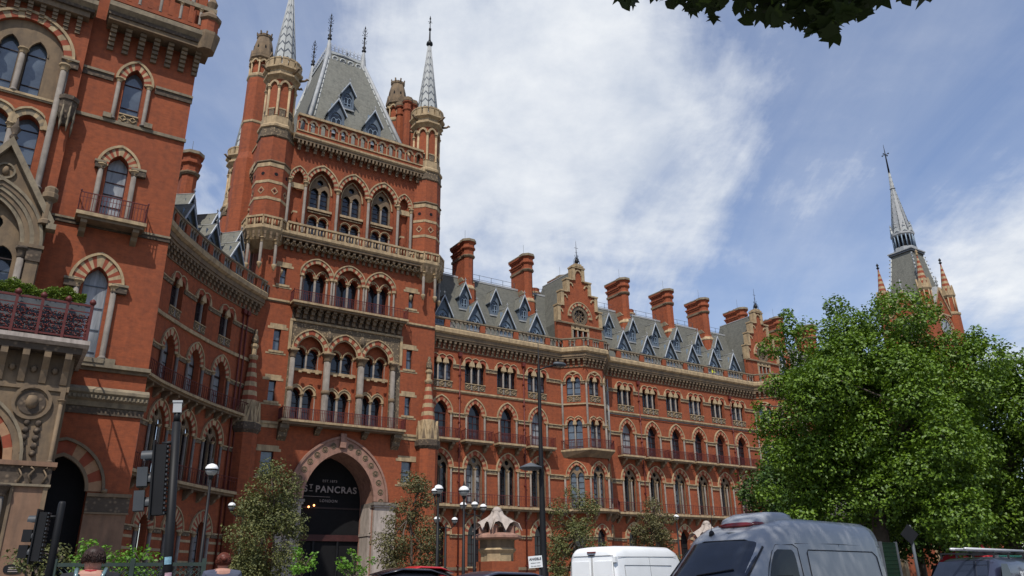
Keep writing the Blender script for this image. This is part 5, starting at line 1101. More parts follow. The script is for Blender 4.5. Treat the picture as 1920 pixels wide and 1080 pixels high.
# pendant canopy niche on the pilaster
d.T = TB @ Matrix.Translation((-0.62, 44.5, 0)); octo(d, 0, 0, [(0.2, 25.6), (0.42, 26.2), (0.5, 26.7), (0.5, 27.0), (0.58, 27.05), (0.58, 27.3), (0.4, 27.4)], 'stone_dark_carved')
for k in range(8):
    a = R_(45*k+22.5); d.lathe(0.45*math.cos(a), 0.45*math.sin(a), [(0.02, 25.05), (0.07, 25.5), (0.05, 25.9), (0.09, 26.1), (0.05, 26.3), (0.05, 27.0)], 5, 'weathered')
d.build('stone_dressing', blk)
# battlemented gallery over the cornice
g = MB(TBf)
g.box(0.5, 6.3, -1.15, -0.85, 35.95, 36.25, 'weathered'); g.box(0.5, 6.2, -1.1, -0.8, 34.45, 34.7, 'brick')
for i in range(9):
    x = 0.75+i*0.58
    if i % 2: g.box(x-0.13, x+0.13, -1.12, -0.8, 34.7, 35.95, 'brick')
    else: g.column(x, -1.0, 0.09, 34.7, 35.95)
g.box(-6, -0.2, -1.0, -0.6, 34.15, 36.0, 'brick')
g.T = TB @ Matrix.Translation((6.0, 44.1, 0)); octo(g, 0, 0, [(0.55, 33.0), (0.75, 34.0), (0.75, 34.2), (0.55, 34.3), (0.55, 35.2), (0.7, 35.3), (0.7, 35.5), (0.35, 35.9), (0.2, 36.3), (0.35, 36.7), (0.12, 37.2), (0.2, 37.5), (0.04, 38.3)], 'stone_dark'); octo(g, 0, 0, [(0.56, 34.32), (0.56, 35.18)], 'brick')
g.T = TBf; g.box(5.2, 5.75, -0.6, 6, 34.4, 40, 'brick'); g.column(4.9, -0.5, 0.13, 36.2, 40)
g.build('parapet_gallery', blk)
# great gabled window in stone above the porch
G = MB(TB @ Matrix.Translation((0, 44.0, 0))); gx = -2.65
lo = opening(gx, 12.6, 17.95, 1.32, 2.3, 9)
G.plate([(gx-2.75, 12.6), (gx+2.35, 12.6), (gx+2.35, 19.3), (gx, 23.5), (gx-2.75, 19.3)], [lo], 0.0, 0.6, 'stone_dark')
for t0_, t1_, p, m_ in ((0.0, 0.2, -0.02, 'weathered'), (0.2, 0.42, -0.10, 'stone_dark'), (0.42, 0.62, -0.18, 'weathered'), (0.62, 0.85, -0.24, 'stone_dark'), (0.85, 1.0, -0.32, 'weathered')): archband(G, gx, 17.95, 1.32, 2.3, t0_, t1_, p, 0, m_, k=10)
for s_ in (-1, 1):
    G.prism([(gx+s_*2.55, 19.0), (gx+s_*2.62, 19.45), (gx, 23.75), (gx, 23.2)], -0.42, 0.1, 'weathered'); G.prism([(gx+s_*2.75, 18.95), (gx+s_*2.3, 18.95), (gx+s_*2.3, 19.25), (gx+s_*2.75, 19.25)], -0.5, 0.1, 'weathered')
    G.box(*sorted((gx+s_*1.75, gx+s_*2.3)), -0.25, 0.2, 12.6, 17.1, 'stone_dark'); G.box(*sorted((gx+s_*1.7, gx+s_*2.36)), -0.32, 0.2, 17.1, 17.8, 'stone_dark_carved'); G.box(*sorted((gx+s_*1.3, gx+s_*2.42)), -0.38, 0.2, 17.8, 17.98, 'stone_dark')
    G.column(gx+s_*1.52, -0.12, 0.17, 12.6, 17.8, mc='stone_dark_carved', cap=0.6)
    G.T = TB @ Matrix.Translation((gx+s_*2.2, 43.75, 0)); octo(G, 0, 0, [(0.32, 19.2), (0.32, 19.4), (0.2, 19.5), (0.2, 20.5), (0.3, 20.6), (0.40, 20.7), (0.40, 20.95), (0.34, 21.0), (0.34, 21.25), (0.2, 21.4)], 'stone_dark'); G.T = TB @ Matrix.Translation((0, 44.0, 0))
G.sheet(circle(gx, 21.85, 0.46, 16), [circle(gx, 21.85, 0.36, 16)], -0.12, 'weathered', 0.1); G.lathe(gx, -0.02, [(0.02, 21.6), (0.14, 21.7), (0.17, 21.9), (0.1, 22.1)], 8, 'stone_dark')
G.lathe(gx, -0.15, [(0.1, 23.6), (0.22, 23.8), (0.12, 24.0), (0.26, 24.3), (0.1, 24.6), (0.02, 25.0)], 7, 'stone_dark_carved')
G.plate([(x, z) for x, z in opening(gx, 12.6, 17.95, 1.31, 2.29, 9)], [opening(gx-0.64, 12.7, 17.2, 0.52, 0.7, 5), opening(gx+0.64, 12.7, 17.2, 0.52, 0.7, 5), circle(gx, 19.1, 0.42, 12)], 0.35, 0.5, 'stone_dark')
for x in (gx-0.64, gx+0.64):
    for z in (14.2, 15.8, 17.2): G.box(x-0.52, x+0.52, 0.42, 0.5, z, z+0.07, 'frame_dark')
G.build('gabled_window', blk)
# projecting porch
P = MB(TB @ Matrix.Translation((0, 41.0, 0)))
pax = -1.75; ar_ = opening(pax, 0, 6.75, 1.72, 2.3, 10); ar_ = [(x, max(z, 0.01)) for x, z in ar_]
P.plate([(-6, 0), (1.8, 0), (1.8, 10.0), (-6, 10.0)], [ar_], 0.0, 0.8, 'stone_dark')
archband(P, pax, 6.75, 1.72, 2.3, 0.0, 0.35, -0.06, 0, 'buff', 'voussoir_red', 6); archband(P, pax, 6.75, 1.72, 2.3, 0.35, 0.62, -0.14, 0, 'stone_dark', k=9); archband(P, pax, 6.75, 1.72, 2.3, 0.62, 0.75, -0.24, 0, 'weathered', k=9)
P.box(1.8, 2.0, 0.3, 4.0, 6.6, 10.0, 'stone_dark')
P.box(0.55, 1.85, -0.12, 0.9, 0, 5.75, 'sandstone'); P.box(0.5, 0.62, -0.18, 0.9, 0, 5.75, 'stone_dark'); P.box(1.74, 1.92, -0.18, 0.9, 0, 5.75, 'stone_dark')
P.box(-0.2, 1.95, -0.2, 0.9, 5.75, 6.55, 'stone_dark_carved'); P.box(-0.3, 2.1, -0.35, 0.95, 6.55, 6.75, 'sandstone'); P.box(-0.25, 2.0, -0.26, 0.9, 5.68, 5.78, 'weathered')
for x, s2 in ((0.7, 1), (1.2, -1), (1.65, 1)):
    P.tube([(x, -0.24, 5.85), (x+0.12*s2, -0.28, 6.15), (x-0.05*s2, -0.3, 6.4), (x+0.1*s2, -0.3, 6.5)], 0.05, 5, 'stone_dark')
P.column(0.1, -0.15, 0.24, 0, 5.7, m='grey_stone', mc='stone_dark_carved', cap=0.5)
P.box(1.68, 1.88, -0.12, 0.2, 6.75, 10.2, 'stone_dark'); P.column(1.78, -0.16, 0.09, 6.75, 9.6, m='stone_dark', mc='stone_dark')
P.sheet(circle(0.62, 9.4, 0.80, 20), [circle(0.62, 9.4, 0.66, 20)], -0.14, 'stone_dark', 0.12); P.sheet(circle(0.62, 9.4, 0.56, 18), [], -0.04, 'stone_dark_carved')
P.lathe(0.62, -0.02, [(0.03, 9.1), (0.22, 9.2), (0.28, 9.45), (0.18, 9.7)], 7, 'stone_dark')
for x in (0.60, 1.05):
    for q in range(5): P.lathe(x, -0.02, [(0.03, 6.95+q*0.34), (0.15, 7.08+q*0.34), (0.13, 7.2+q*0.34), (0.03, 7.27+q*0.34)], 6, 'stone_dark_carved')
P.box(-6, 2.0, -0.1, 4, 10.0, 10.25, 'stone_dark'); 
for i in range(9):
    x = 1.7-i*0.85
    P.prism_x([(0, 10.25), (-0.15, 10.3), (-0.35, 10.9), (-0.75, 11.4), (-0.75, 11.7), (0, 11.7)], x-0.14, x+0.14, 'stone_dark'); P.lathe(x-0.42, -0.12, [(0.02, 10.75), (0.14, 10.85), (0.14, 11.0), (0.02, 11.1)], 6, 'stone_dark')
P.box(-6, 2.0, -0.05, 4, 10.25, 11.75, 'stone_dark'); P.box(-6, 2.2, -0.7, 4, 11.7, 12.0, 'stone_dark_carved'); P.prism_x([(4, 12.0), (-0.8, 12.0), (-1.0, 12.12), (-1.0, 12.32), (4, 12.35)], -6, 2.44, 'pale_stone')
P.box(-6, 1.9, 0.9, 4.0, 0.0, 0.2, 'stone_dark')
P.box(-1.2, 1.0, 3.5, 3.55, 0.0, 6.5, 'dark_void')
po = P.build('porch', blk)
pl = MB(TB @ Matrix.Translation((0, 41.0, 0))); pl.sheet([(1.21+0.36*math.cos(t)*(1.0), 2.25+0.2*math.copysign(abs(math.sin(t))**0.6, math.sin(t))) for t in [2*math.pi*i/20 for i in range(20)]], [], -0.15, 'iron_black', 0); 
for z in (2.30, 2.22, 2.14): pl.box(1.03, 1.39, -0.165, -0.155, z, z+0.035, 'sign_letter')
pl.build('name_plaque', po)
rl = MB(TB @ Matrix.Translation((0, 40.12, 0)))
x0_, x1_ = -6.0, 2.3
rl.box(x0_, x1_, -0.04, 0.04, 14.02, 14.12, 'iron_red'); rl.box(x0_, x1_, -0.03, 0.03, 12.42, 12.5, 'iron_red'); rl.box(x0_, x1_, -0.02, 0.02, 13.7, 13.75, 'iron_red')
for i in range(8):
    x = x1_-0.05-i*1.02; rl.box(x-0.06, x+0.06, -0.06, 0.06, 12.35, 14.15, 'iron_red'); rl.lathe(x, 0, [(0.09, 14.12), (0.15, 14.22), (0.13, 14.33), (0.03, 14.42)], 8, 'iron_red')
    for q in range(6):      # scrolled cast foliage
        for r_ in range(5):
            cx_2 = x-0.12-q*0.155; cz_ = 12.62+r_*0.22; a0 = (q*1.7+r_*2.3+i) % 6.28
            rl.tube([(cx_2+0.085*math.cos(a0+t)*(1-t/7), 0.02*math.sin(t), cz_+0.10*math.sin(a0+t)*(1-t/7)) for t in (0, 1, 2, 3, 4, 5)], 0.034, 4, 'iron_red')
for i in range(5): x = x1_; rl.tube([(x, 0.1+i*0.8, 12.4), (x, 0.1+i*0.8, 14.05)], 0.03, 4, 'iron_red')
rl.box(x1_-0.03, x1_+0.03, 0, 3.8, 14.02, 14.12, 'iron_red')
rl.build('balcony_railing', po)
bx = MB(TB @ Matrix.Translation((0, 41.0, 0))); bx.box(-6, 2.0, -0.55, 0.0, 12.5, 14.25, 'iron_grey'); 
px = bx.build('planter_box', blk)

# ============================================================ CLOCK TOWER (far right, rising above the plane tree)
KX, KD = 147.0, 75.0
TK = Matrix.Translation((-KX, -KD, 0))
clk = building('clock_tower', KX+4.5, KD+4.5, 'distant clock tower with slender lead spire rising above the big plane tree', 'tower')
TK = Matrix.Translation((-KX-4.5, -KD-4.5, 0)) @ Matrix.Translation((KX, KD, 0)); W_ = 9.2
b = MB(TK); b.box(0, W_, 0, W_, 0, 50.3, 'brick'); b.build('wall', clk)
T0 = TK @ Matrix.Translation((W_/2, W_/2, 0)); H = W_/2
d = MB(); r = MB(T0)
faces = []
for k in range(4):
    T = T0 @ Matrix.Rotation(R_(90*k), 4, 'Z') @ Matrix.Translation((0, -H, 0)); d.T = T
    d.prism([(-3.1, 50.3), (3.1, 50.3), (0, 55.8)], -0.1, 2.6, 'brick')
    for s_ in (-1, 1): d.prism([(s_*3.4, 50.2), (s_*3.0, 50.2), (0, 55.4), (0, 56.1)], -0.35, 2.7, 'cream' if s_ > 0 else 'cream'); d.prism([(s_*3.35, 50.45), (s_*3.2, 50.45), (0, 56.05), (0, 56.25)], -0.3, 2.8, 'lead')
    d.sheet(circle(0, 52.3, 0.55, 8), [circle(0, 52.3, 0.38, 8)], -0.2, 'cream', 0.1); d.sheet(circle(0, 52.3, 0.4, 8), [], -0.12, 'dark_void')
    archband(d, 0, 47.4, 2.1, 2.3, 0.0, 0.35, -0.3, 0, 'cream', 'voussoir_red', 9); archband(d, 0, 47.4, 2.1, 2.3, 0.35, 0.5, -0.4, 0, 'cream', k=9)
    d.box(-3.6, 3.6, -0.25, 0, 44.2, 44.7, 'cream'); d.box(-3.4, 3.4, -0.2, 0, 50.1, 50.4, 'cream')
    d.lathe(0, -0.2, [(0.08, 56.0), (0.25, 56.4), (0.08, 56.8), (0.3, 57.1), (0.08, 57.5), (0.18, 57.9), (0.02, 58.3)], 6, 'lead')
d.T = None; 
dr = d.build('gables', clk)
for k in range(4):
    T = T0 @ Matrix.Rotation(R_(90*k), 4, 'Z') @ Matrix.Translation((0, -H, 0)); f = MB(T)
    f.sheet(circle(0, 47.4, 1.95, 24), [circle(0, 47.4, 1.75, 24)], -0.22, 'cream', 0.2); f.sheet(circle(0, 47.4, 1.76, 24), [], -0.10, 'pane_curtain')
    for q in range(12):
        a = q*math.pi/6; f.tube([(1.3*math.sin(a), -0.14, 47.4+1.3*math.cos(a)), (1.7*math.sin(a), -0.14, 47.4+1.7*math.cos(a))], 0.06, 4, 'iron_black')
    f.tube([(0, -0.16, 47.4), (0.5, -0.16, 48.6)], 0.07, 4, 'iron_black'); f.tube([(0, -0.16, 47.4), (-0.9, -0.16, 47.0)], 0.09, 4, 'iron_black')
    f.build('clock_face', clk)
# broach roof, lantern, spire
rk = MB(T0)
h0, h1 = 3.9, 2.15
rk.add([(-h0, -h0, 50.4), (h0, -h0, 50.4), (h0, h0, 50.4), (-h0, h0, 50.4), (-h1, -h1, 64.6), (h1, -h1, 64.6), (h1, h1, 64.6), (-h1, h1, 64.6)], [(0, 1, 5, 4), (1, 2, 6, 5), (2, 3, 7, 6), (3, 0, 4, 7)], 'slate_light')
for sx_, sy_ in ((-1, -1), (1, -1), (1, 1), (-1, 1)):
    rk.tube([(sx_*h0, sy_*h0, 50.4), (sx_*h1, sy_*h1, 64.6)], 0.13, 4, 'spire_lead')
    for q in range(16): t = q/16; rk.lathe(sx_*(h0+(h1-h0)*t+0.2), sy_*(h0+(h1-h0)*t+0.2), [(0.03, 50.5+14*t), (0.17, 50.7+14*t), (0.03, 50.9+14*t)], 4, 'lead')
rk.box(-2.5, 2.5, -2.5, 2.5, 64.5, 64.9, 'iron_grey'); rk.box(-2.65, 2.65, -2.65, 2.65, 64.9, 65.15, 'lead'); rk.build('roof', clk)
ln = MB(T0); octo(ln, 0, 0, [(1.5, 65.1), (1.5, 68.8)], 'dark_void'); octo(ln, 0, 0, [(2.3, 65.1), (2.3, 66.0), (2.15, 66.1)], 'lead'); octo(ln, 0, 0, [(2.1, 68.7), (2.35, 69.0), (2.35, 69.5), (1.9, 69.7)], 'lead')
for k in range(16):
    a = R_(22.5*k); ln.tube([(2.05*math.cos(a), 2.05*math.sin(a), 66), (2.05*math.cos(a), 2.05*math.sin(a), 68.8)], 0.14, 5, 'blue_paint_light')
    if k % 2 == 0:
        M = T0 @ Matrix.Rotation(a, 4, 'Z') @ Matrix.Translation((2.05, 0, 0)) @ Matrix.Rotation(R_(90), 4, 'Z'); ln.T = M; ln.prism([(-0.6, 69.4), (0.6, 69.4), (0, 71.2)], -0.15, 0.15, 'spire_lead'); ln.lathe(0, 0, [(0.04, 71.1), (0.2, 71.4), (0.04, 71.8)], 5, 'spire_lead'); ln.T = T0
ln.build('lantern_stage', clk)
sp_ = MB(T0); octo(sp_, 0, 0, [(1.95, 69.5), (0.42, 80.2)], 'lead'); octo(sp_, 0, 0, [(0.42, 80.2), (0.62, 80.4), (0.42, 80.6), (0.16, 84.6)], 'lead')
for k in range(8):
    a = R_(45*k+22.5); sp_.tube([(1.95*math.cos(a), 1.95*math.sin(a), 69.6), (0.42*math.cos(a), 0.42*math.sin(a), 80.2), (0.16*math.cos(a), 0.16*math.sin(a), 84.6)], [0.10, 0.06, 0.03], 4, 'spire_lead')
so_ = sp_.build('spire', clk)
fk = MB(T0); fk.tube([(0, 0, 84.3), (0, 0, 88.5), (0, 0, 91.5)], [0.22, 0.14, 0.03], 6, 'iron_black'); fk.tube([(-0.7, 0, 88.9), (0.7, 0, 88.9)], 0.07, 4, 'iron_black'); fk.tube([(0, -0.7, 88.9), (0, 0.7, 88.9)], 0.07, 4, 'iron_black')
for a in range(4): fk.lathe(0.7*math.cos(a*math.pi/2), 0.7*math.sin(a*math.pi/2), [(0.02, 88.7), (0.2, 88.9), (0.02, 89.1)], 5, 'iron_black')
fk.build('finial', so_)
for sx_, sy_ in ((-1, -1), (1, -1), (1, 1), (-1, 1)):
    T = T0 @ Matrix.Translation((sx_*(H-0.3), sy_*(H-0.3), 0)); t = MB(T)
    octo(t, 0, 0, [(1.45, 38), (1.45, 50.6)], 'brick'); octo(t, 0, 0, [(1.45, 50.5), (1.62, 50.7), (1.62, 51.1), (1.2, 51.3)], 'cream'); octo(t, 0, 0, [(1.05, 51.2), (1.05, 54.6)], 'brick'); octo(t, 0, 0, [(1.1, 54.3), (1.4, 54.8), (1.4, 55.1), (1.0, 55.4)], 'cream')
    for k in range(8):
        a = R_(45*k+22.5); t.tube([(1.15*math.cos(a), 1.15*math.sin(a), 51.2), (1.15*math.cos(a), 1.15*math.sin(a), 54.4)], 0.12, 5, 'cream')
        t.T = T @ Matrix.Rotation(R_(45*k), 4, 'Z') @ Matrix.Translation((1.12, 0, 0)) @ Matrix.Rotation(R_(90), 4, 'Z'); t.prism([(-0.5, 55.0), (0.5, 55.0), (0, 57.0)], -0.15, 0.15, 'cream'); t.T = T
    z, r_ = 55.3, 1.0
    for i in range(12): z1 = z+0.56; r1 = 1.0*(1-(z1-55.3)/7.2)+0.03; octo(t, 0, 0, [(r_, z), (r1, z1)], 'voussoir_red' if i % 2 else 'cream'); z, r_ = z1, r1
    t.lathe(0, 0, [(0.1, 62), (0.35, 62.3), (0.1, 62.6), (0.3, 62.9), (0.02, 63.4)], 6, 'iron_black' if sx_*sy_ < 0 else 'cream')
    t.build('corner_turret', clk)

# ============================================================ GROUND
def structure(o): o['kind'] = 'structure'; return o
def world_quad(name, s0, s1, d0, d1, z, m, h=None):
    b = MB(Matrix.Rotation(FAC, 4, 'Z')); 
    if h: b.box(s0, s1, d0, d1, z, z+h, m)
    else: b.add([(s0, d0, z), (s1, d0, z), (s1, d1, z), (s0, d1, z)], [(0, 1, 2, 3)], m)
    return structure(b.build(name))
g_ = MB(); g_.add([(-1500, -1500, -0.02), (1500, -1500, -0.02), (1500, 1500, -0.02), (-1500, 1500, -0.02)], [(0, 1, 2, 3)], 'earth_ground'); structure(g_.build('ground'))
world_quad('road', -120, 300, 3.5, 27.5, 0.0, 'asphalt')
world_quad('pavement', -120, 300, 27.5, 33.0, -0.01, 'paving', 0.14)
world_quad('near_pavement', -120, 300, -12, 3.5, -0.01, 'paving', 0.14)
world_quad('forecourt', -120, 300, 33.2, 69.9, -0.01, 'paving', 0.30)
mk = MB(Matrix.Rotation(FAC, 4, 'Z'))
for i in range(40): mk.box(-80+i*6, -77+i*6, 15.4, 15.52, 0.0, 0.006, 'white_line')
mk.box(-80, 160, 4.0, 4.1, 0.0, 0.006, 'white_line'); mk.box(-80, 160, 26.9, 27.0, 0.0, 0.006, 'white_line')
structure(mk.build('road_marking'))

# ============================================================ FOLIAGE
nprng = np.random.default_rng(11)
def leaf_mesh(name, cen, size, m, up=0.35, out=None, parent=None, lobed=False, squash=0.8):
    """cen Nx3 leaf centres; each leaf a bent blade of two faces (or a lobed plane-tree leaf)"""
    n = len(cen); rg = nprng
    nrm = rg.normal(size=(n, 3)); nrm[:, 2] = np.abs(nrm[:, 2])+up
    if out is not None: nrm += out*0.9
    nrm /= np.linalg.norm(nrm, axis=1)[:, None]
    t = rg.normal(size=(n, 3)); t -= (t*nrm).sum(1)[:, None]*nrm; t /= np.linalg.norm(t, axis=1)[:, None]
    b = np.cross(nrm, t); s = size*rg.uniform(0.65, 1.25, size=(n, 1))
    if lobed:
        shp = [(0, -0.5, 0), (0.30, -0.42, .03), (0.55, -0.30, .0), (0.33, -0.05, .05), (0.62, 0.22, -.03), (0.25, 0.18, .05), (0.0, 0.62, -.05), (-0.25, 0.18, .05), (-0.62, 0.22, -.03), (-0.33, -0.05, .05), (-0.55, -0.30, 0), (-0.30, -0.42, .03)]
        V = np.stack([cen+s*(a*t+c*b+h*nrm) for a, c, h in shp], 1).reshape(-1, 3); k = len(shp)
        F = np.arange(n*k); ls = np.arange(0, n*k, k); lt = np.full(n, k)
    else:
        shp = [(0, -0.5, 0), (0.42*squash, 0.0, 0.10), (0, 0.5, -0.05), (-0.42*squash, 0.0, 0.10)]
        V = np.stack([cen+s*(a*t+c*b+h*nrm) for a, c, h in shp], 1).reshape(-1, 3)
        base = np.arange(n)[:, None]*4; F = (base+np.array([0, 1, 2, 0, 2, 3])).reshape(-1); ls = np.arange(0, n*6, 3); lt = np.full(n*2, 3)
    me = bpy.data.meshes.new(name); me.vertices.add(len(V)); me.vertices.foreach_set('co', V.reshape(-1))
    me.loops.add(len(F)); me.loops.foreach_set('vertex_index', F.astype(np.int32)); me.polygons.add(len(ls))
    me.polygons.foreach_set('loop_start', ls.astype(np.int32)); me.polygons.foreach_set('loop_total', lt.astype(np.int32))
    me.materials.append(MATS[m]); me.update(); me.validate()
    o = bpy.data.objects.new(name, me); COL.objects.link(o)
    if parent: o.parent = parent
    return o
def clump_points(centres, radii, per, shell=0.55):
    P, Q = [], []
    for c, r in zip(centres, radii):
        n = int(per*r*r); d = nprng.normal(size=(n, 3)); d /= np.linalg.norm(d, axis=1)[:, None]
        u = nprng.uniform(shell**3, 1, size=(n, 1))**(1/3); lump = 1+0.22*np.sin(d[:, :1]*7+c[0]*3)*np.cos(d[:, 1:2]*6+c[1])+0.15*np.sin(d[:, 2:3]*9+c[2])
        P.append(np.array(c)+d*u*r*lump*np.array([1, 1, 0.82])); Q.append(d)
    return np.concatenate(P), np.concatenate(Q)
def limb(mb, p0, p1, r0, r1, bend=0.15, n=5):
    p0, p1 = Vector(p0), Vector(p1); L = (p1-p0).length; pts = []; off = Vector((rnd.uniform(-1, 1), rnd.uniform(-1, 1), rnd.uniform(-0.2, 0.6)))*bend*L
    for i in range(n+1): t = i/n; pts.append(p0.lerp(p1, t)+off*math.sin(math.pi*t))
    mb.tube(pts, [r0+(r1-r0)*i/n for i in range(n+1)], 7, 'bark'); return pts
def tree(name, base, env, nclump, cr, per, leaf, m, label, cat, group=None, trunk_r=0.3, seed=1, lobed=False, extra=(), trunk_to=0.5, nlimb=9, dens=1.0):
    """env: list of ellipsoids (centre offset from base, radii) that the leaf clumps fill"""
    global nprng; nprng = np.random.default_rng(seed); rr = random.Random(seed)
    T = tag(empty(name, base), label, cat, group)
    cs, rs = [], []
    vol = [e[1][0]*e[1][1]*e[1][2] for e in env]; tot = sum(vol)
    for (c, r), v in zip(env, vol):
        for i in range(max(2, int(nclump*v/tot))):
            d = np.array([rr.gauss(0, 1) for _ in range(3)]); d /= np.linalg.norm(d); u = rr.uniform(0.25, 1)**0.45
            cs.append(np.array(c)+d*u*np.array(r)); rs.append(cr*rr.uniform(0.7, 1.25))
    for c, r in extra: cs.append(np.array(c)); rs.append(r)
    P, Q = clump_points(cs, rs, per)
    leaf_mesh('crown', P, leaf, m, out=Q, parent=T, lobed=lobed)
    tb = MB(); zc = max(e[0][2]+e[1][2] for e in env); top = Vector(env[0][0])
    th = Vector((top.x*0.4, top.y*0.4, zc*trunk_to)); limb(tb, (0, 0, 0), th, trunk_r, trunk_r*0.6, 0.04)
    ids = sorted(range(len(cs)), key=lambda i: rr.random())[:nlimb*3]
    mains = []
    for i in ids[:nlimb]: mains.append(limb(tb, th*rr.uniform(0.75, 1.0), cs[i], trunk_r*0.42, 0.04, 0.12))
    for i in ids[nlimb:]:
        mm_ = min(mains, key=lambda q: (q[3]-Vector(cs[i])).length); limb(tb, mm_[3], cs[i], trunk_r*0.16, 0.02, 0.15, 4)
    tb.build('trunk', T)
    return T
# the big plane tree in front of the wing
pb = at(1640, 1000, 36.5); pb.z = 0
def rel(px, py, d, b): q = at(px, py, d)-b; return (q.x, q.y, q.z)
E1 = [(rel(1645, 800, 36.5, pb), (4.2, 4.1, 4.5)), (rel(1640, 680, 36.5, pb), (3.0, 3.0, 2.2)), (rel(1760, 690, 37.0, pb), (2.0, 2.2, 1.9)), (rel(1545, 700, 36.0, pb), (2.0, 2.2, 2.4)), (rel(1525, 900, 35.0, pb), (1.8, 2.2, 1.9)), (rel(1740, 900, 34.5, pb), (2.6, 2.5, 1.9))]
X1_ = [(rel(1455, 850, 35.5, pb), 0.75), (rel(1440, 790, 36, pb), 0.6), (rel(1830, 650, 37, pb), 0.55), (rel(1830, 625, 37, pb), 0.4), (rel(1480, 615, 36, pb), 0.6), (rel(1565, 575, 36.5, pb), 0.6), (rel(1660, 572, 36.5, pb), 0.65), (rel(1440, 925, 35, pb), 0.6), (rel(1500, 975, 34.5, pb), 0.7), (rel(1450, 650, 36, pb), 0.7), (rel(1455, 720, 36, pb), 0.65), (rel(1800, 760, 37, pb), 0.9), (rel(1420, 760, 36, pb), 0.3), (rel(1475, 590, 36, pb), 0.35), (rel(1740, 590, 36.5, pb), 0.6)]
tree('plane_tree', pb, E1, 120, 1.08, 1100, 0.145, 'leaf_plane', 'big leafy green plane tree rising in front of the clock tower behind the vans', 'tree', trunk_r=0.38, seed=5, extra=X1_, nlimb=12)
p2_ = at(1890, 1010, 42); p2_.z = 0
E2 = [(rel(1900, 850, 42, p2_), (4.2, 4.2, 4.2)), (rel(1870, 760, 42, p2_), (2.2, 2.4, 1.8)), (rel(2050, 800, 42, p2_), (4, 4, 4.5))]
tree('plane_tree', p2_, E2, 90, 1.2, 760, 0.155, 'leaf_plane', 'lower leafy tree at the right edge beside the big plane tree', 'tree', trunk_r=0.3, seed=9, extra=[(rel(1860, 722, 42, p2_), 0.5), (rel(1915, 735, 42, p2_), 0.7)])
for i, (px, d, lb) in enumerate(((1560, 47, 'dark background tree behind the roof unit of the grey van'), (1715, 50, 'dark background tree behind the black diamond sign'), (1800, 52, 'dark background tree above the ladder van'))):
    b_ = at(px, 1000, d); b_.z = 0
    tree('plane_tree', b_, [((0, 0, 5.6), (4.2, 3.6, 3.2))], 60, 1.15, 340, 0.22, 'leaf_plane_shade', lb, 'tree', 'trees behind the big plane tree', trunk_r=0.24, seed=20+i, nlimb=6)
# slim clipped trees on the forecourt
slim = [(500, 41, 0.66, 7.7, 'tallest slim clipped olive tree left of the entrance arch', 'leaf_olive', 62), (767, 45, 0.60, 7.6, 'slim reddish tinged olive tree right of the entrance arch', 'leaf_olive_brown', 45), (1078, 49, 0.56, 6.9, 'slim clipped tree between the tall street light and the white van', 'leaf_olive', 50), (1222, 55, 0.54, 7.1, 'slimmest clipped tree behind the white van, right of the others', 'leaf_olive_brown', 50)]
for i, (px, d, cr, h, lb, m_, nc) in enumerate(slim):
    b_ = at(px, 1000, d); b_.z = 0.29; rx = [1.65, 1.55, 1.75, 1.55][i]
    ev = [((0, 0, h*0.42), (rx, rx, h*0.30)), ((0.1, 0, h*0.70), (rx*0.75, rx*0.75, h*0.22)), ((-0.1, 0, h*0.25), (rx*0.75, rx*0.75, h*0.12))]
    tree('clipped_tree', b_, ev, int(nc*1.15), cr, 700, 0.125, m_, lb, 'tree', 'slim clipped trees on the forecourt', trunk_r=0.09, seed=31+i, nlimb=10, trunk_to=0.7)
def shrub(px, py, d, r, h, m_, label, cat='shrub', group=None, seed=1, leaf=0.15, nc=17, per=150, z0=0.29, pot=True):
    b_ = at(px, py, d); top = b_.z; b_.z = z0
    T = tree('shrub', b_, [((0, 0, top-z0), (r*1.25, r*1.25, h*1.1))], nc, 0.24, per*4, leaf, m_, label, cat, group, trunk_r=0.05, seed=seed, nlimb=6, trunk_to=0.6)
    if pot: q = MB(); q.lathe(0, 0, [(0.28, 0), (0.40, 0.7), (0.43, 0.75), (0.36, 0.75), (0.34, 0.6)], 12, 'iron_black'); q.build('pot', T)
    return T
shrub(568, 1052, 39, 0.48, 0.62, 'leaf_bright', 'bright green potted shrub left of the entrance doors', group='bright potted shrubs', seed=3)
shrub(664, 1056, 39, 0.75, 0.55, 'leaf_bright', 'wider bright green potted shrub right of the entrance doors', group='bright potted shrubs', seed=4, nc=16)
shrub(180, 1052, 22, 0.42, 0.42, 'leaf_bright', 'bright leafy shrub over the lattice fence behind the dark haired man', seed=6, leaf=0.10)
shrub(262, 1056, 22, 0.42, 0.38, 'leaf_bright', 'bright leafy shrub on the lattice fence right of the dark haired man', seed=7, leaf=0.10)
shrub(80, 1055, 24, 0.7, 0.5, 'leaf_olive', 'dark leafy shrub at the foot of the short traffic light', seed=8, leaf=0.10)
# box hedge in the planter over the porch
def hedge_leaves():
    n = 16000; P = np.zeros((n, 3)); P[:, 0] = nprng.uniform(-6, 1.95, n)-BX; P[:, 1] = nprng.uniform(-0.62, 0.15, n)+41-BD
    P[:, 2] = 14.15+nprng.uniform(0, 1, n)**0.6*(0.66+0.14*np.sin(P[:, 0]*3.1)+0.07*np.sin(P[:, 0]*8.3))
    T = tag(empty('box_hedge', tuple(dv*0+nv*41+Vector((0, 0, 13.4))), FAC), 'yellow green hedge in the planter above the red porch railing', 'hedge')
    P -= np.array([-BX, 41-BD, 13.4]); leaf_mesh('foliage', P, 0.10, 'leaf_box', parent=T)
    s = MB()
    for i in range(14): s.tube([(-5.6+i*0.55, -0.2, 0.2), (-5.55+i*0.55, -0.2, 1.0)], 0.02, 4, 'bark')
    s.build('stem', T)
hedge_leaves()
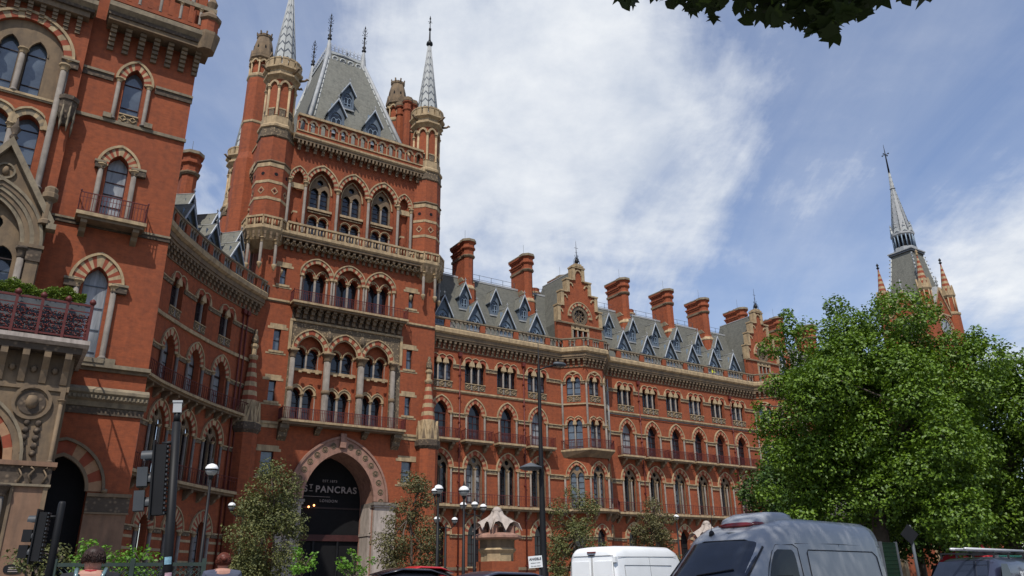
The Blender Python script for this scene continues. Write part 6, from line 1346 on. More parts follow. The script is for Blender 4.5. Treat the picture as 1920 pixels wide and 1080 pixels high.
# overhanging spray of plane leaves close to the camera
def overhang():
    global nprng; nprng = np.random.default_rng(3)
    base = Vector((5.0, -3.0, 0)); T = tag(empty('plane_tree', base), 'dark plane tree spray hanging into the sky from the top edge', 'tree')
    tips = []; P = []
    row = [(1175, 5), (1210, -8), (1240, -2), (1275, 4), (1300, 22), (1320, 38), (1345, 24), (1370, 5), (1395, 18), (1420, 36), (1445, 44), (1465, 20), (1490, 50), (1515, 62), (1545, 72), (1560, 50), (1585, 44), (1600, 20), (1625, 26), (1650, 6), (1690, -6), (1720, -4), (1750, -6)]
    for px, py in row:
        k = max(1, int((py+60)/11))
        for j in range(k*4):
            y = py-rnd.uniform(0, 1)*(py+75)*0.98; x = px+rnd.uniform(-20, 20); P.append(tuple(at(x, y, 6.0+rnd.uniform(-0.4, 0.4))-base))
    for _ in range(500): P.append(tuple(at(rnd.uniform(1150, 1780), rnd.uniform(-150, -25), 5.9+rnd.uniform(-0.6, 0.6))-base))
    P = np.array(P)
    o = leaf_mesh('crown', P, 0.148, 'leaf_backlit', up=1.6, parent=T, lobed=True)
    nprng = np.random.default_rng(4); Q_ = [(rnd.uniform(0.6, 8.0), rnd.uniform(2.8, 8.2), rnd.uniform(13.2, 15.8)) for _ in range(60)]
    uc, _q = clump_points([Vector(q_)-base for q_ in Q_], [rnd.uniform(0.8, 1.2) for _ in Q_], 170); leaf_mesh('crown', uc, 0.2, 'leaf_plane', parent=T)      # unseen upper crown above the frame, added to shade the grey van
    tb = MB(); c0 = Vector((0, 0, 0)); limb(tb, Vector((0.2, 0.5, 6.5)), Vector((-0.6, 8.5, 14.0)), 0.2, 0.05, 0.06)
    for q_ in Q_[:14]: limb(tb, Vector((-0.4, 6.5, 12.2)), Vector(q_)-base, 0.09, 0.015, 0.1)
    t1 = Vector((0.2, 0.5, 6.5)); limb(tb, c0, t1, 0.32, 0.22, 0.03)
    for px, py in ((1300, -60), (1450, -40), (1560, -20), (1680, -60), (1400, -150)):
        q = at(px, py, 5.95)-base; limb(tb, t1, q+Vector((0, 0, 0.3)), 0.09, 0.015, 0.06, 6)
    tb.build('trunk', T)
overhang()

# ============================================================ STREET FURNITURE
def pole(mb, h, r0, r1, m='iron_black', n=10): mb.lathe(0, 0, [(r0*1.6, 0), (r0*1.6, 0.9), (r0*1.15, 1.0), (r0, 1.05), (r1, h)], n, m)
mat('lamp_white', (0.80, 0.80, 0.78), 0.35, (0.74, 0.74, 0.72), spec=0.5)
mat('lamp_glass', (0.30, 0.31, 0.30), 0.15, (0.22, 0.23, 0.22), spec=0.6)
def globe(parent, x, y, z, r, name='lamp_globe'):
    g = MB(); g.lathe(x, y, [(0.02, z-r), (r*0.6, z-r*0.8), (r*0.92, z-r*0.35), (r, z)], 12, 'lamp_glass'); g.lathe(x, y, [(r*1.03, z-0.02), (r*0.98, z+r*0.35), (r*0.7, z+r*0.75), (r*0.2, z+r*0.98), (0.02, z+r)], 12, 'lamp_white')
    g.lathe(x, y, [(r*0.22, z+r*0.95), (r*0.3, z+r*1.15), (r*0.12, z+r*1.35), (r*0.16, z+r*1.5), (0.01, z+r*1.9)], 8, 'iron_black'); g.lathe(x, y, [(r*1.06, z-0.03), (r*1.06, z+0.02)], 12, 'iron_black'); g.lathe(x, y, [(0.06, z-r*1.5), (0.10, z-r*1.15), (r*0.4, z-r*0.9)], 8, 'iron_black')
    for k in range(4): a = k*math.pi/2+0.4; g.tube([(x+r*0.35*math.cos(a), y+r*0.35*math.sin(a), z-r*0.95), (x+r*1.04*math.cos(a), y+r*1.04*math.sin(a), z), (x+r*0.2*math.cos(a), y+r*0.2*math.sin(a), z+r)], 0.012, 4, 'iron_black')
    return g.build(name, parent)
def lamp(px, py, d, heads, r, label, group=None, z0=0.29):
    """heads: (dx, dz) in metres from the main head"""
    p = at(px, py, d); T = tag(empty('street_lamp', (p.x, p.y, z0), FAC), label, 'street lamp', group); h = p.z-z0
    b = MB(); pole(b, h-r*1.5, 0.09, 0.05)
    for dx, dz, rr_ in heads:
        if abs(dx) > 0.01: b.tube([(0, 0, h+dz-r*2.2), (dx*0.6, 0, h+dz-r*2.6), (dx, 0, h+dz-rr_*1.4)], 0.03, 6, 'iron_black')
    b.build('post', T)
    for dx, dz, rr_ in heads: globe(T, dx, 0, h+dz, rr_)
    return T
lamp(397, 881, 36, [(0, 0, 0.27)], 0.27, 'single white topped globe lamp on a black post before the curved wing')
lamp(870, 921, 41, [(0, 0, 0.27)], 0.27, 'large single globe lamp between the entrance arch and the stone pier', 'large globe lamps')
lamp(822, 918, 41, [(0, 0, 0.25), (-0.22, -0.10, 0.16)], 0.25, 'large globe lamp half hidden by the reddish slim tree', 'large globe lamps')
lamp(836, 975, 44, [(-0.55, 0, 0.17), (0.55, 0.0, 0.17)], 0.17, 'low twin globe lamp on a stout black post left of the stone pier')
lamp(890, 947, 44, [(0, 0, 0.19), (-0.72, -0.05, 0.19), (0.55, -0.10, 0.19)], 0.19, 'triple globe lamp standing just left of the stone pier')
lamp(458, 950, 43, [(-0.62, 0, 0.19), (0.62, 0, 0.19)], 0.19, 'twin globe lamp behind the tallest slim tree left of the arch')
lamp(1268, 970, 60, [(0, 0, 0.2)], 0.2, 'small globe lamp seen above the white van')
lamp(1490, 955, 66, [(0, 0, 0.25)], 0.25, 'small globe lamp seen just behind the grey van roof unit')
# gate piers with carved caps
def pier(px, d, label):
    p = at(px, 1000, d); T = tag(empty('gate_pier', (p.x, p.y, 0.29), FAC), label, 'gate pier', 'stone capped gate piers')
    b = MB(); b.box(-0.85, 0.85, -0.85, 0.85, 0, 2.25, 'brick'); b.box(-1.0, 1.0, -1.0, 1.0, 0, 0.6, 'stone_dark'); b.build('shaft', T)
    c = MB(Matrix.Translation((0, 0, -1.5))); octo(c, 0, 0, [(0.92, 3.70), (0.92, 4.15), (1.0, 4.25), (1.08, 4.35), (1.0, 4.45)], 'cream'); octo(c, 0, 0, [(0.98, 4.45), (0.98, 4.85), (1.15, 4.92)], 'stone_dark'); octo(c, 0, 0, [(1.15, 4.90), (1.42, 4.98), (1.40, 5.10), (1.1, 5.22), (0.95, 5.25)], 'pink_stone')
    for k in range(4):
        c.T = Matrix.Translation((0, 0, -1.5)) @ Matrix.Rotation(R_(90*k+45), 4, 'Z') @ Matrix.Translation((0.78, 0, 0)); c.box(-0.22, 0.22, -0.22, 0.22, 5.2, 5.62, 'pink_stone')
    c.T = None
    c.build('capital', T)
    k_ = MB()
    for q in range(4):       # swept canopy with an arched hollow on every side
        k_.T = Matrix.Translation((0, 0, -1.5)) @ Matrix.Rotation(R_(90*q), 4, 'Z')
        A = []
        for i in range(9):
            t = -1+i/4; x = t*1.05; zb = 5.35+0.50*math.sqrt(max(0, 1-min(1, abs(abs(t)-0.52)/0.42)**2)); A.append((x, zb, abs(t)))
        lv = []
        for f in (0, 0.25, 0.5, 0.75, 1.0):
            row = []
            for x, zb, at_ in A:
                w_ = (1-f)**1.6; xx = x*w_*0.95+x*0.22*(1-w_); yy = -(1.05*(1-0.12*(1-at_))*w_+0.22*(1-w_)); zz_ = zb*(1-f)+6.45*f if f < 1 else 6.45
                row.append((xx, yy, zz_))
            lv.append(row)
        vs = [p_ for r_ in lv for p_ in r_]; k_.add(vs, [(a*9+i, a*9+i+1, (a+1)*9+i+1, (a+1)*9+i) for a in range(4) for i in range(8)], 'pale_stone', True)
    k_.T = Matrix.Translation((0, 0, -1.5)); k_.lathe(0, 0, [(0.22, 6.3), (0.30, 6.5), (0.16, 6.66), (0.02, 6.7)], 8, 'pale_stone'); k_.build('canopy', T)
pier(932, 45.5, 'weathered brick gate pier with pale canopied stone cap, the nearer one'); pier(1326, 60.5, 'distant gate pier whose pale stone cap shows above the white van')
# tall street light with two heads and a white notice
p = at(1018, 1000, 29.5); T = tag(empty('street_light', (p.x, p.y, 0.13), FAC), 'very tall tapering black street light with an arm lamp and a lower side lamp', 'street light')
hh_ = at(1012, 693, 29.5).z; ht = at(1011, 650, 29.5).z
b = MB(); b.lathe(0, 0, [(0.17, 0), (0.17, 1.6), (0.125, 1.75), (0.12, 2.6), (0.09, 5.2), (0.055, hh_), (0.03, hh_+0.1), (0.012, ht)], 10, 'iron_black'); b.tube([(0, 0, hh_-0.15), (0.35, 0, hh_+0.02), (0.8, -0.05, hh_+0.15)], 0.035, 6, 'iron_black'); hl_ = at(1012, 885, 29.5).z; b.tube([(0, 0, hl_-0.05), (-0.2, 0, hl_+0.02)], 0.04, 6, 'iron_black'); b.build('mast', T)
h = MB(); h.lathe(0, 0, [(0.02, 0.10), (0.13, 0.09), (0.17, 0.04), (0.16, -0.02), (0.05, -0.05)], 10, 'iron_grey', True, 0, 1.9); o_ = h.build('lamp_head', T, (1.0, -0.05, hh_+0.18)); 
h = MB(); h.lathe(0, 0, [(0.03, 0.16), (0.14, 0.12), (0.42, 0.0), (0.43, -0.05), (0.38, -0.06), (0.30, -0.10), (0.02, -0.13)], 16, 'iron_grey'); h.build('lamp_head', T, (-0.48, 0, hl_+0.02))
mat('sign_white', (0.72, 0.73, 0.72), 0.5, (0.64, 0.66, 0.64), scale=3); mat('sign_ink', (0.10, 0.10, 0.11), 0.6)
p = at(1012, 1053, 25); T = tag(empty('notice_board', (p.x, p.y, 0.13), R_(2)), 'small white notice on a post in front of the tall street light', 'sign'); z = p.z-0.13
b = MB(); b.box(-0.21, 0.21, -0.012, 0.012, z-0.17, z+0.17, 'sign_white'); nb = b.build('board', T); nb.rotation_euler = (0, R_(-4), 0)
nb.location = (0, 0, 0)
b = MB(); b.tube([(0, 0.05, 0), (0, 0.05, z+0.15)], 0.03, 6, 'iron_black'); b.build('post', T)
def txt(parent, body, x, y, z, s, m, rz=0.0, bold=0.0, sp=1.0):
    cu = bpy.data.curves.new('lettering', 'FONT'); cu.body = body; cu.size = s; cu.align_x = 'CENTER'; cu.extrude = 0.002; cu.offset = bold; cu.space_character = sp; cu.materials.append(MATS[m])
    o = mesh_text('lettering', cu); o.parent = parent; o.location = (x, y, z); o.rotation_euler = (R_(90), 0, rz); return o
txt(nb, 'ANGELS', 0, -0.02, z+0.05, 0.10, 'sign_ink', bold=0.003); txt(nb, 'access all areas', 0, -0.02, z-0.04, 0.048, 'sign_ink'); txt(nb, 'this way please', 0, -0.02, z-0.13, 0.048, 'sign_ink')
# large traffic light with stickered pole
p = at(331, 1062, 12.6); T = tag(empty('traffic_light', (p.x, p.y, 0.13), R_(20)), 'tall black traffic light pole covered in stickers with a pale box on top', 'traffic light')
zt_ = at(332, 790, 12.6).z-0.13
b = MB(); b.lathe(0, 0, [(0.072, 0), (0.060, zt_)], 12, 'iron_black'); b.tube([(0, 0, zt_-0.3), (-0.18, 0, zt_-0.32)], 0.03, 6, 'iron_black'); b.tube([(0, 0, zt_-1.3), (-0.2, 0, zt_-1.32)], 0.03, 6, 'iron_black')
b.lathe(0, 0, [(0.05, zt_), (0.04, zt_+0.16)], 8, 'iron_black'); b.build('post', T)
mat('box_grey', (0.42, 0.43, 0.43), 0.6, (0.36, 0.37, 0.37)); mat('signal_grey', (0.055, 0.06, 0.065), 0.5, (0.04, 0.045, 0.05))
b = MB(); b.box(-0.06, 0.06, -0.05, 0.05, zt_+0.14, zt_+0.31, 'box_grey'); b.box(-0.07, 0.07, -0.06, 0.06, zt_+0.29, zt_+0.32, 'box_grey'); b.build('sensor_box', T)
def signal(T, x, y, ztop, ang, h=1.15, wd=0.30):
    hd = MB(Matrix.Translation((x, y, 0)) @ Matrix.Rotation(ang, 4, 'Z'))
    hd.box(-0.09, 0.07, -wd/2, wd/2, ztop-h, ztop, 'iron_black'); hd.box(-0.11, -0.085, -wd*0.72, wd*0.72, ztop-h-0.06, ztop+0.06, 'iron_black')
    for k in range(3):
        zc = ztop-h*(k+0.5)/3
        for q in range(5): hd.box(0.06, 0.095, -wd*0.4, wd*0.4, zc-0.16+q*0.07, zc-0.13+q*0.07, 'signal_grey')
    o = hd.build('signal_head', T)
    for k in range(3):
        zc = ztop-h*(k+0.5)/3; v = MB(Matrix.Translation((x, y, zc)) @ Matrix.Rotation(ang, 4, 'Z') @ Matrix.Rotation(R_(-90), 4, 'Y'))
        n_ = 10; vs = []
        for i in range(n_+1):
            a = R_(-20)+(math.pi+R_(40))*i/n_; c_, s_ = math.cos(a), math.sin(a); vs += [(s_*0.10, c_*0.10, 0.09), (s_*0.095, c_*0.095, 0.27 if k == 0 else 0.22)]
        v.add(vs, [(2*i, 2*i+1, 2*i+3, 2*i+2) for i in range(n_)], 'signal_grey', True); v.lathe(0, 0, [(0.08, 0.10), (0.07, 0.12), (0.02, 0.13)], 12, 'dark_void'); v.build('visor', o)
    return o
signal(T, -0.17, 0.0, zt_-0.34, R_(-6), 1.0, 0.2)
b = MB(); b.box(-0.48, -0.34, -0.10, 0.10, zt_-0.93, zt_-0.66, 'signal_grey'); b.box(-0.50, -0.36, -0.10, 0.10, zt_-1.27, zt_-0.99, 'signal_grey'); b.build('pedestrian_box', T)
stc = [(0, 'st_blue', (0.25, 0.45, 0.55), 0.45, 0.10), (1, 'st_pink', (0.62, 0.40, 0.45), 0.22, 0.14), (2, 'st_cream', (0.6, 0.6, 0.55), 0.05, 0.09), (3, 'st_teal', (0.10, 0.45, 0.45), -0.26, 0.12), (4, 'st_mint', (0.45, 0.65, 0.58), -0.10, 0.12)]
zs0 = at(316, 1062, 12.6).z-0.50
b = MB()
for i, nm, c_, dz, hh in stc:
    mat(nm, c_, 0.5, tuple(x*0.5 for x in c_), scale=18)
    a0 = -2.2+0.25*(i % 2); n_ = 6; vs = []
    for k in range(n_+1): a = a0+1.35*k/n_; vs += [(0.073*math.cos(a), 0.073*math.sin(a), zs0+dz-hh/2), (0.073*math.cos(a), 0.073*math.sin(a), zs0+dz+hh/2)]
    b.add(vs, [(2*k, 2*k+2, 2*k+3, 2*k+1) for k in range(n_)], nm)
b.build('stickers', T)
T.rotation_euler = (0, R_(-4.2), R_(20))      # the pole stands slightly off plumb
# smaller traffic light
p = at(106, 1000, 18.5); T = tag(empty('traffic_light', (p.x, p.y, 0.13), R_(15)), 'short traffic light seen from the side in the dark doorway at left', 'traffic light')
zt_ = at(113, 940, 18.5).z-0.13; b = MB(); b.lathe(0, 0, [(0.075, 0), (0.07, zt_-0.05), (0.05, zt_)], 12, 'iron_black'); b.tube([(0, 0, zt_-0.3), (-0.3, 0, zt_-0.3)], 0.03, 6, 'iron_black'); b.build('post', T)
signal(T, -0.27, 0.0, zt_-0.22, R_(-3), 0.92, 0.2); b = MB(); b.box(-0.58, -0.42, -0.09, 0.09, zt_-0.78, zt_-0.55, 'iron_black'); b.box(-0.60, -0.44, -0.09, 0.09, zt_-1.08, zt_-0.84, 'iron_black'); b.build('pedestrian_box', T)
# lattice fence at lower left
mat('fence_green', (0.035, 0.055, 0.045), 0.6)
p = at(190, 1060, 21); T = tag(empty('lattice_fence', (p.x, p.y, 0.13), FAC*0.6), 'dark green lattice fence behind the dark haired man at lower left', 'fence'); b = MB()
b.box(-0.9, 2.2, -0.03, 0.03, 1.78, 1.86, 'fence_green'); 
for i in range(26):
    x = -0.9+i*0.12
    b.tube([(x, 0.0, 0.9), (min(2.2, x+0.85), 0.0, 0.9+min(0.85, 2.2-x))], 0.012, 3, 'fence_green'); b.tube([(x, 0.015, 1.78), (min(2.2, x+0.85), 0.015, 1.78-min(0.85, 2.2-x))], 0.012, 3, 'fence_green')
b.build('lattice_panel', T)
for x in (-0.95, 0.65, 2.2): q = MB(); q.box(x-0.05, x+0.05, -0.05, 0.05, 0, 1.95, 'fence_green'); q.build('post', T)
q = MB(); q.box(-0.9, 2.2, -0.02, 0.02, 0.1, 0.9, 'fence_green'); q.build('solid_panel', T)
# right hand side clutter behind the dark van
p = at(1705, 1002, 30); T = tag(empty('road_sign', (p.x, p.y, 0.13), R_(10)), 'black diamond shaped sign back on a grey post under the plane tree', 'sign'); z = p.z-0.13
b = MB(Matrix.Translation((0, 0, z)) @ Matrix.Rotation(R_(45), 4, 'Y')); b.box(-0.23, 0.23, -0.02, 0.02, -0.23, 0.23, 'iron_black'); b.build('sign_plate', T); b = MB(); b.lathe(0.1, 0.06, [(0.05, 0), (0.05, z+0.3)], 8, 'iron_grey'); b.build('post', T)
mat('red_fabric', (0.45, 0.02, 0.03), 0.7, (0.3, 0.015, 0.02)); mat('mesh_green', (0.006, 0.028, 0.012), 0.7); mat('mesh_teal', (0.03, 0.20, 0.16), 0.6)
for px, w_, lb in ((1792, 1.1, 'low red canopy over the dark van roof, the left one'), (1845, 0.8, 'taller red canopy over the dark van roof, the right one')):
    p = at(px, 1046, 36); T = tag(empty('parasol', (p.x, p.y, 0.13)), lb, 'parasol', 'red parasols under the trees'); z = p.z-0.13
    b = MB(); b.lathe(0, 0, [(w_*0.75, z-0.28), (w_*0.4, z+0.05), (0.05, z+(0.28 if w_ > 1 else 0.45)), (0.01, z+0.5)], 8, 'red_fabric', False); b.build('canopy', T); b = MB(); b.lathe(0, 0, [(0.03, 0), (0.03, z+0.3)], 6, 'iron_grey'); b.build('pole', T)
for px, py, wd, m_, lb in ((1666, 1040, 0.9, 'mesh_green', 'dark green mesh fence panel just right of the grey van'), (1895, 1065, 1.6, 'mesh_teal', 'teal green mesh barrier at the lower right corner')):
    p = at(px, py-14, 31); T = tag(empty('mesh_barrier', (p.x, p.y, 0.13), FAC), lb, 'barrier'); b = MB(); z = p.z
    for i in range(15): b.box(-wd/2+wd*i/14-0.012, -wd/2+wd*i/14+0.012, -0.012, 0.012, 0.1, z, m_)
    for i in range(18): b.box(-wd/2, wd/2, -0.014, 0.014, 0.1+(z-0.1)*i/17, 0.125+(z-0.1)*i/17, m_)
    b.build('mesh_panel', T); 
    for x in (-wd/2, wd/2): q = MB(); q.box(x-0.04, x+0.04, -0.04, 0.04, 0, z+0.05, 'iron_grey'); q.build('post', T)
p = at(1752, 1010, 62); T = tag(empty('brick_lodge', (p.x, p.y, 0), FAC), 'low brick lodge with pale stone corners glimpsed under the plane tree', 'building')
b = MB(); b.sheet([(-4, 0), (4, 0), (4, 5.6), (-4, 5.6)], [opening(-1.9, 1.0, 3.2, 0.7, 0.9), opening(1.6, 1.0, 3.2, 0.7, 0.9)], 0, 'brick', 0.3); b.box(-4, 4, 0.5, 5, 0, 5.6, 'brick'); b.build('wall', T)
b = MB(); b.box(-4.2, 4.2, -0.2, 0.1, 4.6, 4.9, 'cream'); [b.box(x-0.2, x+0.2, -0.1, 0.2, 0, 4.6, 'cream') for x in (-4, 0, 4)]; b.build('stone_dressing', T)
for x in (-1.9, 1.6): b = MB(); b.box(x-0.7, x+0.7, 0.25, 0.3, 1.0, 4.1, 'pane'); b.build('window', T)
b = MB(); b.add([(-4.3, -0.4, 5.5), (4.3, -0.4, 5.5), (4.3, 5.3, 5.5), (-4.3, 5.3, 5.5), (-3, 2.4, 8), (3, 2.4, 8)], [(0, 1, 5, 4), (1, 2, 5), (2, 3, 4, 5), (3, 0, 4)], 'slate'); b.build('roof', T)

# ============================================================ VEHICLES
mat('paint_grey', (0.25, 0.26, 0.275), 0.36, (0.225, 0.235, 0.25), scale=1.5, spec=0.5, coat=0.35)
mat('paint_white', (0.80, 0.81, 0.80), 0.35, (0.74, 0.75, 0.74), scale=1.5, spec=0.5, coat=0.35)
mat('paint_navy', (0.022, 0.024, 0.045), 0.3, (0.018, 0.02, 0.038), spec=0.5, coat=0.6)
mat('paint_black', (0.012, 0.012, 0.018), 0.25, (0.01, 0.01, 0.014), spec=0.5, coat=0.6)
mat('paint_red', (0.50, 0.015, 0.02), 0.3, (0.42, 0.012, 0.017), spec=0.5, coat=0.5)
mat('glass_dark', (0.006, 0.007, 0.010), 0.06, (0.005, 0.006, 0.008), spec=0.35)
mat('glass_ws', (0.016, 0.021, 0.034), 0.06, (0.008, 0.011, 0.018), spec=0.6)
mat('rubber', (0.02, 0.02, 0.02), 0.8); mat('trim_black', (0.018, 0.018, 0.02), 0.6); mat('alloy', (0.45, 0.45, 0.46), 0.3, metal=0.8)
mat('red_lens', (0.10, 0.008, 0.01), 0.2, (0.12, 0.008, 0.008), spec=0.6); mat('aluminium', (0.62, 0.62, 0.63), 0.4, (0.5, 0.5, 0.5), metal=0.3)
def loft(secs, m, n=24, pw=4.0):
    """secs: (x, z0, z1, halfwidth_bottom, halfwidth_top, power): rounded sections along the length"""
    b = MB(); vs = []
    for x, z0, z1, w0, w1, q in secs:
        for k in range(n):
            a = 2*math.pi*(k+0.5)/n; c, s = math.cos(a), math.sin(a)
            y_ = math.copysign(abs(c)**(2/q), c); z_ = math.copysign(abs(s)**(2/q), s); f = (z_+1)/2
            vs.append((x, y_*(w0+(w1-w0)*f**1.3), z0+(z1-z0)*f))
    fs = [(i*n+k, i*n+(k+1) % n, (i+1)*n+(k+1) % n, (i+1)*n+k) for i in range(len(secs)-1) for k in range(n)]+[tuple(range(n-1, -1, -1)), tuple((len(secs)-1)*n+k for k in range(n))]
    b.add(vs, fs, m, True); return b
def wheel(T, x, y, r, w):
    b = MB(Matrix.Translation((x, y, r)) @ Matrix.Rotation(R_(90), 4, 'X')); b.lathe(0, 0, [(r*0.62, -w/2), (r*0.95, -w/2), (r, -w*0.3), (r, w*0.3), (r*0.95, w/2), (r*0.62, w/2)], 20, 'rubber'); o = b.build('wheel', T)
    c = MB(Matrix.Translation((x, y, r)) @ Matrix.Rotation(R_(90), 4, 'X')); c.lathe(0, 0, [(r*0.6, -w*0.52), (r*0.3, -w*0.40), (r*0.3, w*0.40), (r*0.6, w*0.52)], 14, 'alloy'); c.build('rim', o)
def yw(z, z0, z1, w0, w1): return w0+(w1-w0)*((z-z0)/(z1-z0))**1.3
# ---- tall grey panel van; x = 0 at the nose, length runs towards +x, near side is -y
def grey_van(loc, ang):
    T = tag(empty('panel_van', loc, ang), 'tall grey high roofed panel van with a roof cooling unit facing left', 'van')
    S = [(0.0, 0.45, 1.02, 0.72, 0.66, 5), (0.12, 0.38, 1.12, 0.92, 0.82, 6), (0.55, 0.36, 1.26, 0.98, 0.88, 6), (0.95, 0.36, 1.42, 0.99, 0.86, 6), (1.15, 0.36, 1.62, 0.99, 0.84, 6),
         (1.75, 0.36, 2.18, 1.0, 0.80, 6), (1.95, 0.36, 2.36, 1.0, 0.81, 7), (2.25, 0.36, 2.52, 1.0, 0.81, 7), (2.7, 0.36, 2.63, 1.0, 0.83, 7), (3.3, 0.36, 2.68, 1.0, 0.84, 7.5), (5.6, 0.36, 2.68, 1.0, 0.84, 7.5), (5.86, 0.38, 2.64, 0.99, 0.83, 7), (5.96, 0.42, 2.52, 0.96, 0.76, 5), (6.0, 0.5, 2.3, 0.93, 0.74, 5)]
    loft(S, 'paint_grey', 36).build('body', T)
    def yside(z, x): 
        for a, b_ in zip(S[:-1], S[1:]):
            if a[0] <= x <= b_[0]:
                t = (x-a[0])/(b_[0]-a[0]); z0, z1, w0, w1 = [a[i]+(b_[i]-a[i])*t for i in (1, 2, 3, 4)]; f = max(0, min(1, (z-z0)/(z1-z0))); q = 6
                zz_ = 2*f-1; yy = (max(0, 1-abs(zz_)**q))**(1/q); return yy*(w0+(w1-w0)*f**1.3)
        return 1.0
    def ztop(x, y):
        for a, b_ in zip(S[:-1], S[1:]):
            if a[0] <= x <= b_[0]:
                t = (x-a[0])/(b_[0]-a[0]); z0, z1, w1 = a[1]+(b_[1]-a[1])*t, a[2]+(b_[2]-a[2])*t, a[4]+(b_[4]-a[4])*t
                u = min(1, abs(y)/w1); return z0+(z1-z0)*((1-u**6)**(1/6)+1)/2
        return 2.6
    g = MB(); vs = []; nx, ny = 8, 12
    for i in range(nx+1):
        x = 1.10+(1.80-1.10)*i/nx
        for j in range(ny+1):
            y = -0.76+1.52*j/ny; y *= 1-0.05*i/nx; vs.append((x, y, ztop(x, y)+0.012))
    g.add(vs, [(i*(ny+1)+j, i*(ny+1)+j+1, (i+1)*(ny+1)+j+1, (i+1)*(ny+1)+j) for i in range(nx) for j in range(ny)], 'glass_ws', True); ws = g.build('windscreen', T)
    s = MB(); s.tube([(1.80, -0.74, ztop(1.8, .74)+.02), (1.81, -0.4, ztop(1.8, .4)+.02), (1.82, 0, ztop(1.8, 0)+.02), (1.81, 0.4, ztop(1.8, .4)+.02), (1.80, 0.74, ztop(1.8, .74)+.02)], 0.016, 5, 'trim_black')
    for y in (-0.77, 0.77): s.tube([(1.10, y, ztop(1.1, .77)+.02), (1.80, y*0.96, ztop(1.8, .74)+.02)], 0.02, 5, 'trim_black')
    s.tube([(1.14, 0.15, ztop(1.14, .15)+0.03), (1.24, -0.5, ztop(1.24, .5)+0.035)], 0.014, 4, 'trim_black'); s.build('windscreen_seal', T)
    def side_patch(x0s, x1s, zs, m, name, sgn=-1, off=0.008):
        b = MB(); vs = []; nz, nn = len(zs)-1, 8
        for k, z in enumerate(zs):
            for i in range(nn+1):
                x = x0s[k]+(x1s[k]-x0s[k])*i/nn; vs.append((x, sgn*(yside(z, x)+off), z))
        b.add(vs, [(k*(nn+1)+i, k*(nn+1)+i+1, (k+1)*(nn+1)+i+1, (k+1)*(nn+1)+i) for k in range(nz) for i in range(nn)], m, True); return b.build(name, T)
    for sg_ in (-1, 1):
        side_patch([1.62, 1.64, 1.72, 1.86, 1.96, 2.06], [2.52, 2.54, 2.54, 2.54, 2.52, 2.46], [1.32, 1.40, 1.65, 1.9, 2.02, 2.07], 'glass_dark', 'side_window', sg_)
    def seam(pts, r=0.008, m='trim_black', off=0.004):
        for sg_ in (-1, 1): ln_.tube([(x, sg_*(yside(z, x)+off), z) for x, z in pts], r, 4, m)
    ln_ = MB()
    seam([(1.5, 1.0), (1.52, 1.35), (1.72, 1.75), (1.9, 2.02), (2.05, 2.15), (2.55, 2.16), (2.66, 2.1), (2.68, 1.5), (2.70, 0.6)]); seam([(2.62, 2.18), (4.0, 2.2), (5.85, 2.18)], 0.006); seam([(2.15, 2.34), (2.6, 2.42), (4.1, 2.46), (5.7, 2.44)], 0.007); seam([(2.55, 2.58), (4.2, 2.6)], 0.006)
    seam([(2.95, 0.9), (2.95, 2.02), (3.0, 2.07), (5.45, 2.07), (5.6, 1.98), (5.72, 0.9)], 0.011); seam([(4.15, 0.6), (4.15, 2.2)], 0.004); ln_.build('body_seams', T)
    dh = MB(); dh.tube([(2.50, -1.0, 1.30), (2.35, -1.03, 1.31), (2.28, -1.0, 1.30)], 0.02, 5, 'trim_black'); dh.build('door_handle', T)
    gt = MB()
    for sg_ in (-1, 1): gt.tube([(x, sg_*(yside(2.57 if x > 2.4 else 2.40, x)+0.0), 2.57 if x > 2.4 else 2.40) for x in (2.0, 2.3, 2.8, 3.6, 4.6, 5.7)], 0.012, 4, 'paint_grey')
    gt.build('roof_gutter', T)
    # roof unit
    r = MB(); ro_ = loft([(2.25, 2.48, 2.60, 0.36, 0.30, 3), (2.45, 2.5, 2.72, 0.48, 0.40, 4), (2.75, 2.55, 2.80, 0.5, 0.44, 5), (3.15, 2.6, 2.82, 0.5, 0.44, 5), (3.35, 2.6, 2.79, 0.49, 0.42, 5), (3.42, 2.62, 2.72, 0.46, 0.38, 4)], 'paint_grey', 20); ru = ro_.build('roof_unit', T)
    v = loft([(2.20, 2.50, 2.58, 0.30, 0.24, 3), (2.32, 2.50, 2.62, 0.45, 0.38, 3), (2.5, 2.52, 2.63, 0.50, 0.42, 3)], 'red_lens', 16); v.build('front_grille', ru)
    a = MB(); a.lathe(1.98, 0.35, [(0.04, 2.36), (0.035, 2.42), (0.015, 2.46)], 8, 'trim_black', True, 0, 1.8); a.tube([(1.98, 0.35, 2.44), (2.06, 0.36, 2.9)], 0.006, 4, 'trim_black'); a.build('aerial', T)
    m_ = MB(); 
    for y in (-1.0, 1.0): m_.tube([(1.62, y*0.98, 1.45), (1.60, y*1.12, 1.42)], 0.03, 5, 'trim_black')
    m_.build('mirror_bracket', T)
    for y in (-1.2, 1.2): q = MB(); q.box(1.52, 1.66, y-0.10, y+0.10, 1.28, 1.62, 'trim_black'); q.build('mirror', T)
    for y in (-0.75, 0.75): q = MB(); q.box(0.02, 0.3, y-0.14, y+0.14, 0.75, 1.0, 'pane_curtain'); q.build('headlight', T)
    q = MB(); q.box(-0.02, 0.1, -0.5, 0.5, 0.62, 0.95, 'trim_black'); q.build('grille', T)
    q = MB(); q.box(-0.06, 0.2, -0.9, 0.9, 0.3, 0.55, 'trim_black'); q.build('bumper', T)
    for x in (1.0, 4.7):
        for y in (-0.9, 0.9): wheel(T, x, y, 0.35, 0.22)
    return T
gv = grey_van((2.26, 12.86, 0.0), R_(42.5)); gv.scale = (1.018, 1.0, 0.923)
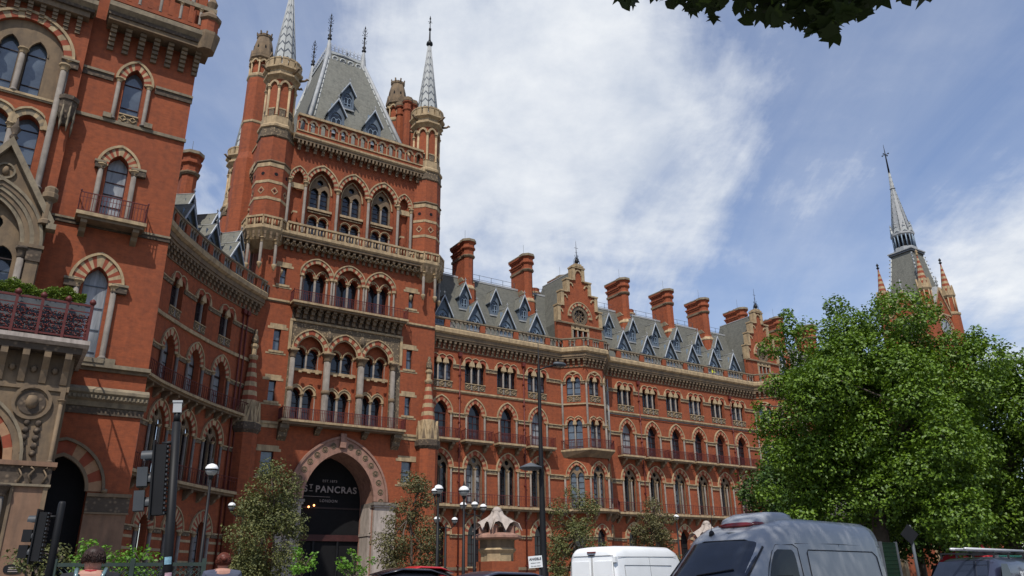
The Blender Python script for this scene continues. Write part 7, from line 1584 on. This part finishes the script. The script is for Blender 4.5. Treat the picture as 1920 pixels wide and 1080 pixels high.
# ---- white mid-roof van: x = 0 at the rear doors, near side is -y
def white_van(loc, ang):
    T = tag(empty('panel_van', loc, ang), 'white panel van with its rear doors turned to the camera, left of the grey van', 'van')
    S = [(0.0, 0.5, 2.28, 0.94, 0.78, 5), (0.04, 0.42, 2.36, 0.97, 0.82, 7), (0.14, 0.38, 2.43, 0.99, 0.84, 7), (0.6, 0.36, 2.48, 1.0, 0.85, 7), (1.6, 0.36, 2.5, 1.0, 0.85, 7), (3.4, 0.36, 2.5, 1.0, 0.84, 7), (3.8, 0.36, 2.4, 1.0, 0.82, 6), (4.3, 0.36, 1.75, 1.0, 0.8, 6), (4.75, 0.36, 1.3, 0.98, 0.84, 6), (5.2, 0.4, 1.1, 0.9, 0.8, 5), (5.32, 0.5, 0.95, 0.8, 0.7, 4)]
    loft(S, 'paint_white', 36).build('body', T)
    d = MB()
    for y0, y1 in ((-0.86, -0.02), (0.02, 0.86)):
        for a, b_ in (((y0*0.98, 0.6), (y0*0.93, 2.18)), ((y0*0.93, 2.18), (y1*0.93, 2.18)), ((y1*0.93, 2.18), (y1*0.98, 0.6))): d.tube([(-0.012, a[0], a[1]), (-0.012, b_[0], b_[1])], 0.007, 4, 'trim_black')
    d.build('door_seams', T)
    for y0, y1 in ((-0.76, -0.10), (0.10, 0.76)): q = MB(); q.box(-0.025, 0.0, y0, y1, 1.45, 2.02, 'paint_white'); q.build('rear_door_panel', T)
    q = MB(); q.box(-0.03, 0.02, -0.16, 0.16, 2.27, 2.31, 'red_lens'); q.build('brake_light', T)
    q = MB(); q.box(-0.04, 0.0, -0.12, 0.12, 2.20, 2.225, 'trim_black'); q.build('door_handle', T)
    for y in (-0.93, 0.93): q = MB(); q.box(-0.02, 0.08, y-0.05, y+0.05, 1.0, 1.55, 'red_lens'); q.build('tail_light', T)
    q = MB(); q.box(-0.07, 0.06, -0.92, -0.84, 1.98, 2.14, 'paint_white'); q.build('hinge', T)
    q = MB(); q.box(-0.07, 0.06, -0.92, -0.84, 0.98, 1.14, 'paint_white'); q.build('hinge', T)
    ln_ = MB()
    for a, b_ in (((0.45, 1.9), (3.2, 1.9)), ((0.45, 1.1), (0.45, 1.9)), ((0.15, 2.14), (3.6, 2.18)), ((1.9, 0.6), (1.9, 2.15))):
        y = lambda z: -(1.0*(max(0, 1-abs(2*((z-0.36)/2.14)-1)**7))**(1/7)*(1.0-0.15*((z-0.36)/2.14)**1.3)+0.004)
        ln_.tube([(a[0], y(a[1]), a[1]), ((a[0]+b_[0])/2, y((a[1]+b_[1])/2), (a[1]+b_[1])/2), (b_[0], y(b_[1]), b_[1])], 0.007, 4, 'iron_grey')
    ln_.build('body_seams', T)
    q = MB(); q.box(-0.1, 0.1, -0.9, 0.9, 0.35, 0.6, 'trim_black'); q.build('bumper', T); q = MB(); q.box(-0.03, 0, -0.26, 0.26, 0.75, 0.86, 'sign_white'); q.build('number_plate', T)
    for y in (-1.0, 1.0): q = MB(); q.box(3.9, 4.02, y*1.12-0.1, y*1.12+0.1, 1.3, 1.6, 'trim_black'); q.build('mirror', T)
    for x in (1.1, 4.4):
        for y in (-0.9, 0.9): wheel(T, x, y, 0.34, 0.22)
    return T
white_van((2.37, 25.49, 0.0), R_(48.5))
# ---- navy van with ladders
def navy_van(loc, ang):
    T = tag(empty('work_van', loc, ang), 'dark navy lettered work van with ladders on its roof behind the grey van', 'van')
    S = [(0.0, 0.4, 0.85, 0.7, 0.6, 4), (0.15, 0.35, 1.0, 0.9, 0.8, 5), (0.8, 0.32, 1.15, 0.95, 0.82, 5), (1.05, 0.32, 1.3, 0.95, 0.8, 5), (1.75, 0.32, 1.82, 0.95, 0.76, 5), (2.1, 0.32, 1.92, 0.95, 0.76, 6), (2.8, 0.32, 1.95, 0.95, 0.77, 7), (4.7, 0.32, 1.95, 0.95, 0.77, 7), (4.92, 0.35, 1.9, 0.93, 0.75, 6), (4.98, 0.5, 1.75, 0.88, 0.7, 5)]
    loft(S, 'paint_navy', 32).build('body', T)
    g = MB(); g.add([(1.08, -0.72, 1.35), (1.08, 0.72, 1.35), (1.72, 0.66, 1.825), (1.72, -0.66, 1.825)], [(0, 1, 2, 3)], 'glass_ws'); g.add([(1.06, -0.3, 1.352), (1.06, 0.3, 1.352), (1.5, 0.28, 1.68), (1.5, -0.28, 1.68)], [], 'glass_ws'); o = g.build('windscreen', T)
    for s_ in (-1, 1): q = MB(); q.add([(1.5, s_*0.935, 1.3), (2.3, s_*0.935, 1.3), (2.3, s_*0.865, 1.75), (1.85, s_*0.865, 1.75)], [(0, 1, 2, 3)], 'glass_dark'); q.build('side_window', T)
    w = MB(); w.T = None; sw = MB(); sw.box(2.95, 4.75, -0.945, -0.935, 1.2, 1.22, 'paint_navy'); sd = sw.build('lettering_panel', T)
    txt(sd, 'SUMMIT', 3.35, -0.955, 1.36, 0.27, 'sign_white', bold=0.008); txt(sd, 'Air Conditioning', 4.30, -0.945, 1.60, 0.115, 'sign_white'); txt(sd, 'and Ventilation', 4.34, -0.955, 1.45, 0.115, 'sign_white')
    q = MB(); q.tube([(3.78, -0.955, 1.35), (3.70, -0.94, 1.62), (3.76, -0.925, 1.74), (3.86, -0.93, 1.68), (3.88, -0.95, 1.5), (3.84, -0.96, 1.33)], 0.02, 4, 'sign_white'); q.build('emblem', sd)
    for i, x in enumerate((2.0, 3.1, 4.3)): q = MB(); q.box(x-0.03, x+0.03, -0.7, 0.7, 2.02, 2.06, 'trim_black'); [q.box(x-0.03, x+0.03, y-0.02, y+0.02, 1.9, 2.04, 'trim_black') for y in (-0.68, 0.68)]; q.build('roof_bar', T)
    q = MB(); q.tube([(0.6, -0.5, 2.12), (4.9, -0.5, 2.12)], 0.04, 6, 'aluminium'); q.tube([(0.6, -0.15, 2.12), (4.9, -0.15, 2.12)], 0.04, 6, 'aluminium')
    for i in range(14): q.tube([(0.8+i*0.3, -0.5, 2.12), (0.8+i*0.3, -0.15, 2.12)], 0.018, 5, 'aluminium')
    lo_ = q.build('ladder'); lo_.location = T.location; lo_.rotation_euler = T.rotation_euler; tag(lo_, 'aluminium ladder strapped on the dark navy van roof', 'ladder')
    q = MB(); q.box(-0.05, 0.2, -0.85, 0.85, 0.3, 0.55, 'trim_black'); q.build('bumper', T)
    for y in (-0.7, 0.7): q = MB(); q.box(0.02, 0.3, y-0.14, y+0.14, 0.7, 0.9, 'pane_curtain'); q.build('headlight', T)
    for x in (0.95, 3.9):
        for y in (-0.86, 0.86): wheel(T, x, y, 0.33, 0.2)
navy_van((11.0, 21.4, 0.0), R_(41))
def car(loc, ang, m, label, zt=1.5, L=4.4):
    T = tag(empty('parked_car', loc, ang), label, 'car')
    k = zt/1.45
    S = [(0, 0.4, 0.6, 0.6, 0.5, 4), (0.1, 0.3, 0.75, 0.82, 0.7, 4), (1.0, 0.25, 0.92, 0.9, 0.78, 4), (L-0.5, 0.25, 0.98, 0.9, 0.78, 4), (L-0.08, 0.3, 0.9, 0.84, 0.7, 4), (L, 0.45, 0.75, 0.65, 0.5, 4)]
    loft(S, m, 28).build('body', T)
    C_ = [(1.1, 0.8, 0.95, 0.78, 0.70, 3.5), (1.7, 0.85, 1.32*k, 0.80, 0.60, 3.5), (2.3, 0.85, 1.45*k, 0.80, 0.60, 3.6), (3.1, 0.85, 1.43*k, 0.80, 0.60, 3.6), (3.8, 0.85, 1.22*k, 0.78, 0.58, 3.5), (L-0.2, 0.85, 1.0, 0.74, 0.62, 3.5)]
    c = loft(C_, 'glass_dark', 28); c.build('glasshouse', T)
    r = loft([(1.78, 1.33*k, 1.365*k, 0.56, 0.5, 3), (2.3, 1.40*k, 1.475*k, 0.62, 0.55, 3), (3.1, 1.38*k, 1.455*k, 0.62, 0.55, 3), (3.65, 1.28*k, 1.32*k, 0.54, 0.5, 3)], m, 20); r.build('roof_panel', T)
    for x in (0.85, L-0.85):
        for y in (-0.82, 0.82): wheel(T, x, y, 0.32, 0.2)
    for y in (-0.6, 0.6): q = MB(); q.box(0.02, 0.2, y-0.14, y+0.14, 0.55, 0.68, 'pane_curtain'); q.build('headlight', T)
    for y in (-0.62, 0.62): q = MB(); q.box(L-0.12, L-0.02, y-0.14, y+0.14, 0.7, 0.85, 'red_lens'); q.build('tail_light', T)
    return T
def place_car(px, py, d, ang, m, label, L=4.4):
    p = at(px, py, d); c, s = math.cos(ang), math.sin(ang); x, y = p.x-c*2.6, p.y-s*2.6
    return car((x, y, 0), ang, m, label, zt=p.z, L=L)
place_car(930, 1074, 15.5, R_(33), 'paint_navy', 'dark blue car of which only the roof shows, below the stone pier')
place_car(760, 1067, 22, R_(30), 'paint_black', 'black car roof at the bottom edge in front of the red car')
place_car(790, 1063, 29, R_(33), 'paint_red', 'red car behind the black car below the reddish slim tree')
q = MB(); 

# ============================================================ PEOPLE
mat('skin', (0.42, 0.22, 0.16), 0.55, (0.36, 0.18, 0.13), scale=8); mat('hair_brown', (0.035, 0.016, 0.012), 0.55, (0.02, 0.01, 0.008), scale=30, stretch=(1, 1, .2)); mat('hair_red', (0.12, 0.028, 0.013), 0.5, (0.07, 0.016, 0.008), scale=30)
mat('cloth_black', (0.018, 0.019, 0.022), 0.85, (0.012, 0.012, 0.014), scale=8); mat('cloth_red', (0.35, 0.02, 0.03), 0.8); mat('cloth_slate', (0.075, 0.085, 0.12), 0.85, (0.055, 0.06, 0.09), scale=6); mat('denim', (0.04, 0.06, 0.12), 0.85)
mat('pack', (0.13, 0.22, 0.23), 0.25, (0.03, 0.04, 0.045), scale=7, spec=0.7); mat('hi_vis', (0.75, 0.80, 0.05), 0.7); mat('helmet', (0.85, 0.62, 0.05), 0.4)
def skin_chain(name, parent, verts, edges, radii, m, sub=2, root=0):
    me = bpy.data.meshes.new(name); me.from_pydata(verts, edges, []); me.materials.append(MATS[m]); o = bpy.data.objects.new(name, me); COL.objects.link(o); o.parent = parent
    o.modifiers.new('skin', 'SKIN'); me.skin_vertices.new() if not me.skin_vertices else None
    for i, r in enumerate(radii): sv = me.skin_vertices[0].data[i]; sv.radius = (r, r) if isinstance(r, float) else r; sv.use_root = (i == root)
    s = o.modifiers.new('sub', 'SUBSURF'); s.levels = sub; s.render_levels = sub; return o
def person(loc, ang, k, label, shirt, hair, hairm='hair_brown', legs='denim', bun=False, lean=0.0):
    T = tag(empty('person', loc, ang), label, 'person'); T.scale = (k, k, k)
    V = [(0, 0, 0.95), (0, 0, 1.12), (0, 0.01, 1.30), (0, 0.015, 1.42), (0, -0.005, 1.48), (0, -0.02, 1.50), (0, -0.01, 1.585), (0, -0.015, 1.66),
         (0.19, 0.01, 1.415), (0.25, 0.02, 1.14), (0.26, -0.05, 0.90), (0.262, -0.06, 0.83), (-0.19, 0.01, 1.415), (-0.25, 0.02, 1.14), (-0.26, -0.05, 0.90), (-0.262, -0.06, 0.83),
         (0.10, 0, 0.88), (0.11, -0.01, 0.50), (0.11, 0.02, 0.10), (0.115, -0.12, 0.05), (-0.10, 0, 0.88), (-0.11, -0.06, 0.50), (-0.11, 0.0, 0.10), (-0.115, -0.13, 0.05)]
    Ed = [(0, 1), (1, 2), (2, 3), (3, 4), (4, 5), (5, 6), (6, 7), (3, 8), (8, 9), (9, 10), (10, 11), (3, 12), (12, 13), (13, 14), (14, 15), (0, 16), (16, 17), (17, 18), (18, 19), (0, 20), (20, 21), (21, 22), (22, 23)]
    Rr = [(0.15, 0.11), (0.13, 0.10), (0.16, 0.11), (0.13, 0.09), 0.058, (0.070, 0.085), (0.082, 0.098), (0.06, 0.07), 0.062, 0.046, 0.033, 0.036, 0.062, 0.046, 0.033, 0.036, 0.088, 0.062, 0.042, 0.045, 0.088, 0.062, 0.042, 0.045]
    skin_chain('body', T, V, Ed, Rr, 'skin')
    # clothes follow the same joints, a little fuller
    sV = V[:4]+[V[8], V[9], V[10], V[12], V[13], V[14]]; sV[0] = (0, 0, 0.90)
    skin_chain('jacket', T, sV+[(0, 0.0, 1.475)], [(0, 1), (1, 2), (2, 3), (3, 4), (4, 5), (5, 6), (3, 7), (7, 8), (8, 9), (3, 10)], [(0.175, 0.13), (0.155, 0.125), (0.185, 0.135), (0.16, 0.11), 0.078, 0.060, 0.048, 0.078, 0.060, 0.048, 0.072], shirt)
    tV = [V[0], V[16], V[17], (0.11, 0.02, 0.12), V[20], V[21], (-0.11, 0.0, 0.12)]
    skin_chain('trousers', T, tV, [(0, 1), (1, 2), (2, 3), (0, 4), (4, 5), (5, 6)], [(0.165, 0.125), 0.10, 0.078, 0.062, 0.10, 0.078, 0.062], legs)
    HO = (0, -0.03, -0.075)       # the head is bowed a little
    for s_ in (-1, 1):
        e = MB(Matrix.Translation((s_*0.084, -0.02, 1.58))); e.lathe(0, 0, [(0.004, -0.032), (0.014, -0.02), (0.018, 0.01), (0.012, 0.03), (0.003, 0.035)], 8, 'skin', True, 0, 0.6); e.build('ear', T)
        sh = loft([(-0.17, 0.0, 0.06, 0.035, 0.03, 3), (-0.12, 0.0, 0.08, 0.048, 0.04, 3), (0.05, 0.0, 0.11, 0.045, 0.04, 3), (0.09, 0.0, 0.09, 0.035, 0.03, 3)], 'cloth_black', 12); so__ = sh.build('shoe', T, (s_*0.113, 0.0, 0.0)); so__.rotation_euler = (0, 0, R_(90))
        for f in range(5):      # fingers
            hx = s_*0.262; x_ = hx+(f-1.5)*0.0*s_; y_ = -0.095+f*0.021
            if f < 4: pts = [(hx, y_, 0.815), (hx+s_*0.004, y_-0.003, 0.775-0.008*(f in (1, 2))), (hx-s_*0.006, y_-0.008, 0.742-0.012*(f in (1, 2)))]
            else: pts = [(hx, -0.098, 0.85), (hx-s_*0.012, -0.122, 0.82), (hx-s_*0.014, -0.128, 0.79)]
            q = MB(); q.tube(pts, [0.0095, 0.0085, 0.006], 6, 'skin'); q.build('finger', T)
    fc = MB(); fc.lathe(0, -0.088, [(0.004, 1.625), (0.013, 1.635), (0.009, 1.66), (0.004, 1.685)], 6, 'skin'); fc.build('nose', T, HO)
    for s_ in (-1, 1): q = MB(); q.lathe(s_*0.032, -0.076, [(0.002, 1.672), (0.012, 1.68), (0.002, 1.688)], 8, 'pane'); q.build('eye', T, HO)
    q = MB(); q.box(-0.024, 0.024, -0.088, -0.07, 1.598, 1.606, 'cloth_red'); q.build('mouth', T, HO)
    # hair: thousands of short strands over a cap
    hm = MB(); cap = []
    rg = random.Random(5)
    hm.lathe(0, 0.025, [(0.078, 1.65 if not bun else 1.61), (0.087, 1.675), (0.089, 1.70), (0.075, 1.742), (0.045, 1.766), (0.005, 1.775)], 16, hairm, True)
    for _ in range(1400):
        a = rg.uniform(0, 2*math.pi); t = rg.uniform(0, 1); z = 1.66+0.12*t; r_ = 0.088*math.sqrt(max(0.02, 1-max(0, (z-1.68)/0.10)**2)); x, y = r_*math.cos(a), 0.025+r_*math.sin(a)
        if y < -0.045 and z < 1.71: continue
        dz = -0.03+0.06*t; hm.tube([(x, y, z), (x*1.10+rg.uniform(-.006, .006), (y-0.025)*1.10+0.025+rg.uniform(-.006, .006), z-0.022), (x*1.05+rg.uniform(-.008, .008), (y-0.025)*1.05+0.025+rg.uniform(-.008, .008), z-0.035)], [0.004, 0.003, 0.001], 3, hairm)
    if bun: hm.lathe(0, 0.105, [(0.01, 1.655), (0.034, 1.67), (0.04, 1.695), (0.028, 1.72), (0.005, 1.73)], 12, hairm)
    hm.build('hair', T, HO)
    return T
# viewer looks at their backs: local -y is the way they face
h1 = at(180, 1024, 8.0); pz = person((h1.x, h1.y, 0.13), R_(28+180-8), (h1.z-0.13)/1.70, 'dark haired man seen from behind in a black top at lower left', 'cloth_black', None)
nk = MB(); nk.lathe(0, 0.0, [(0.080, 1.47), (0.084, 1.49), (0.076, 1.50)], 12, 'cloth_red'); nk.build('collar', pz)
bp_ = tag(empty('backpack', (h1.x, h1.y, 0.13), R_(28+180-8)), 'shiny clear and grey backpack on the back of the dark haired man', 'backpack'); bp_.scale = pz.scale
bk = loft([(1.02, 0.12, 0.22, 0.13, 0.12, 4), (1.06, 0.11, 0.26, 0.16, 0.15, 4), (1.30, 0.12, 0.27, 0.165, 0.15, 4), (1.40, 0.12, 0.24, 0.15, 0.13, 4), (1.43, 0.13, 0.2, 0.11, 0.1, 4)], 'pack', 20)
bk.v = [(y, z, x) for x, y, z in bk.v]; bk.build('bag_body', bp_)
for s_ in (-1, 1): q = MB(); q.tube([(s_*0.10, 0.13, 1.42), (s_*0.115, 0.03, 1.505), (s_*0.12, -0.09, 1.47), (s_*0.13, -0.13, 1.30), (s_*0.15, -0.02, 1.12), (s_*0.13, 0.13, 1.08)], 0.018, 6, 'pack'); q.build('strap', bp_)
h2 = at(421, 1036, 12.0); person((h2.x, h2.y, 0.13), R_(19+180+6), (h2.z-0.13)/1.70, 'red haired person with tied back hair in a slate blue top', 'cloth_slate', None, 'hair_red', 'cloth_black', True)
# maintenance worker on the roof ledge
wk = dv*79.4+nv*70.4; wp = at(1337, 690, math.hypot(wk.x, wk.y)); 
wkp = person((wp.x, wp.y, wp.z-1.66), FAC, 1.0, 'tiny maintenance worker in a yellow helmet behind the roof balustrade', 'hi_vis', None)
q = MB(); q.lathe(0, -0.01, [(0.125, 1.63), (0.13, 1.64), (0.105, 1.65), (0.10, 1.70), (0.06, 1.75), (0.01, 1.765)], 14, 'helmet'); q.build('helmet', wkp)

# ============================================================ far-apart pieces of one mesh become parts of their own
def comps(n, a, b):
    p = np.arange(n)
    while True:
        pa, pb = p[a], p[b]; lo, hi = np.minimum(pa, pb), np.maximum(pa, pb); m = lo != hi
        if not m.any(): return p
        np.minimum.at(p, hi[m], lo[m])
        while True:
            q = p[p]
            if (q == p).all(): break
            p = q
def split_far(o):
    me = o.data; nv, ne = len(me.vertices), len(me.edges)
    if not nv or me.users > 1: return
    c = np.empty(nv*3, np.float32); me.vertices.foreach_get('co', c); c = c.reshape(-1, 3).astype(float)
    ed = np.empty(ne*2, np.int32); me.edges.foreach_get('vertices', ed); ed = ed.reshape(-1, 2).astype(np.int64)
    _, isl = np.unique(comps(nv, ed[:, 0], ed[:, 1]), return_inverse=True); k = isl.max()+1
    if k > 2500: return
    lo = np.full((k, 3), np.inf); hi = np.full((k, 3), -np.inf); np.minimum.at(lo, isl, c); np.maximum.at(hi, isl, c)
    size = (hi-lo).max(axis=1); gap = np.maximum(0, np.maximum(lo[:, None]-hi[None], lo[None]-hi[:, None]))
    near = np.sqrt((gap**2).sum(axis=2)) <= np.maximum(0.02, 0.5*np.maximum(size[:, None], size[None]))
    a, b = np.nonzero(np.triu(near, 1)); first, pc = np.unique(comps(k, a, b), return_inverse=True)
    if len(first) < 2: return
    vp = pc[isl]; vs = [tuple(v.co) for v in me.vertices]; polys = [(list(p.vertices), p.material_index, p.use_smooth) for p in me.polygons]
    for g in range(len(first)):
        idx = {int(i): j for j, i in enumerate(np.nonzero(vp == g)[0])}
        fs = [(f, m_, s_) for f, m_, s_ in polys if vp[f[0]] == g]
        nm = bpy.data.meshes.new(me.name); nm.from_pydata([vs[i] for i in idx], [], [[idx[i] for i in f] for f, _, _ in fs])
        for m_ in me.materials: nm.materials.append(m_)
        nm.polygons.foreach_set('material_index', [m_ for _, m_, _ in fs]); nm.polygons.foreach_set('use_smooth', [s_ for _, _, s_ in fs]); nm.update()
        if g == 0: o.data = nm
        else: q = o.copy(); q.data = nm; COL.objects.link(q)
for o in [x for x in sc.objects if x.type == 'MESH' and x.parent and x.name.split('.')[0] in ('string_course', 'stem', 'stone_dressing', 'roof_railing', 'stone_lantern', 'mirror_bracket', 'stickers', 'hanging_lamp', 'gallery_balcony', 'railing', 'blind_arch', 'balustrade', 'arch', 'cornice')]: split_far(o)
